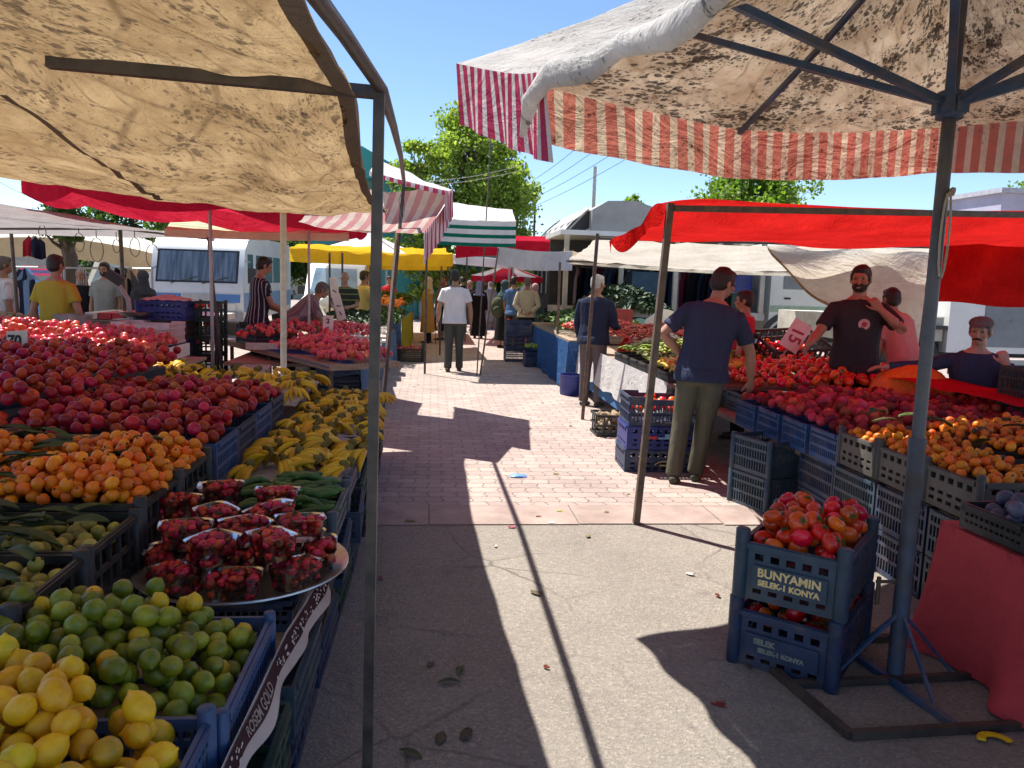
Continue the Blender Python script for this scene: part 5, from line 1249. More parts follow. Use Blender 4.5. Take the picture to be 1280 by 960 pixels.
PEPG = pm('green pepper skin', (.14, .23, .015), .35, .3, 10, c2=(.28, .36, .03), rand=.6); PEPR = pm('red pepper skin', (.46, .05, .025), .35, .3, 10, rand=.6); PEPY = pm('yellow pepper skin', (.58, .42, .03), .35, .25, 10, rand=.4)
massveg('heap of dark leafy greens before the bald man', 'heaped_greens', -2.2, -.8, 13.5, 16.2, .62, .28, DGRN, 1500, .06, 'greens')
massveg('bright salad leaves beside the yellow shirt man', 'heaped_leaves', -1.2, -.6, 14.2, 17.5, .75, .2, GRN, 900, .06, 'greens', seed=2)
YGC = canvas('olive yellow cloth', (.40, .36, .05), .2, wr=.6)
bm = bmesh.new(); sheet(bm, lambda u, v: V((lerp(-.62, -.50, u)+.02*v, lerp(15.6, 20, u), lerp(.78, .04, v))), 40, 8, 4, .7); o = cloth_obj('table_cloth', bm, YGC); tag(o, 'olive yellow cloth hung down the orange stall', 'cloth')
bm = bmesh.new(); sheet(bm, lambda u, v: V((lerp(-1.6, -.62, u), 15.6-.02*v, lerp(.78, .04, v))), 20, 8, 1, .7); o = cloth_obj('table_cloth', bm, DEN); tag(o, 'dark blue cloth across the end of the orange stall', 'cloth')
table('orange stall table behind the denim cloth', rect(-2.2, -.66, 15.65, 20), .78, .04, [(-.8, 15.9), (-.8, 19.5)], WOOD)
heap('orange', (-1.9, -.7, 15.8, 19.6), mound(-2.4, -.2, 15.2, 20.2, .78, .30), 'orange heaped on the far stall by the mustard coat woman', 230, r=.05, maxh=.1)
massveg('green bunches at the back of the orange stall', 'heaped_herbs', -2.0, -.6, 19.8, 23, .85, .3, GRN, 700, .08, 'greens', seed=5)
g = G(503, 458); crate((-.50, 15.2, 0), .0, 'black crate of red berries alone on the paving by the aisle', None, (.66, .5, .26), BLACKC, 'lattice', posts=.34)
heap('apple', (-.78, -.22, 14.98, 15.42), lambda x, y: .2, 'red fruit in the lone black crate on the paving', 26, maxh=.06)

# ------------------------------------------------------------------ east stall
table('plank counter of the tomato and peach stall', [(2.60, 5.1), (5.2, 5.1), (5.2, 7.9), (2.62, 7.9)], .49, .045, [(2.70, 5.7), (2.70, 7.6), (5., 5.4), (5, 7.7)], WOOD)
table('counter boards under the loquats beside the parasol pole', [(2.62, 3.3), (5.0, 3.3), (5.0, 5.08), (2.62, 5.08)], .50, .04, [(2.9, 3.5), (4.8, 3.5), (4.8, 4.9)], WOOD)
nmA = ['nearest the loquats', 'second from the loquats', 'third from the loquats', 'fourth from the loquats by the man']
for k in range(4):
    y = 4.76+k*.385; crate((2.72-.02*k, y, .495), pi/2, 'small blue crate of peaches on the counter edge, '+nmA[k], 'blue peach crates on the counter edge', (.365, .30, .20), BLUEC, 'lattice', tilt=(0, .0))
heap('peach', (2.62, 4.1, 4.62, 6.2), mound(2.3, 4.7, 4.0, 6.6, .62, .14), 'fuzzy crimson peach heaped above the small blue crates', 430, r=.032, maxh=.10)
heap('peach', (4.1, 4.55, 4.8, 5.9), lambda x, y: .74, 'fuzzy crimson peach heaped above the small blue crates', 40, maxh=.06)
MASSLABEL['peach'] = 'remaining crimson peaches of the big heap'
for k in range(2):
    crate((2.95+.03*k, 6.62+k*.62, .5), pi/2, ['slate crate of tomatoes by the hand of the man in blue', 'slate crate of tomatoes behind the man in blue'][k], None, (.6, .42, .17), TEALC, 'panel')
heap('tomato', (2.72, 4.5, 6.22, 7.8), mound(2.2, 5., 5.7, 8.3, .62, .24), 'red tomato of the big heap before the vendor', 330, maxh=.1)
MASSLABEL['tomato'] = 'remaining tomatoes of the heaps'
crate((4.75, 6.9, .60), .1, 'blue crate of tomatoes by the hip of the polo vendor', None, (.5, .34, .2), ROYAL, 'bar')
# loquats in grey crates
for k, (x, y) in enumerate(((2.80, 4.36), (2.80, 3.93), (2.80, 3.50))):
    s = ['next to the peaches', 'behind the parasol pole', 'at the corner over the red cloth'][k]
    crate((x, y, .53), pi/2, 'dusty dark grey crate of loquats '+s, 'grey loquat crates', (.41, .46, .20), GREYC, 'panel', posts=.235, pr=.02)
for k, (x, y) in enumerate(((3.32, 4.2), (3.32, 3.6), (3.9, 3.9), (3.9, 3.4), (4.4, 4.2))):
    crate((x, y, .54), 0, 'black crate of loquats '+['behind the grey ones', 'in the second row by the red cloth', 'in the third row', 'at the back beside the plums', 'at the back below the red sheet'][k], 'black crates of the east loquats', (.56, .42, .19), BLACKC, 'bar', posts=.21)
heap('loquat', (2.60, 3.05, 3.33, 4.54), lambda x, y: .70, 'orange loquat in the grey crates behind the parasol pole', 170, maxh=.07, tilt=.9, r=.027)
heap('loquat', (3.08, 4.5, 3.3, 4.5), mound(2.8, 5.0, 3.0, 5., .70, .12), 'orange loquat in the grey crates behind the parasol pole', 420, maxh=.07, tilt=.9, r=.027)
for k in range(16):
    leaf_obj((R.uniform(2.7, 4.2), R.uniform(3.4, 4.5), .84+R.uniform(-.03, .03)), R.uniform(.14, .22), R.uniform(.055, .08), R.uniform(0, 6.3), 'dusty green leaf lying on the loquats beside the parasol pole', 'leaves on the east loquats', .15)
bm = bmesh.new(); sheet(bm, lambda u, v: V((lerp(3.75, 5.2, u), lerp(4.55, 6.0, v), .90+.02*sin(u*7)+.03*noise.noise(V((u*3, v*3, 1))))), 20, 20, 1.4, 1.2, wr=.02); o = cloth_obj('plastic_sheet', bm, canvas('shiny red sheet', (.62, .02, .03), .3, wr=.5)); tag(o, 'shiny red sheet spread behind the peaches and loquats', 'sheet')
bm = bmesh.new(); p = P(1150, 492, 6.0)
blob(bm, (p.x-.02, 6.1, .72), (.34, .34, .30), None, 24, 14)
for v in bm.verts: v.co += noise.noise_vector(v.co*14)*.012
single('carrot_sack', bm, pm('orange net sack', (.72, .16, .015), .55, .2, 30, bs=.6, bscale=50), 'bright orange net sack behind the parasol pole', 'sack', smooth=60)
# blue crates stacked under the counter
for k in range(2):
    crate((2.60, 5.42, .265*k), .32, ['bottom', 'top'][k]+' slate crate of the pair under the peach counter', 'slate pair under the peach counter', (.58, .40, .26), TEALC, 'panel' if 0 else 'lattice', posts=.27)
yy = [4.85, 4.38, 3.90, 3.42]
for j, y in enumerate(yy):
    for k in range(2):
        crate((2.86-.0*j, y, .255*k), pi/2, ['lower', 'upper'][k]+' deep blue crate under the loquats, '+['nearest the peaches', 'second column', 'behind the parasol pole', 'beside the red cloth'][j], 'deep blue crates under the loquats', (.46, .56, .25), TEALC if j % 2 else NAVY, 'lattice')
# red cloth table with plums
rt_ = V((2.36, 3.14, .60)); c0 = V((2.36, 1.4, .60))
REDC = pm('matte red cloth', (.50, .035, .045), .8, .15, 3, c2=(.62, .06, .07), bs=.5, bscale=9, bd=.03)
def redcloth():
    t = thing('cloth_table', 'low table wrapped in matte red cloth beside the parasol base', 'table', (2.7, 2.6, 0))
    def f(u, v):
        w_ = .055*sin(u*17+1+v*.6)*(v**.8)+.02*sin(u*37+v*2)*v; x = 2.28-.05*v-w_*v; y = lerp(3.14, 1.5, u); return V((x, y, .60-.585*v))
    bm = bmesh.new(); sheet(bm, f, 60, 14, 1.6, .6); sheet(bm, lambda u, v: V((lerp(2.28, 3.2, v), lerp(3.14, 1.5, u), .60+.004*sin(u*11+v*5))), 40, 10, 1.6, .8); sheet(bm, lambda u, v: V((lerp(2.28, 3.2, u)-.05*v*(1-u), 3.14+.04*v+.012*sin(u*20)*v, .60-.585*v)), 20, 12, .8, .6)
    bmesh.ops.remove_doubles(bm, verts=bm.verts, dist=.003)
    cloth_obj('cloth', bm, REDC, t)
    bm = bmesh.new(); box(bm, (2.34, 1.55, .0), (3.18, 3.10, .585)); obj('box_frame', bm, WOOD, t)
redcloth()
crate((2.57, 2.86, .612), .05, 'black crate of plums on the red cloth table', None, (.56, .36, .11), BLACKC, 'lattice')
heap('plum', (2.34, 2.80, 2.73, 2.99), lambda x, y: .665, 'dark bloomed plum in the black crate on the red cloth', 34, maxh=.08)
# dark crate stacks in front of the capped man
for i, (x, y) in enumerate(((4.35, 4.95), (4.95, 4.9))):
    for k in range(4):
        crate((x, y, .28*k), .05, ['bottom', 'second', 'third', 'topmost'][k]+' black crate of the stack '+['before the capped man', 'beside the capped man elbow'][i], 'black stacks by the capped man', (.56, .42, .275), BLACKC, 'lattice')
    heap('nectarine' if 0 else 'plum', (x-.2, x+.2, y-.15, y+.15), lambda x_, y_: 1.02, 'dark fruit in the top black crate before the capped man', 14, maxh=.06)
# vendor's tilted crate and sign
p = P(1000, 430, 7.6); crate((p.x, 7.9, p.z-.16), .25, 'tilted black crate of red peppers behind the tomato heap', None, (.75, .46, .22), BLACKC, 'bar', tilt=(.45, -.05), posts=.24)
bm = bmesh.new()
heap('tomato', (p.x-.3, p.x+.25, 7.75, 8.05), lambda x, y: p.z-.12+.4*(y-7.9), 'tomato in the tilted black crate', 26, maxh=.05)
sign('pale pink price board marked 15 held over the tomatoes', P(984, 436, 6.5), .17, .28, -.15, (-.25, .55), [('15', .15, .0, .14, -pi/2*.9)], pm('pink card', (.70, .50, .48), .7, .1, 9), pm('red ink', (.35, .03, .05), .7, .1, 9), stick=.16)  # pale pink is the base colour of the card
# tomato crates standing in the open
ncorn, lcorn, rcorn = G(1040, 866), G(931, 831), G(1094, 782)
ax_l = (lcorn-ncorn); ax_r = (rcorn-ncorn); ctr = (lcorn+rcorn)/2
rzc = atan2(ax_r.y, ax_r.x); Lr, Ll = .56, .42
dirr = V((cos(rzc), sin(rzc), 0)); dirl = V((-sin(rzc), cos(rzc), 0)); ctr = ncorn+dirr*Lr/2+dirl*Ll/2
def big_crate(z, rz, mat, label, texts, sunk=.0):
    t = thing('crate', label, 'crate', (ctr.x, ctr.y, z), rz, 'tomato crates by the parasol base')
    key = ('big', mat.name)
    o = obj('walls', crate_mesh(Lr, Ll, .245, mat, 'panel', t=.014), parent=t, world=False)
    pe = post_mesh(.30, mat, .030)
    for sx in (-1, 1):
        for sy in (-1, 1): c = obj('corner_post', pe, parent=t, world=False); c.location = (sx*(Lr/2-.006), sy*(Ll/2-.006), 0)
    bm = bmesh.new(); box(bm, (-Lr/2-.012, -Ll/2+.06, .055), (-Lr/2-.006, Ll/2-.06, .155)); bevel(bm, .003); obj('name_panel', bm, mat, t, False)
    for s, size, y, zz, m_ in texts:
        M = basis((-Lr/2-.0135, y, zz), (0, -1, 0), (0, 0, 1)); lettering(s, size, M, m_, t, .0016).matrix_parent_inverse = Matrix()
    return t
GOLDL = pm('cream yellow lettering', (.80, .62, .28), .6, .1, 30); FADED = pm('faded lettering', (.22, .24, .20), .7, .3, 40)
big_crate(0, rzc, NAVY, 'lower navy tomato crate with worn lettering by the parasol base', [('SELEK', .034, .07, .125, FADED), ('SELEK-1 KONYA', .026, .0, .09, FADED)])
big_crate(.30, rzc+.03, TEALC, 'upper slate tomato crate lettered BUNYAMIN SELEK-1 KONYA', [('BUNYAMIN', .050, .0, .126, GOLDL), ('SELEK-1 KONYA', .034, .0, .083, GOLDL)])
Mi = Matrix.Rotation(-rzc, 3, 'Z')
def inside(x, y, m=.045):
    q = Mi @ V((x-ctr.x, y-ctr.y, 0)); return abs(q.x) < Lr/2-m and abs(q.y) < Ll/2-m
heap('tomato', (ctr.x-.4, ctr.x+.4, ctr.y-.4, ctr.y+.4, inside), lambda x, y: .485, 'ripe tomato in the upper crate by the parasol base', 62, maxh=.13, tilt=.7)
heap('tomato', (ctr.x-.4, ctr.x+.4, ctr.y-.4, ctr.y+.4, inside), lambda x, y: .165, 'ripe tomato in the lower crate by the parasol base', 36, maxh=.05, tilt=.7)
# crates beside the man in blue
for k, (m, s, nm) in enumerate(((NAVY, 'panel', 'bottom dark'), (ROYAL, 'panel', 'royal blue middle'), (NAVY, 'dip', 'tomato filled top'))):
    c = crate((1.985+.01*k, 6.58, .205*k), -.05, nm+' crate beside the legs of the man in blue', 'three crates by the man in blue', (.62, .44, .20 if k < 2 else .25), m, s)
    if k == 1:
        bm = bmesh.new(); box(bm, (1.82, 6.343, .30), (1.93, 6.346, .325)); obj('red_mark', bm, pm('red print', (.5, .03, .04), .5), c)
        bm = bmesh.new(); box(bm, (1.94, 6.343, .30), (2.06, 6.346, .315)); box(bm, (2.0, 6.343, .315), (2.04, 6.346, .345)); obj('blue_mark', bm, pm('light blue print', (.25, .42, .65), .5), c)
    if k == 0:
        bm = bmesh.new(); tube(bm, [(2.0+.085*sin(a*.2), 6.338, .052+.055*cos(a*.2)) for a in range(-6, 7)], .004, 4); box(bm, (1.965, 6.336, .068), (2.035, 6.339, .078)); obj('print_mark', bm, GOLDL, c)
heap('tomato', (1.75, 2.22, 6.42, 6.74), lambda x, y: .51, 'tomato in the dipped crate beside the man in blue', 26, maxh=.06)
crate((1.93, 8.05, 0), .0, 'grey crate of onions standing at the lace cloth', None, (.38, .36, .24), BLACKC, 'bar'); heap('potato', (1.79, 2.07, 7.92, 8.18), lambda x, y: .06, 'onion in the grey crate at the lace cloth', 34, r=.04, maxh=.12)
bm = bmesh.new(); sheet(bm, lambda u, v: V((2.63+.02*sin(v*5), lerp(6.05, 5.85, u), lerp(.48, .12, v))), 6, 8, .2, .4); o = cloth_obj('plastic_bag', bm, canvas('blue bag plastic', (.05, .15, .45), .3, wr=.8)); tag(o, 'blue plastic bag hanging from the peach counter', 'bag')
# lace cloth stall
def lace():
    m = canvas('white lace cloth', (.66, .64, .62), .2, spots=((.16, .15, .15), 13, .5, .75), wr=.3); t = thing('cloth_table', 'long market table fronted with patterned white lace cloth', 'table', (2.3, 9, 0))
    bm = bmesh.new(); sheet(bm, lambda u, v: V((2.17-.05*v-.015*v*sin(u*50), lerp(6.9, 11.3, u), lerp(.72, .30+.02*sin(u*30), v))), 80, 8, 4.4, .45); cloth_obj('lace_cloth', bm, m, t)
    bm = bmesh.new(); sheet(bm, lambda u, v: V((2.19-.03*v, lerp(6.9, 11.3, u), lerp(.34, .16, v))), 40, 3, 4.4, .2); cloth_obj('blue_lining', bm, canvas('blue lining', (.10, .22, .42), .3, wr=.4), t)
    bm = bmesh.new(); box(bm, (2.2, 6.9, .66), (4.4, 11.3, .70)); obj('top', bm, WOOD, t)
    for y in (7.1, 9, 11.1):
        bm = bmesh.new(); tube(bm, [(2.3, y, 0), (2.3, y, .66)], .025, 4, sq=True); obj('leg', bm, BROWN, t)
lace()
massveg('tangled heap of green peppers beside the man in blue', 'heaped_peppers', 2.25, 3.7, 7.6, 9.1, .74, .24, PEPG, 900, .013, 'peppers', .14, 1)
massveg('heap of yellow peppers at the end of the lace cloth', 'heaped_peppers', 2.25, 3.1, 7.0, 7.6, .74, .12, PEPY, 240, .024, 'peppers', .08, 2)
massveg('heap of long red peppers behind the green ones', 'heaped_peppers', 2.35, 3.9, 9.2, 10.3, .80, .28, PEPR, 500, .014, 'peppers', .13, 3)
massveg('heap of red peppers beyond the grey haired man', 'heaped_peppers', 2.1, 3.2, 10.9, 12.6, .78, .24, PEPR, 600, .016, 'peppers', .12, 4)
for k in range(6): crate((2.33, 7.18+k*.36, .71), pi/2, 'black tray edging the lace cloth, '+['nearest the man in blue', 'second', 'third', 'fourth', 'fifth', 'nearest the grey haired man'][k]+' one', 'black tray crates on the lace cloth', (.34, .26, .09), BLACKC, 'bar')
bl = canvas('deep blue cloth', (.05, .12, .28), .15, wr=.6)
bm = bmesh.new(); sheet(bm, lambda u, v: V((2.0+.02*sin(u*30)*v-.02*v, lerp(11.3, 15.3, u), lerp(.74, .03, v))), 60, 8, 4, .7); o = cloth_obj('table_cloth', bm, bl); tag(o, 'deep blue cloth hung down the greens stall', 'cloth')
bm = bmesh.new(); sheet(bm, lambda u, v: V((lerp(2.0, 2.4, u), 11.29-.02*v, lerp(.74, .03, v))), 10, 8, .4, .7); o = cloth_obj('table_cloth', bm, bl); tag(o, 'deep blue cloth end facing the lace cloth stall', 'cloth')
table('greens stall table behind the deep blue cloth', rect(2.03, 4.4, 11.35, 16.4), .76, .04, [(4.2, 11.6), (4.2, 16), (2.2, 16.2)], WOOD)
massveg('heap of green herbs and peppers at the far east stall', 'heaped_herbs', 2.1, 3.6, 12.7, 15.8, .78, .28, GRN, 1300, .06, 'greens', seed=7)
massveg('dark cabbages and greens behind the herbs', 'heaped_greens', 3.0, 4.6, 14.4, 16.6, .8, .7, DGRN, 900, .10, 'greens', seed=8)
zc = 0
for k in range(3):
    crate((1.72, 15.55, zc), .0, ['lower black', 'middle black', 'upper black'][k]+' crate stacked behind the beige jacket man legs', 'black crates at the greens stall', (.52, .4, .28), NAVY, 'lattice' if k < 2 else 'panel'); zc += .275
crate((2.0, 14.6, 0), .0, 'dark crate of green pods on the paving at the greens stall', None, (.5, .4, .3), NAVY, 'panel'); massveg('green pods filling the dark crate at the greens stall', 'heaped_pods', 1.8, 2.2, 14.45, 14.75, .28, .1, PEPG, 120, .02, 'peppers', .1, 9)
bm = bmesh.new(); lathe(bm, [(.16, 0), (.17, .02), (.19, .28), (.2, .3), (.18, .3), (.16, .03), (.0, .02)], 20, (2.02, 10.95, 0), close=False); single('bucket', bm, ROYAL, 'bright blue bucket under the end of the lace cloth', 'bucket')
sign('small white price card in the far greens', P(727, 404, 13), .16, .2, 0, (-.1, 0), [], WHITEC, stick=.2)
bm = bmesh.new(); box(bm, (P(765, 375, 12.).x, 12., .95), (P(792, 375, 12).x, 12.3, 1.22)); bevel(bm, .01); single('box', bm, pm('dull red box', (.30, .05, .04), .6), 'dull red box on the stall behind the grey haired man', 'box')
# small litter
bm = bmesh.new(); g = G(648, 597); blob(bm, (g.x, g.y, .012), (.075, .05, .018), None, 12, 6)
for v in bm.verts: v.co += noise.noise_vector(v.co*30)*.014; v.co.z = max(.008, v.co.z)
single('plastic_bag', bm, pm('light blue bag', (.14, .30, .62), .5, .2, 20), 'flattened light blue bag on the paving in the aisle', 'bag')
def peel():
    g = G(1246, 932); bm = bmesh.new(); tube(bm, [(g.x+.05*cos(a*.35), g.y+.05*sin(a*.35), .014) for a in range(9)], [(.016, .006)]*9, 8, round_ends=.5); single('orange_peel', bm, FM['lemon'], 'curl of orange peel on the asphalt by the parasol frame', 'peel')
    g = G(898, 882); bm = bmesh.new()
    for k in range(9):
        a = k*.7; tube(bm, [(g.x+.012*k*cos(a)*.5, g.y+.004*k, .004), (g.x+.02*sin(a)+.01, g.y+.015*cos(a), .007), (g.x+.03*cos(a*1.3), g.y+.02*sin(a), .004)], .0016, 4)
    single('string_scrap', bm, pm('red string', (.35, .05, .05), .8), 'tangle of red string on the sunlit asphalt', 'scrap')
    for k, (x, y, m) in enumerate(((340, 932, WHITEC), (640, 660, pm('pink scrap', (.45, .15, .2), .7)), (437, 698, pm('magenta scrap', (.45, .05, .2), .6)), (700, 640, FM['lime']), (455, 645, WHITEC), (690, 655, WHITEC))):
        g = G(x, y); bm = bmesh.new(); blob(bm, (g.x, g.y, .006), (.03, .018, .007), None, 8, 5)
        for v in bm.verts: v.co += noise.noise_vector(v.co*60)*.01; v.co.z = max(.004, v.co.z)+.001
        single('litter_scrap', bm, m, ['white paper scrap by the citrus crates', 'pink scrap at the edge of the kerb', 'magenta ribbon scrap under the berry tray', 'green leaf scrap on the kerb', 'pale bag scrap by the cucumber crates', 'white scrap on the sunlit kerb'][k], 'litter')
    for k, (x, y) in enumerate(((562, 855), (575, 840), (513, 945))):
        leaf_obj(G(x, y)+V((0, 0, .006)), .09, .03, k*1.3, ['fallen leaf on the shaded asphalt', 'fallen leaf beside another on the shaded asphalt', 'fallen leaf at the bottom of the shaded asphalt'][k], None, .05)
peel()
rr = random.Random(21)
for k in range(34):
    a = rr.random(); x, y = (rr.uniform(-.3, 1.6), rr.uniform(2.4, 6.)) if a < .5 else (rr.uniform(-.3, 1.9), rr.uniform(6, 14)); bm = bmesh.new()
    s_ = rr.uniform(.012, .028); blob(bm, (x, y, .009), (s_*1.5, s_*.8, .004), Matrix.Rotation(rr.uniform(0, 6), 3, 'Z'), 8, 4)
    for v in bm.verts: v.co += noise.noise_vector(v.co*70)*.012; v.co.z = max(.0085, abs(v.co.z))
    single('litter_scrap', bm, (pm('dry leaf scrap', (.16, .15, .05), .8, .4, 30), pm('squashed fruit', (.20, .04, .02), .4, .4, 30), pm('dirty paper scrap', (.5, .47, .42), .8), pm('brown stalk scrap', (.09, .07, .04), .9))[k % 4], ('dry leaf scrap trodden into the aisle', 'squashed bit of red fruit on the aisle', 'dirty scrap of paper on the aisle', 'bit of brown stalk on the aisle')[k % 4], 'litter', ('leaf scraps on the aisle', 'fruit scraps on the aisle', 'paper scraps on the aisle', 'stalk scraps on the aisle')[k % 4])
# ------------------------------------------------------------------ people
C_NAVYT = cloth('navy t-shirt cloth', (.035, .045, .085)); C_OLIVE = cloth('olive trousers', (.11, .105, .075)); C_WHITE = cloth('white t-shirt cloth', (.68, .68, .68)); C_GREYTR = cloth('dark grey trousers', (.07, .075, .07))
C_POLO = cloth('charcoal polo', (.035, .035, .04)); C_DARK = cloth('black cloth', (.014, .014, .017)); C_NAVYC = cloth('navy cardigan', (.022, .028, .055)); C_GREYBR = cloth('grey brown trousers', (.13, .11, .105))
C_PINK = cloth('salmon pink shirt', (.50, .22, .20)); C_DENIM = cloth('denim', (.10, .16, .28)); C_RED = cloth('red shirt', (.48, .03, .05)); C_YEL = cloth('mustard t-shirt', (.40, .30, .04)); C_YEL2 = cloth('soft yellow shirt', (.62, .46, .14))
C_SHIRT = cloth('pale checked shirt', (.62, .60, .60), stripes=((.45, .43, .46), .05, .7)); C_GREYS = cloth('grey overshirt', (.26, .28, .27)); C_STRIPE = cloth('navy striped shirt', (.025, .028, .045), stripes=((.45, .46, .5), .075, .82), axis='d'); C_PLAID = cloth('plaid shirt', (.16, .11, .12), stripes=((.26, .22, .22), .04, .6))
C_BEIGE = cloth('beige jacket', (.42, .37, .27)); C_KHAKI = cloth('khaki top', (.34, .32, .24)); C_GSTR = cloth('dark green striped shirt', (.03, .04, .025), stripes=((.24, .22, .08), .11, .85), axis='z'); C_MUST = cloth('mustard coat', (.38, .21, .045)); C_BLUES = cloth('mid blue shirt', (.07, .13, .27)); C_TEAL = cloth('dark teal cloth', (.05, .09, .10))
C_PAT = cloth('flowered scarf', (.45, .38, .34), stripes=((.14, .11, .12), .03, .6)); C_BLUESC = cloth('light blue headscarf', (.22, .36, .62)); C_TANSC = cloth('tan headscarf', (.46, .36, .22)); C_BROWNT = cloth('brown trousers', (.14, .10, .07)); C_GREYCAP = cloth('grey tweed cap', (.14, .14, .14), bsc=90)
def at(px, Y, h=None): p = P(px, 400, Y); return (p.x, Y)
g = G(872, 606)
m_blue = person('man in a navy t-shirt leaning on the peach counter with one hand on his hip', (2.17, 6.02), face=-.32, h=1.80, lean=.16, side=.15, turn=-.8, nod=.12, armL=((-.75, -.25, -.75), (.60, .25, -.62), (.5, .3, -.5), (-.4, -.8, .2)), armR=((.42, .15, -1), (.10, .30, -1), (.1, .45, -1), (.6, -.8, 0)), top=C_NAVYT, sleeve=.72, pants=C_OLIVE, skin=0, hair=HAIRB, hero=True, legs=(((-.13, .02, .50), (-.17, -.04, .09)), ((.05, .06, .50), (.0, .10, .09))), bulk=1.1, curlR=.55, beard=None, shoe=cloth('olive shoe', (.09, .085, .065)))
person('man in a white t-shirt and dark trousers walking away down the aisle', (.38, 13.5), face=.0, h=1.79, armL=((-.28, -.06, -1), (-.08, .1, -1)), armR=((.28, .02, -1), (.06, .16, -1)), top=C_WHITE, sleeve=.6, pants=C_GREYTR, hair=HAIRB, hero=True, turn=-.25, legs=(((-.09, .03, .50), (-.10, -.06, .10)), ((.09, .06, .50), (.10, .10, .09))), bulk=1.08)
gm = person('grey haired man in a navy cardigan holding a red plastic bag', (2.10, 9.95), face=-.55, h=1.74, lean=.08, turn=-.35, armL=((-.2, .05, -1), (.1, .4, -1)), armR=((.22, .15, -1), (.0, .95, -.35), (-.1, 1, -.1)), top=C_NAVYC, sleeve=1.92, pants=C_GREYBR, skin=1, hair=HAIRG, hero=True, bulk=1.12)
p = P(782, 430, 10.2); bm = bmesh.new(); lathe(bm, [(.015, .0), (.03, -.05), (.10, -.14), (.125, -.24), (.10, -.32), (.02, -.345)], 14, (p.x, 10.15, p.z+.12))
for v in bm.verts: v.co += noise.noise_vector(v.co*16)*.02
single('shopping_bag', bm, canvas('thin red bag', (.62, .06, .05), .5, wr=.8), 'thin red shopping bag held by the grey haired man', 'bag', smooth=60)
m_vendor = person('bearded vendor in a charcoal polo raising a hand to his chin behind the tomatoes', (3.80, 6.62), face=pi-.30, h=1.84, turn=-.35, nod=.02, z0=.02, armR=((.50, .45, -.75), (.45, .85, -.38), (.5, .8, -.3)), armL=((-.42, .72, -.55), (.74, -.06, .67), (.6, -.1, .8), (-.3, .9, -.2)), top=C_POLO, sleeve=.72, collar=True, pants=C_DARK, skin=0, hair=HAIRB, hero=True, moustache=True, beard=pm('short stubble', (.03, .02, .016), .9, .3, 90), bulk=1.09, curlL=.9)
person('stooping man in a salmon pink shirt behind the vendor', (4.74, 7.30), face=.3, h=1.72, lean=.42, turn=-.3, armR=((.35, .25, -.9), (.1, .4, -.9)), top=C_PINK, sleeve=.6, pants=C_DENIM, skin=0, hair=HAIRB, bulk=1.05)
person('man in a grey flat cap with chin on his fist leaning on the black crates', (4.50, 6.0), face=pi-.35, h=1.72, z0=-.27, lean=.14, turn=-.45, armL=((-.35, .6, -.6), (.55, .15, .75), (.4, .0, 1), (0, 1, 0)), armR=((.95, .1, -.25), (1, .05, -.05)), top=cloth('blue grey sweater', (.035, .05, .095)), sleeve=1.9, pants=C_DARK, skin=2, hair=HAIRM, cap=C_GREYCAP, moustache=True, hero=True, curlL=1.1, bulk=1.05)
person('person in a red shirt hidden behind the man in navy', at(930, 7.9), face=1., h=1.60, top=C_RED, sleeve=.6, pants=C_DARK, hair=HAIRB)
person('young man in a mustard t-shirt with his back turned by the potatoes', at(72, 9.55), face=-.2, h=1.76, top=C_YEL, sleeve=.62, pants=C_DARK, hair=HAIRB, armR=((.35, -.05, -1), (.0, .3, -1)), armL=((-.35, -.05, -1), (.0, .35, -1)), bulk=1.08)
person('man in a pale checked shirt at the far edge of the potato stall', at(8, 11.2), face=-.9, h=1.74, top=C_SHIRT, sleeve=.75, pants=C_DARK, hair=HAIRM, skin=1, bulk=1.1)
person('woman in black with a patterned tan headscarf', at(104, 13.6), face=pi+.1, h=1.60, top=C_DARK, sleeve=1.9, long_coat=C_DARK, scarf=C_PAT)
person('man in a grey overshirt open over a white t-shirt facing the camera', at(133, 13.4), face=pi, h=1.72, top=C_GREYS, sleeve=.7, pants=C_DARK, hair=HAIRB, skin=0, beard=pm('short stubble', (.03, .02, .016), .9, .3, 90))
p = at(133, 13.27); bm = bmesh.new(); 
person('woman in a dark hooded veil turned toward the berry boxes', at(180, 13.4), face=.9, h=1.60, top=cloth('charcoal veil', (.05, .055, .07)), sleeve=1.9, long_coat=C_DENIM, scarf=cloth('charcoal veil', (.05, .055, .07)))
person('young man in a navy striped shirt bending over the dark crate', at(322, 11.6), face=-1.1, h=1.87, lean=.10, nod=.25, armR=((.15, .35, -.95), (.0, .9, -.45)), armL=((-.1, .3, -1), (.1, .9, -.4)), top=C_STRIPE, sleeve=.6, pants=C_DARK, hair=HAIRB, hero=True)
person('grey haired man in a plaid shirt bent far over the table', at(362, 11.6), face=-1.2, h=1.72, lean=.85, nod=.2, armR=((.1, .35, -1), (.05, .3, -1)), armL=((-.1, .35, -1), (-.05, .3, -1)), top=C_PLAID, sleeve=.8, pants=C_BROWNT, hair=HAIRM, skin=1, bulk=1.1)
person('person in a khaki top bent right over with a black waistband', at(398, 13.2), face=.4, h=1.68, lean=1.15, top=C_KHAKI, sleeve=.9, pants=C_DARK, hair=HAIRB, armR=((.1, .2, -1), (0, .2, -1)), armL=((-.1, .2, -1), (0, .2, -1)), z0=-.05)
person('bald man in a dark green striped t-shirt behind the greens', at(431, 14.8), face=pi-.1, h=1.70, top=C_GSTR, sleeve=.7, pants=C_DARK, skin=0, armR=((.2, .3, -1), (-.4, .9, -.1)), armL=((-.2, .3, -1), (.4, .9, -.1)), bulk=1.15)
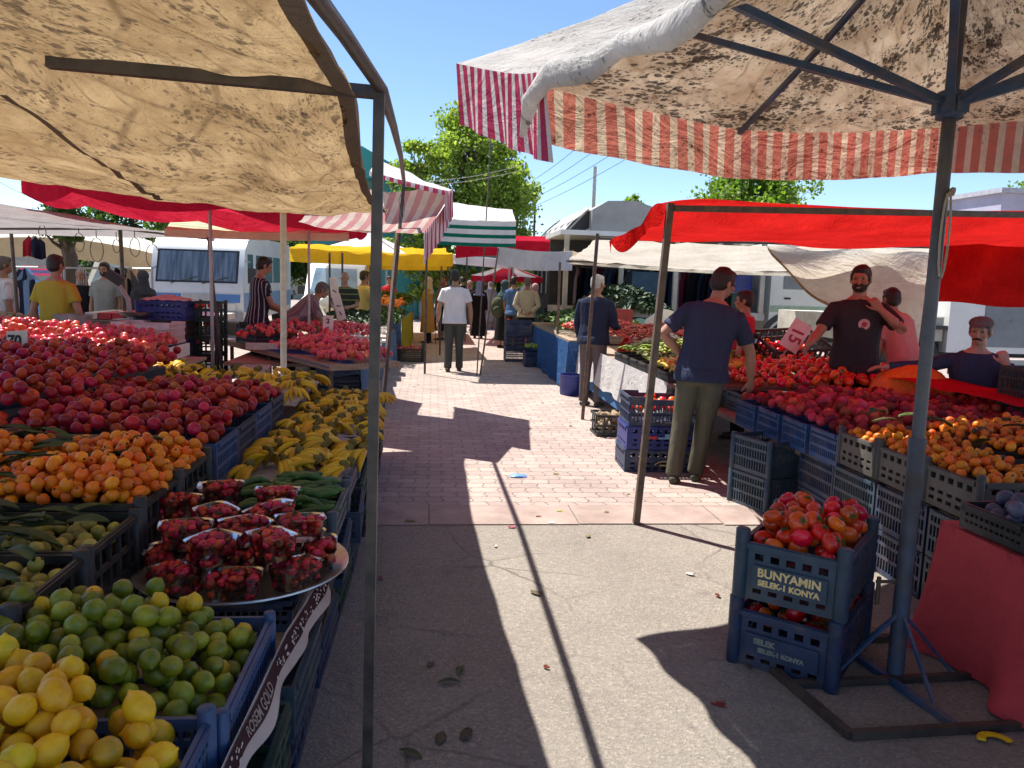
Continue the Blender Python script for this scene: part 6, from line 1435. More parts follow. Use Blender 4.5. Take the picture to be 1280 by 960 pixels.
person('man in a soft yellow shirt handing over a bag', at(455, 15.6), face=-1.0, h=1.74, top=C_YEL2, sleeve=.8, pants=cloth('light trousers', (.35, .36, .38)), hair=HAIRB, armL=((-.2, .4, -1), (.2, 1, -.2)), armR=((.2, .4, -1), (.2, 1, -.2)), skin=1)
person('small distant figure in a red and white top', at(486, 24), face=pi, h=1.66, top=C_RED, sleeve=.9, pants=C_DARK, hair=HAIRB)
person('woman in a long mustard coat and headscarf facing the orange stall', (-.12, 19.6), face=1.3, h=1.66, top=C_MUST, sleeve=1.9, long_coat=C_MUST, scarf=C_TANSC, pants=C_DARK)
person('woman in a brown headscarf beside the mustard coat', (.22, 20.6), face=1.1, h=1.60, top=C_BROWNT, sleeve=1.9, long_coat=C_DARK, scarf=cloth('brown headscarf', (.16, .10, .08)))
person('woman in a black gown and light blue headscarf down the aisle', at(598, 21.5), face=-.1, h=1.60, top=C_DARK, sleeve=1.9, long_coat=C_DARK, scarf=C_BLUESC, coat_len=.08)
person('woman in a flowered headscarf beyond the white t-shirt man', at(586, 24), face=pi, h=1.60, top=C_TEAL, sleeve=1.9, long_coat=C_TEAL, scarf=C_PAT)
person('woman in a dark teal headscarf carrying a green backpack', at(629, 18.6), face=-.9, h=1.64, lean=.06, top=C_TEAL, sleeve=1.9, long_coat=C_DARK, scarf=C_TEAL, coat_len=.2)
def pack():
    p = P(622, 383, 18.3); t = thing('backpack', 'olive green backpack on the teal headscarf woman', 'backpack', (p.x, 18.3, 1.0))
    bm = bmesh.new(); blob(bm, (p.x, 18.25, p.z-.02), (.17, .14, .25), None, 14, 10); obj('bag_body', bm, cloth('olive pack cloth', (.07, .085, .05)), t, smooth=60)
    bm = bmesh.new(); blob(bm, (p.x-.02, 18.11, p.z-.1), (.11, .05, .12), None, 12, 8); obj('pocket', bm, cloth('olive pack cloth', (.07, .085, .05)), t, smooth=60)
    bm = bmesh.new(); tube(bm, [(p.x+.08, 18.2, p.z+.2), (p.x+.14, 18.3, p.z+.27), (p.x+.2, 18.45, p.z+.2)], .015, 6); obj('strap', bm, C_DARK, t)
pack()
person('man in a mid blue t-shirt and grey trousers in the queue', at(641, 18.0), face=-.7, h=1.74, top=C_BLUES, sleeve=.7, pants=C_GREYTR, hair=HAIRB, armL=((-.2, .0, -1), (-.05, .2, -1)))
person('man in a beige jacket with hands clasped behind his back', at(658, 17.4), face=-.15, h=1.72, top=C_BEIGE, sleeve=1.9, pants=C_DARK, hair=HAIRM, armL=((-.30, -.28, -1), (.62, -.30, -.55)), armR=((.30, -.28, -1), (-.62, -.30, -.55)), skin=1, bulk=1.12, hero=True)
person('woman in a pink headscarf in the queue by the greens', at(668, 18.8), face=-.6, h=1.58, top=C_TEAL, sleeve=1.9, long_coat=C_TEAL, scarf=cloth('dusty pink scarf', (.42, .26, .27)))
person('trader in royal blue sitting behind the far red peppers', at(738, 15.2), face=pi-.4, h=1.70, z0=-.35, top=cloth('royal blue shirt', (.03, .05, .25)), sleeve=.9, pants=C_DARK, hair=HAIRB, skin=0)
p = P(634, 437, 18.2); bm = bmesh.new(); blob(bm, (p.x, 17.9, .62), (.11, .09, .13), None, 12, 8); single('carrier_bag', bm, canvas('thin red bag', (.62, .06, .05), .5), 'small red carrier bag held in the queue', 'bag', smooth=60)
bm = bmesh.new(); tube(bm, [P(545, 400, 19.2), down(P(545, 400, 19.2))], .012, 6); single('walking_stick', bm, BROWN, 'thin walking stick beside the mustard coat', 'stick')
person('dark dressed man walking far beyond the white t-shirt man', at(577, 27), face=.1, h=1.72, top=C_DARK, sleeve=1.9, pants=C_DARK, hair=HAIRB)
person('woman in a grey coat and white headscarf far down the aisle', at(612, 26), face=pi, h=1.60, top=C_GREYS, sleeve=1.9, long_coat=C_GREYS, scarf=C_WHITE)
person('man in a brown jacket at the far crossing of the aisle', at(606, 30), face=.8, h=1.74, top=C_BROWNT, sleeve=1.9, pants=C_DARK, hair=HAIRM)
person('man in a dark jacket beside the orange stall end', at(556, 23.5), face=1.2, h=1.74, top=cloth('dark jacket', (.05, .04, .04)), sleeve=1.9, pants=C_GREYTR, hair=HAIRB)
# badge on the polo
bm = bmesh.new(); lathe(bm, [(.002, 0), (.046, 0), (.046, .012), (.002, .012)], 20); bmesh.ops.transform(bm, matrix=Matrix.Translation((-.02, .143, 1.24)) @ Matrix.Rotation(-pi/2, 4, 'X'), verts=bm.verts); bd = obj('badge', bm, pm('pale pink badge', (.55, .36, .34), .7), m_vendor, False)
bm = bmesh.new(); lathe(bm, [(.002, 0), (.022, 0), (.022, .003), (.002, .003)], 16); bmesh.ops.transform(bm, matrix=Matrix.Translation((-.02, .1555, 1.24)) @ Matrix.Rotation(-pi/2, 4, 'X'), verts=bm.verts); obj('badge_print', bm, pm('red badge print', (.35, .04, .05), .7), bd, False)
# ------------------------------------------------------------------ vehicles
def wheel(parent, p, r, w_, axis_rz=0., hub=WHITEV):
    M = Matrix.Translation(p) @ Matrix.Rotation(axis_rz, 4, 'Z') @ Matrix.Rotation(pi/2, 4, 'Y')
    bm = bmesh.new(); lathe(bm, [(r*.58, -w_/2), (r*.9, -w_/2), (r, -w_*.34), (r, w_*.34), (r*.9, w_/2), (r*.58, w_/2), (r*.55, w_*.2), (r*.55, -w_*.2)], 26); bmesh.ops.transform(bm, matrix=M, verts=bm.verts)
    wl = obj('wheel', bm, RUBBER, parent)
    bm = bmesh.new(); lathe(bm, [(.01, -w_*.46), (r*.2, -w_*.46), (r*.25, -w_*.30), (r*.46, -w_*.22), (r*.56, -w_*.42), (r*.57, w_*.42), (r*.46, w_*.22), (r*.25, w_*.30), (r*.2, w_*.46), (.01, w_*.46)], 22); bmesh.ops.transform(bm, matrix=M, verts=bm.verts); obj('rim', bm, hub, wl)
def pan(parent, name, a, b, mat, bev=.0):
    bm = bmesh.new(); box(bm, a, b)
    if bev: bevel(bm, bev, 2)
    return obj(name, bm, mat, parent)
def minibus():
    x0, x1, y0, y1 = -6.95, -4.72, 20., 26.6
    t = thing('minibus', 'white minibus with a blue waist band parked facing the market', 'minibus', (x0/2+x1/2, 23, 0))
    prof = [(y0+.02, .42), (y0-.02, .95), (y0+.02, 1.28), (y0+.32, 2.16), (y0+.62, 2.42), (y0+1.3, 2.56), (y1-.3, 2.56), (y1, 2.35), (y1, .42)]
    bm = bmesh.new(); extrude(bm, prof, x0, x1); bevel(bm, .09, 3, 25); obj('body', bm, WHITEV, t, smooth=50)
    # windscreen follows the raked front
    d = V((0, .30, .88)).normalized(); o = V((0, y0+.045, 1.33))
    def front(xa, xb, sa, sb, dep): 
        a, b = o+d*sa, o+d*sb; nn = V((0, -.88, .30)).normalized()*dep
        bm = bmesh.new(); vs = [bm.verts.new(q) for q in ((xa, a.y, a.z), (xb, a.y, a.z), (xb, b.y, b.z), (xa, b.y, b.z))]; f = bm.faces.new(vs)
        r = bmesh.ops.extrude_face_region(bm, geom=[f]); bmesh.ops.translate(bm, vec=nn, verts=[v for v in r['geom'] if isinstance(v, bmesh.types.BMVert)]); return bm
    obj('windscreen_seal', front(x0+.13, x1-.13, .0, .86, .012), DARKV, t); ws = obj('windscreen', front(x0+.18, x1-.18, .05, .81, .017), SCREENGL, t)
    for xa in (x0+.5, x0+1.25):
        bm = bmesh.new(); a = o+d*.03; tube(bm, [(xa, a.y-.04, a.z-.05), (xa+.25, a.y-.06, a.z+.03), (xa+.62, a.y+.0, a.z+.12)], .011, 5); obj('wiper', bm, DARKV, t)
    pan(t, 'blue_band', (x0+.06, y0-.035, .86), (x0+.75, y0-.012, 1.06), BLUEV); pan(t, 'blue_band', (x1-.75, y0-.035, .86), (x1-.06, y0-.012, 1.06), BLUEV)
    pan(t, 'grille', (x0+.80, y0-.045, .80), (x1-.80, y0-.01, 1.06), pm('grey grille', (.42, .42, .42), .5)); pan(t, 'bumper', (x0-.01, y0-.12, .40), (x1+.01, y0+.02, .62), pm('grey bumper', (.28, .28, .29), .6, dirt=.4), .03)
    for x in (x0+.32, x1-.32): pan(t, 'headlight', (x-.16, y0-.05, .66), (x+.16, y0-.01, .84), pm('lamp glass', (.62, .62, .58), .15, .1, 12, spec=.9), .02)
    pan(t, 'number_plate', (x0+.86, y0-.135, .45), (x0+1.38, y0-.122, .56), WHITEP); pan(t, 'fog_lamp', (x0+.42, y0-.14, .46), (x0+.58, y0-.118, .56), pm('lamp glass', (.62, .62, .58), .15, .1, 12, spec=.9)); pan(t, 'fog_lamp', (x1-.58, y0-.14, .46), (x1-.42, y0-.118, .56), pm('lamp glass', (.62, .62, .58), .15, .1, 12, spec=.9))
    pan(t, 'blue_side', (x1-.004, y0+.15, .62), (x1+.012, y1-.1, 1.10), pm('faded blue side', (.14, .25, .42), .4, .1, 2))
    for a, b in ((.55, 1.15), (1.5, 2.5), (2.62, 3.62), (3.74, 4.74), (4.86, 5.86)):
        w_ = pan(t, 'side_window', (x1-.06, y0+a, 1.34), (x1+.008, y0+b, 2.08), DARKGL, .03)
    bm = bmesh.new(); tube(bm, [(x1+.02, y0+.25, 1.9), (x1+.22, y0-.05, 1.86), (x1+.24, y0-.06, 1.5)], .012, 6); mr = obj('mirror_arm', bm, DARKV, t)
    pan(mr, 'mirror', (x1+.15, y0-.10, 1.38), (x1+.34, y0-.04, 1.72), DARKV, .02)
    pan(t, 'roof_hatch', (x0+.85, y0+1.6, 2.55), (x0+1.45, y0+2.2, 2.66), WHITEV, .03); pan(t, 'roof_hatch', (x0+.85, y0+3.6, 2.55), (x0+1.45, y0+4.2, 2.66), WHITEV, .03)
    for x in (x0+.16, x1-.16):
        for y in (y0+1.1, y1-1.4): wheel(t, (x, y, .40), .40, .24)
minibus()
def small_van(label, px0, px1, Y, L, mat, hood=True, h=1.9, name='parked_van', cat='van', back=False):
    x0, x1 = P(px0, 380, Y).x, P(px1, 380, Y).x
    t = thing(name, label, cat, ((x0+x1)/2, Y+L/2, 0))
    if hood: pr = [(Y, .35), (Y, .85), (Y+.12, 1.0), (Y+.9, 1.12), (Y+1.6, h-.06), (Y+2.0, h), (Y+L, h-.05), (Y+L, .35)]
    else: pr = [(Y, .4), (Y, 1.15), (Y+.18, h-.15), (Y+.4, h), (Y+L, h), (Y+L, .4)]
    bm = bmesh.new(); extrude(bm, pr, x0, x1); bevel(bm, .06, 2, 25); obj('body', bm, mat, t, smooth=50)
    a, b = (V((0, Y+.98, 1.20)), V((0, Y+1.52, h-.13))) if hood else (V((0, Y-.01, 1.2)), V((0, Y+.16, h-.2)))
    nn = V((0, -(b-a).z, (b-a).y)).normalized(); bm = bmesh.new(); vs = [bm.verts.new(q+nn*.012) for q in (V((x0+.12, a.y, a.z)), V((x1-.12, a.y, a.z)), V((x1-.18, b.y, b.z)), V((x0+.18, b.y, b.z)))]
    f = bm.faces.new(vs); r = bmesh.ops.extrude_face_region(bm, geom=[f]); bmesh.ops.translate(bm, vec=nn*.012, verts=[v for v in r['geom'] if isinstance(v, bmesh.types.BMVert)]); obj('windscreen', bm, pm('glass with painted sky reflection', (.16, .25, .33), .15, .3, 2, spec=1.) if hood else DARKGL, t)  # bluish sky reflection put into the windscreen colour
    for x in (x0+.22, x1-.22): pan(t, 'headlight', (x-.15, Y-.02, .68), (x+.15, Y+.03, .84), pm('lamp glass', (.62, .62, .58), .15, .1, 12, spec=.9), .02)
    pan(t, 'bumper', (x0, Y-.08, .36), (x1, Y+.02, .55), DARKV, .03)
    for sx, xx in ((-1, x0), (1, x1)):
        pan(t, 'side_window', (xx-.01, Y+(1.7 if hood else .5), 1.25), (xx+.01, Y+(2.6 if hood else 1.3), h-.22), DARKGL)
        for y in (Y+.75, Y+L-.8): wheel(t, (xx-sx*.1, y, .31), .31, .2)
    bm = bmesh.new(); box(bm, (x0-.2, Y+1.2, 1.15), (x0-.02, Y+1.28, 1.35)); bevel(bm, .02); obj('mirror', bm, DARKV, t)
small_van('white hatchback behind the yellow awning with a bright windscreen', 372, 448, 17.8, 4.2, WHITEV, True, 1.9, 'parked_car', 'car')
small_van('white van behind the woman in black', 90, 140, 22, 4.5, WHITEV, True, 1.95)
small_van('dark green van behind the cream tent', 834, 852, 20.5, 4.5, GREENV, False, 2.05); small_van('white van next to the dark green one', 853, 888, 20, 4.6, WHITEV, False, 2.05)
def tarp_truck():
    Y = 25.; x0, x1 = P(712, 300, Y).x, P(905, 300, Y).x; x0b = P(690, 300, Y+7).x; zt = P(760, 251, Y).z
    t = thing('truck', 'truck with a tall grey tarpaulin cover looming behind the tents', 'truck', ((x0+x1)/2, Y, 0))
    M = Matrix.Rotation(.10, 4, 'Z', )
    bm = bmesh.new(); pr = [(x0+.7, 1.2), (x0+.7, zt-.3), (x0+1.2, zt), (x0+2.1, zt+.04), (x1-1.0, zt-.55), (x1, zt-.8), (x1, 1.2)]
    def ext(bm, pr, ya, yb):
        a = [bm.verts.new((x, ya, z)) for x, z in pr]; b = [bm.verts.new((x, yb, z)) for x, z in pr]; n_ = len(pr)
        for k in range(n_): bm.faces.new((a[k], a[(k+1) % n_], b[(k+1) % n_], b[k]))
        bm.faces.new(a[::-1]); bm.faces.new(b)
    ext(bm, pr, Y, Y+7); bevel(bm, .08, 2); obj('tarpaulin_cover', bm, pm('grey tarpaulin skin', (.34, .34, .32), .8, .12, 1.5, bs=.4, bscale=3, dirt=.2), t)
    bm = bmesh.new(); ext(bm, [(x0-.25, 1.2), (x0-.25, zt-1.3), (x0+.15, zt-.65), (x0+.69, zt-.28), (x0+.69, 1.2)], Y+.4, Y+6.6); obj('open_flank', bm, DARKV, t)
    for k in range(6):
        bm = bmesh.new(); y = Y+.45+k*1.2; tube(bm, [(x0-.29, y-.05, 1.2), (x0-.29, y-.05, zt-1.28), (x0+.66, y-.05, zt-.24)], .035, 5); obj('hoop', bm, GREYP, t)
    bm = bmesh.new(); tube(bm, [(x0-.3, Y+.38, zt-1.5), (x0+.7, Y+.30, zt-.9)], .04, 6); obj('brace_rail', bm, WHITEP, t)
    bm = bmesh.new(); sheet(bm, lambda u, v: V((lerp(x0-.28, x0+.72, u), lerp(Y+.2, Y+7, v), lerp(zt-1.25, zt-.22, u**.8)+.05*sin(v*31+u*3)+.05)), 8, 60, 1, 6); cloth_obj('rolled_side_cloth', bm, WHITEC2, t)
    bm = bmesh.new(); box(bm, (x0-.3, Y+.1, .7), (x1, Y+7, 1.2)); obj('bed', bm, DARKV, t)
    for x in (x0+.2, x1-.3):
        for y in (Y+1.2, Y+5.5): wheel(t, (x, y, .5), .5, .3)
tarp_truck()
def cab_truck():
    Y = 16.4; xa, xb = P(962, 380, Y).x, P(1040, 380, Y+.2).x
    t = thing('truck', 'cream and green truck cab with an open goods body and wooden tail planks', 'truck', (xb, Y, 0))
    # the truck lies along x, its nose to the east, seen from its near flank
    pr = [(.62, .55), (.62, 2.45)]
    bm = bmesh.new(); pts = [(xa, .60), (xa, 2.50), (xa+.10, 2.62), (xb-.55, 2.62), (xb-.32, 2.5), (xb-.02, 1.55), (xb, .55)]
    a = [bm.verts.new((x, Y, z)) for x, z in pts]; b = [bm.verts.new((x, Y+2.0, z)) for x, z in pts]; n_ = len(pts)
    for k in range(n_): bm.faces.new((a[k], a[(k+1) % n_], b[(k+1) % n_], b[k]))
    bm.faces.new(a[::-1]); bm.faces.new(b); bevel(bm, .06, 2, 25); obj('cab', bm, CREAMV, t, smooth=50)
    pan(t, 'door_window', (xa+.28, Y-.008, 1.62), (xb-.50, Y+.04, 2.36), DARKGL, .02); pan(t, 'green_stripe', (xa+.02, Y-.012, 1.12), (xb-.06, Y+.01, 1.26), pm('pale green stripe', (.30, .42, .28), .5), 0)
    pan(t, 'door_handle', (xa+.32, Y-.03, 1.40), (xa+.46, Y-.005, 1.44), DARKV); pan(t, 'bumper', (xb-.30, Y-.04, .42), (xb+.14, Y+2.04, .68), CREAMV, .03); pan(t, 'headlight', (xb-.01, Y+.06, .84), (xb+.03, Y+.42, 1.04), pm('lamp glass', (.62, .62, .58), .15, .1, 12, spec=.9)); pan(t, 'number_plate', (xb-.16, Y-.05, .48), (xb+.02, Y-.042, .58), pm('plate yellow', (.5, .38, .08), .5))
    bm = bmesh.new(); vs = [(xb-.30, 2.36), (xb-.07, 1.62)]; 
    a = V((xb-.285, Y+.12, 2.42)); b = V((xb-.03, Y+.12, 1.64)); c = V((0, 1.76, 0)); f_ = [bm.verts.new(q+V((.02, 0, .008))) for q in (a, a+c, b+c, b)]; fc = bm.faces.new(f_); r = bmesh.ops.extrude_face_region(bm, geom=[fc]); bmesh.ops.translate(bm, vec=(.012, 0, .004), verts=[v for v in r['geom'] if isinstance(v, bmesh.types.BMVert)]); obj('windscreen', bm, DARKGL, t)
    bm = bmesh.new(); lathe(bm, [(.50, -.02), (.62, -.02), (.62, .02), (.50, .02)], 24, close=False); bmesh.ops.transform(bm, matrix=Matrix.Translation((xa+.45, Y-.01, .50)) @ Matrix.Rotation(pi/2, 4, 'X'), verts=bm.verts)
    bmesh.ops.delete(bm, geom=[v for v in bm.verts if v.co.z < .5], context='VERTS'); obj('wheel_arch', bm, DARKV, t)
    for x in (xa+.45, xa-3.6):
        for y in (Y+.06, Y+1.9): wheel(t, (x, y, .46), .46, .26, pi/2)
    xs = xa-4.6
    pan(t, 'goods_floor', (xs, Y, .92), (xa-.10, Y+2.1, 1.08), pm('pale truck bed', (.46, .44, .38), .7, .2, 3, dirt=.4))
    pan(t, 'rear_wall', (xs, Y+2.05, 1.08), (xa-.1, Y+2.12, 2.7), DARKV)
    pan(t, 'goods_roof', (xs-.1, Y-.05, 2.62), (xa-.05, Y+2.15, 2.72), WHITEV)
    for k, x in enumerate((xs+.05, xs+1.25, xs+2.45, xs+3.4, xa-.2)):
        pan(t, 'stake', (x-.05, Y-.02, 1.08), (x+.05, Y+.06, 2.62), pm('pale stake wood', (.48, .43, .34), .8, .2, 4))
    pan(t, 'load_crates', (xs+1.6, Y+.4, 1.085), (xs+2.2, Y+1.0, 1.9), pm('dull blue load', (.05, .10, .14), .7)); pan(t, 'load_crates', (xa-.75, Y+.3, 1.085), (xa-.3, Y+.8, 1.5), GREENC); pan(t, 'load_crates', (xa-.8, Y+.3, 1.51), (xa-.3, Y+.8, 1.9), ROYAL)
    bm = bmesh.new()
    for k in range(6): box(bm, (-.02, k*.22, 0), (1.5, k*.22+.205, .04))
    bmesh.ops.transform(bm, matrix=Matrix.Translation((xs+2.6, Y-.10, .95)) @ Matrix.Rotation(radians(-148), 4, 'X') @ Matrix.Translation((0, 0, 0)), verts=bm.verts); obj('tail_planks', bm, pm('grey planks', (.34, .34, .32), .8, .2, 3, dirt=.4), t)
cab_truck()
def east_lorry():
    Y = 11.5; x0 = P(1085, 400, Y).x
    t = thing('lorry', 'white lorry parked behind the capped man with a big rear wheel', 'truck', (x0+2, Y, 0))
    pan(t, 'chassis', (x0-.3, Y+.2, .62), (x0+5, Y+2, .86), DARKV)
    pan(t, 'body', (x0+1.35, Y, .70), (x0+6, Y+2.2, 2.6), WHITEV, .06); pan(t, 'dark_door', (x0+1.95, Y-.015, .80), (x0+2.9, Y+.02, 1.62), pm('grey tinted panel', (.16, .18, .20), .3, .3, 2), .03)
    pan(t, 'rear_bed', (x0-.5, Y+.05, .87), (x0+1.3, Y+2.1, 1.25), pm('pale truck bed', (.46, .44, .38), .7, .2, 3, dirt=.4))
    pan(t, 'waist_rail', (x0+1.36, Y-.02, 1.72), (x0+5.9, Y+.01, 1.78), DARKV); pan(t, 'side_window', (x0+3.2, Y-.012, 1.85), (x0+4.2, Y+.02, 2.4), DARKGL); pan(t, 'side_window', (x0+1.7, Y-.012, 1.85), (x0+2.9, Y+.02, 2.4), DARKGL)
    for x in (x0+.75, x0+4.2): wheel(t, (x, Y+.12, .52), .52, .3, pi/2)
    pan(t, 'mudguard', (x0+.15, Y-.02, 1.06), (x0+1.33, Y+.3, 1.12), DARKV); pan(t, 'fuel_tank', (x0-.35, Y+.02, .40), (x0+.12, Y+.5, .78), GREYP, .04); pan(t, 'side_rail', (x0+1.4, Y-.05, .36), (x0+5.5, Y-.01, .60), GREYP)
east_lorry()
# ------------------------------------------------------------------ hanging clothes and back stalls
bm = bmesh.new(); tube(bm, [(3.2, 17.6, 1.98), (6.6, 17.2, 1.95)], .02, 6); 
for x, y in ((3.25, 17.6), (6.55, 17.2)): tube(bm, [(x, y, 0), (x, y, 2.0)], .02, 6)
single('clothes_rail', bm, STEEL, 'long rail hung with dark clothes behind the cream tent', 'clothes rail')
GCOL = [cloth('black hung cloth', (.015, .015, .02)), cloth('wine hung cloth', (.16, .02, .04)), cloth('navy hung cloth', (.03, .04, .08)), cloth('grey hung cloth', (.12, .12, .13)), cloth('pale pink hung cloth', (.5, .36, .36)), cloth('jeans hung cloth', (.07, .11, .18))]
def garment(p, w_, h_, mat, label, rz=0., group=None, name='garment'):
    bm = bmesh.new(); rr = R.random()*9
    def f(u, v):
        ww = w_*(.28+.72*min(1, v*4))*(1+.12*v); return V(((u-.5)*ww, .04*sin(u*11+rr)*v+.02, -h_*v+.02*sin(u*5+rr)))
    sheet(bm, f, 14, 12, w_, h_); bmesh.ops.solidify(bm, geom=bm.faces[:], thickness=.02)
    me = bpy.data.meshes.new(name)
    for fc in bm.faces: fc.smooth = True
    bm.to_mesh(me); bm.free(); me.materials.append(mat); o = obj(name, me); o.location = p; o.rotation_euler = (0, 0, rz); return tag(o, label, 'clothes', group)
gl = ['black garment on the dark clothes rail', 'wine red garment on the dark clothes rail', 'navy garment on the dark clothes rail', 'grey garment on the dark clothes rail', 'pale pink garment on the dark clothes rail', 'denim garment on the dark clothes rail']
for k in range(26):
    i = R.choice((0, 0, 0, 1, 2, 2, 3, 5)) if k % 9 else 4
    u = k/25; garment((lerp(3.3, 6.5, u), lerp(17.6, 17.2, u), 1.96), .34, R.uniform(.8, 1.3), GCOL[i], gl[i], R.gauss(.5, .3), 'garments on the rail, '+gl[i].split(' garment')[0])
rr_ = [(P(36, 296, 9.9), GCOL[1], 'red garment hanging from the grey tarpaulin awning'), (P(42, 296, 9.9), cloth('white hung cloth', (.6, .6, .6)), 'white garment between the red and navy ones'), (P(46, 297, 9.8), GCOL[2], 'navy garment hanging beside the red one')]
for p, m, lb in rr_: garment(p, .16, .24, pm('bright red cloth', (.42, .02, .05), .8) if m is GCOL[1] else m, lb)
for k, (x, lb, m) in enumerate(((32, 'pale blue shirt hung on the far clothes rack', cloth('pale blue shirt', (.25, .38, .6))), (27, 'navy shirt hung on the far clothes rack', GCOL[2]), (148, 'black coat hung behind the man in the overshirt', GCOL[0]), (158, 'charcoal coat hung behind the dark pole', GCOL[3]), (165, 'tan coat hung beside the charcoal one', cloth('tan hung cloth', (.42, .30, .2))))):
    p = P(x, 336, 15.5); garment(p, .42, .9, m, lb)
bm = bmesh.new(); tube(bm, [P(20, 334, 15.6), P(190, 336, 15.6)], .02, 6); [tube(bm, [P(x, 334, 15.6), down(P(x, 334, 15.6))], .02, 6) for x in (20, 80, 145, 190)]; single('clothes_rack', bm, GREYP, 'thin steel clothes rack beyond the grey tarpaulin', 'clothes rack')
table('far table of striped goods under the cream marquee', [(-9.5, 19), (-6.8, 19), (-6.8, 21), (-9.5, 21)], .9, .06, [(-9, 19.3), (-7, 19.3)], WOOD)
bm = bmesh.new(); p = P(54, 347, 18.8)
sheet(bm, lambda u, v: V((lerp(p.x-.5, p.x+.5, u), 18.9-.2*v, lerp(1.62, 1.40, v))), 8, 6, 1.2, .4); o = cloth_obj('hung_blanket', bm, canvas('striped blanket', (.5, .06, .12), .1, stripes=((.08, .1, .2), .3, .6), wr=.3, axis=1)); tag(o, 'red and dark striped blanket draped under the cream marquee', 'blanket')
# east shade: tall crates, bags
for k, (x, y) in enumerate(((4.1, 13.9), (4.8, 13.9))):
    bm = bmesh.new(); blob(bm, (P(828+26*k, 425, 12.6).x, 12.6, .78), (.36, .3, .42), None, 16, 10)
    for v in bm.verts: v.co += noise.noise_vector(v.co*6)*.05
    single('grain_sack', bm, pm('pale sack', (.58, .54, .48), .8, .1, 4, bs=.4, bscale=20), ['pale full sack behind the long red peppers', 'pale full sack nearer the man in navy'][k], 'sack', smooth=60)
# ------------------------------------------------------------------ buildings
STUC = pm('lilac stucco', (.44, .42, .52), .85, .12, .5, dirt=.15); TEALW = pm('teal cladding', (.03, .26, .25), .6, .15, .6, dirt=.2); ROOFT = pm('clay roof', (.30, .12, .08), .8, .2, 3)
def building(label, a, b, mat, roof, wins, gable=0., name='building'):
    t = thing(name, label, 'building', ((a[0]+b[0])/2, (a[1]+b[1])/2, 0)); bm = bmesh.new(); box(bm, a, b); obj('wall', bm, mat, t)
    bm = bmesh.new()
    if gable:
        xm = (a[0]+b[0])/2; v = [bm.verts.new(q) for q in ((a[0]-.3, a[1]-.3, b[2]), (b[0]+.3, a[1]-.3, b[2]), (xm, a[1]-.3, b[2]+gable), (a[0]-.3, b[1]+.3, b[2]), (b[0]+.3, b[1]+.3, b[2]), (xm, b[1]+.3, b[2]+gable))]
        for f in ((0, 1, 2), (4, 3, 5), (0, 2, 5, 3), (2, 1, 4, 5), (1, 0, 3, 4)): bm.faces.new([v[i] for i in f])
    else: box(bm, (a[0]-.2, a[1]-.2, b[2]+.002), (b[0]+.2, b[1]+.2, b[2]+.25))
    obj('roof', bm, roof, t)
    for x, z, w_, h_ in wins:
        f = pan(t, 'window', (x-w_/2-.06, a[1]-.05, z-h_/2-.06), (x+w_/2+.06, a[1]+.05, z+h_/2+.06), WHITEP); pan(f, 'pane', (x-w_/2, a[1]-.062, z-h_/2), (x+w_/2, a[1]-.03, z+h_/2), DARKGL)
pr = P(1172, 240, 38)
building('lilac house behind the red awning', (P(1170, 300, 43).x, 38, 0), (P(1420, 300, 38).x+6, 43, P(1230, 240, 38).z), STUC, pm('pale parapet', (.42, .42, .46), .85), [(P(1320, 300, 38).x, 5, 1.2, 1.2)])
ta = P(466, 205, 34); building('teal clad hall rising behind the striped awning', (P(388, 300, 34).x, 34, 0), (P(516, 300, 34).x, 46, P(508, 226, 34).z), TEALW, pm('teal roof sheeting', (.04, .30, .30), .6, .1, 1), [], gable=1.3)
# slatted fence beyond
def fence(label, a, b, h_, mat, n_):
    t = thing('fence', label, 'fence', (a[0], a[1], 0)); a, b = V((a[0], a[1], 0)), V((b[0], b[1], 0)); d = (b-a)/n_; ang = atan2(d.y, d.x); bm = bmesh.new()
    for k in range(n_): box(bm, (0, -.01, .1), (d.length*.78, .01, h_), Matrix.Translation(a+d*k) @ Matrix.Rotation(ang, 4, 'Z'))
    obj('slat_panel', bm, mat, t)
    for k in range(0, n_+1, 12): bm = bmesh.new(); p = a+d*k; box(bm, (p.x-.05, p.y-.05, 0), (p.x+.05, p.y+.05, h_+.1)); obj('post', bm, GREYP, t)
fence('teal slatted fence beyond the yellow awnings', (-4.5, 31), (2.2, 31), 2.3, TEALW, 60)
bm = bmesh.new(); box(bm, (-40, 52, 0), (60, 52.4, 2.4)); o = single('boundary_wall', bm, pm('pale boundary wall', (.42, .38, .33), .9, .2, 1, dirt=.3), 'long pale wall closing the far end of the market', 'wall')
# ------------------------------------------------------------------ trees
BARK = pm('bark', (.11, .085, .065), .9, .3, 6, bs=.7, bscale=14, stretch=(1, 1, .2))
def leafmat(name, c, c2):
    if name in MATS: return MATS[name]
    m, n, l = newmat(name); MATS[name] = m; out = n.new('ShaderNodeOutputMaterial'); r = rnd(n, l); col = ramp(n, l, r, [(.0, mul(c, .75)), (.55, c), (1., c2)])
    t = tex(n, l, scale=.55, detail=3); col = mixc(n, l, .6, col, ramp(n, l, t.outputs[0], [(.35, (.62, .7, .6)), (.65, (1.25, 1.2, 1.1))]), 'MULTIPLY')
    d = n.new('ShaderNodeBsdfPrincipled'); d.inputs['Roughness'].default_value = .5; d.inputs['Specular IOR Level'].default_value = .3; tr = n.new('ShaderNodeBsdfTranslucent'); mx = n.new('ShaderNodeMixShader'); mx.inputs[0].default_value = .48
    l.new(col, d.inputs['Base Color']); l.new(mixc(n, l, 1., col, (1.3, 1.5, .6), 'MULTIPLY'), tr.inputs[0]); l.new(d.outputs[0], mx.inputs[1]); l.new(tr.outputs[0], mx.inputs[2]); l.new(mx.outputs[0], out.inputs[0]); return m
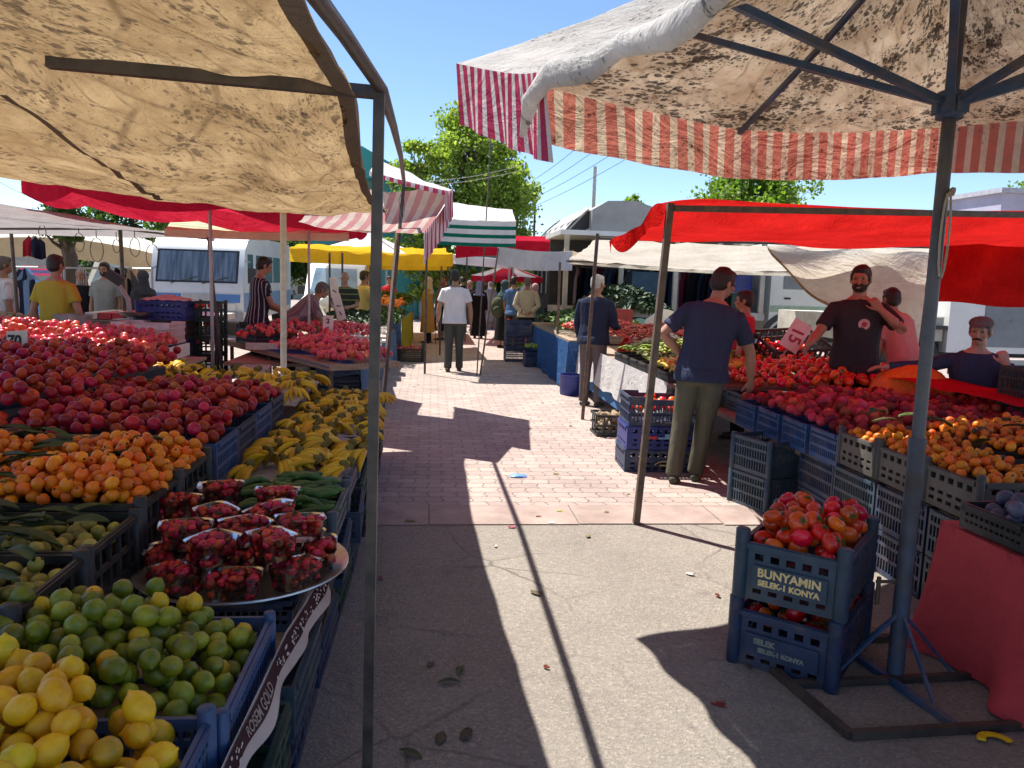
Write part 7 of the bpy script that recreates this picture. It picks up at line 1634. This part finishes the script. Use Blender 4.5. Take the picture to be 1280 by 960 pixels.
def tree(label, x, y, h, rad, zlow, mat, seed, n=9000, ls=.16, clumps=26, col=1.0, name='tree', trunk_r=.2, group=None):
    rr = random.Random(seed); t = thing(name, label, 'tree', (x, y, 0), 0, group); clumps = int(clumps*2.2)
    bm = bmesh.new(); top = V((x+rr.gauss(0, .2), y, h*.9)); mid = V((x+rr.gauss(0, .15), y, h*.45))
    tube(bm, [(x, y, 0), V((x, y, 0)).lerp(mid, .5), mid, mid.lerp(top, .5), top], [trunk_r*1.15, trunk_r*.9, trunk_r*.65, trunk_r*.4, trunk_r*.10], 9)
    cl = []
    for k in range(clumps):
        a = rr.uniform(0, 6.28); q = rr.random()**.5; s = rr.random()**.85; z = lerp(zlow, h*.97, s); env = (sin(pi*min(1, .14+s*.80)))**.75
        env *= 1+.25*noise.noise(V((cos(a)*1.3+seed, sin(a)*1.3, z*.9)))
        c = V((x+rad*env*q*cos(a), y+rad*env*q*sin(a), z+rr.gauss(0, .1*rad))); cl.append((c, rad*rr.uniform(.10, .25)*(.65+.45*env)))
        b0 = V((x, y, max(.8, z-rad*.5-.3))).lerp(V((mid.x, mid.y, max(.8, z-rad*.45))), .6)
        tube(bm, [b0, b0.lerp(c, .5)+V((0, 0, -.08*rad)), c], [trunk_r*.24, trunk_r*.14, trunk_r*.04], 5)
    obj('trunk', bm, BARK, t)
    bm = bmesh.new(); tot = sum(r*r for c, r in cl)
    for c, r in cl:
        for _ in range(int(n*r*r/tot)):
            d = V((rr.gauss(0, 1), rr.gauss(0, 1), rr.gauss(0, .8)))*r*.62; p = c+d
            M = Euler((rr.gauss(0, .8), rr.gauss(0, .8), rr.uniform(0, 6.28))).to_matrix(); L = ls*rr.uniform(.6, 1.35); w_ = L*.40
            q = [p+M @ V(s) for s in ((-L*.5, 0, 0), (0, -w_, .12*L), (L*.5, 0, 0), (0, w_, .12*L))]
            bm.faces.new([bm.verts.new(s) for s in q])
    me = bpy.data.meshes.new('crown'); bm.to_mesh(me); bm.free(); me.materials.append(mat); obj('crown', me, parent=t)
LG = leafmat('light poplar leaves', (.25, .33, .06), (.42, .48, .15)); MG = leafmat('mid green leaves', (.16, .25, .04), (.27, .35, .08)); DG = leafmat('dark leaves', (.05, .10, .025), (.10, .15, .04))
b = P(592, 300, 32); tree('tall pale green poplar rising over the aisle', b.x-.25, 32, P(560, 130, 32).z, 2.35, 1.6, LG, 4, 23000, .16, 60, trunk_r=.22)
b = P(640, 300, 34); tree('second pale poplar merged with the tall one', b.x-.5, 33.6, P(625, 150, 33).z, 1.7, 1.4, LG, 9, 14000, .16, 40, trunk_r=.18)
b = P(522, 300, 31); tree('lower bushy tree beside the tall poplar', b.x+.1, 31.2, P(530, 175, 32).z, 1.5, 1.0, LG, 12, 9500, .16, 28, trunk_r=.15)
b = P(965, 230, 34); tree('broad green tree above the red awning', b.x, 36, P(960, 196, 36).z, 3.0, 2.2, MG, 5, 12000, .22, 34)
b = P(808, 240, 44); tree('slim distant tree over the truck cover', b.x, 46, P(808, 234, 46).z, 1.0, 2.5, MG, 6, 2200, .2, 14)
for k, (px, Y, hh, rd, lb) in enumerate(((165, 34, 5.6, 2.6, 'dark tree behind the crimson parasol'), (248, 33, 4.6, 2.2, 'dark tree behind the minibus roof'), (330, 36, 4.4, 2.4, 'dark tree behind the minibus tail'), (405, 37, 4.5, 2.2, 'dark tree over the yellow awning'), (505, 38, 4.6, 1.9, 'dark tree behind the teal hall corner'), (1262, 42, 8.0, 2.0, 'tree beside the lilac house'))):
    b = P(px, 300, Y); tree(lb, b.x, Y, hh, rd, .8, DG if k < 5 else MG, 20+k, 6500, .2, 26)
b = P(-14, 300, 13); tree('dark leafy tree at the far western edge', b.x-.2, 16, 4.0, .85, 2.2, DG, 40, 3500, .12, 16)
# ------------------------------------------------------------------ poles and wires
def upole(label, px, pyt, Y, r, arm=None, mat=GREYP):
    p = P(px, pyt, Y); t = thing('utility_pole', label, 'pole', (p.x, Y, 0)); bm = bmesh.new(); tube(bm, [p, down(p)], [r*.75, r], 8); obj('pole_shaft', bm, mat, t)
    if arm:
        bm = bmesh.new(); tube(bm, [p+V((-.15, 0, -arm[1])), p+V((arm[0], 0, -arm[1]))], .035, 5); obj('crossarm', bm, mat, t)
        for s in (.3, .95): bm = bmesh.new(); lathe(bm, [(.03, 0), (.06, .05), (.05, .14), (.02, .18)], 8, (p.x+arm[0]*s, p.y, p.z-arm[1]+.02)); obj('insulator', bm, DARKV, t)
    return p
u1 = upole('slim utility pole with a crossarm beside the poplar', 656, 228, 42, .11, (.55, .12)); u2 = upole('short dark pole between the poplar and the truck', 669, 252, 38, .07, None, STEEL); u3 = upole('pale lamp post rising behind the truck cover', 744, 208, 40, .12, None, WHITEP)
def wire(label, a, b, sag, group='overhead wires'):
    bm = bmesh.new(); tube(bm, [V(a).lerp(V(b), i/12)+V((0, 0, -sag*4*(i/12)*(1-i/12))) for i in range(13)], .012, 4); single('overhead_wire', bm, STEEL if group != 'x' else WHITEP, label, 'wire', group)
for k in range(4): wire('thin overhead wire climbing from the utility pole toward the parasol', u1+V((.2*k, 0, -.15-.35*k)), P(800+40*k, 110, 30), .3)
wire('pale cable strung across the poplar, upper one', P(540, 226, 27), P(655, 205, 27), .1, 'x'); wire('pale cable strung across the poplar, lower one', P(505, 233, 27), P(655, 212, 27), .12, 'x'); wire('thin cable over the crimson parasol at the edge of the sky', P(0, 228, 24), P(90, 262, 26), .1, 'x')

for k_ in LABELS:
    if len(k_.split()) > 15: print('LONG', k_)
settle()
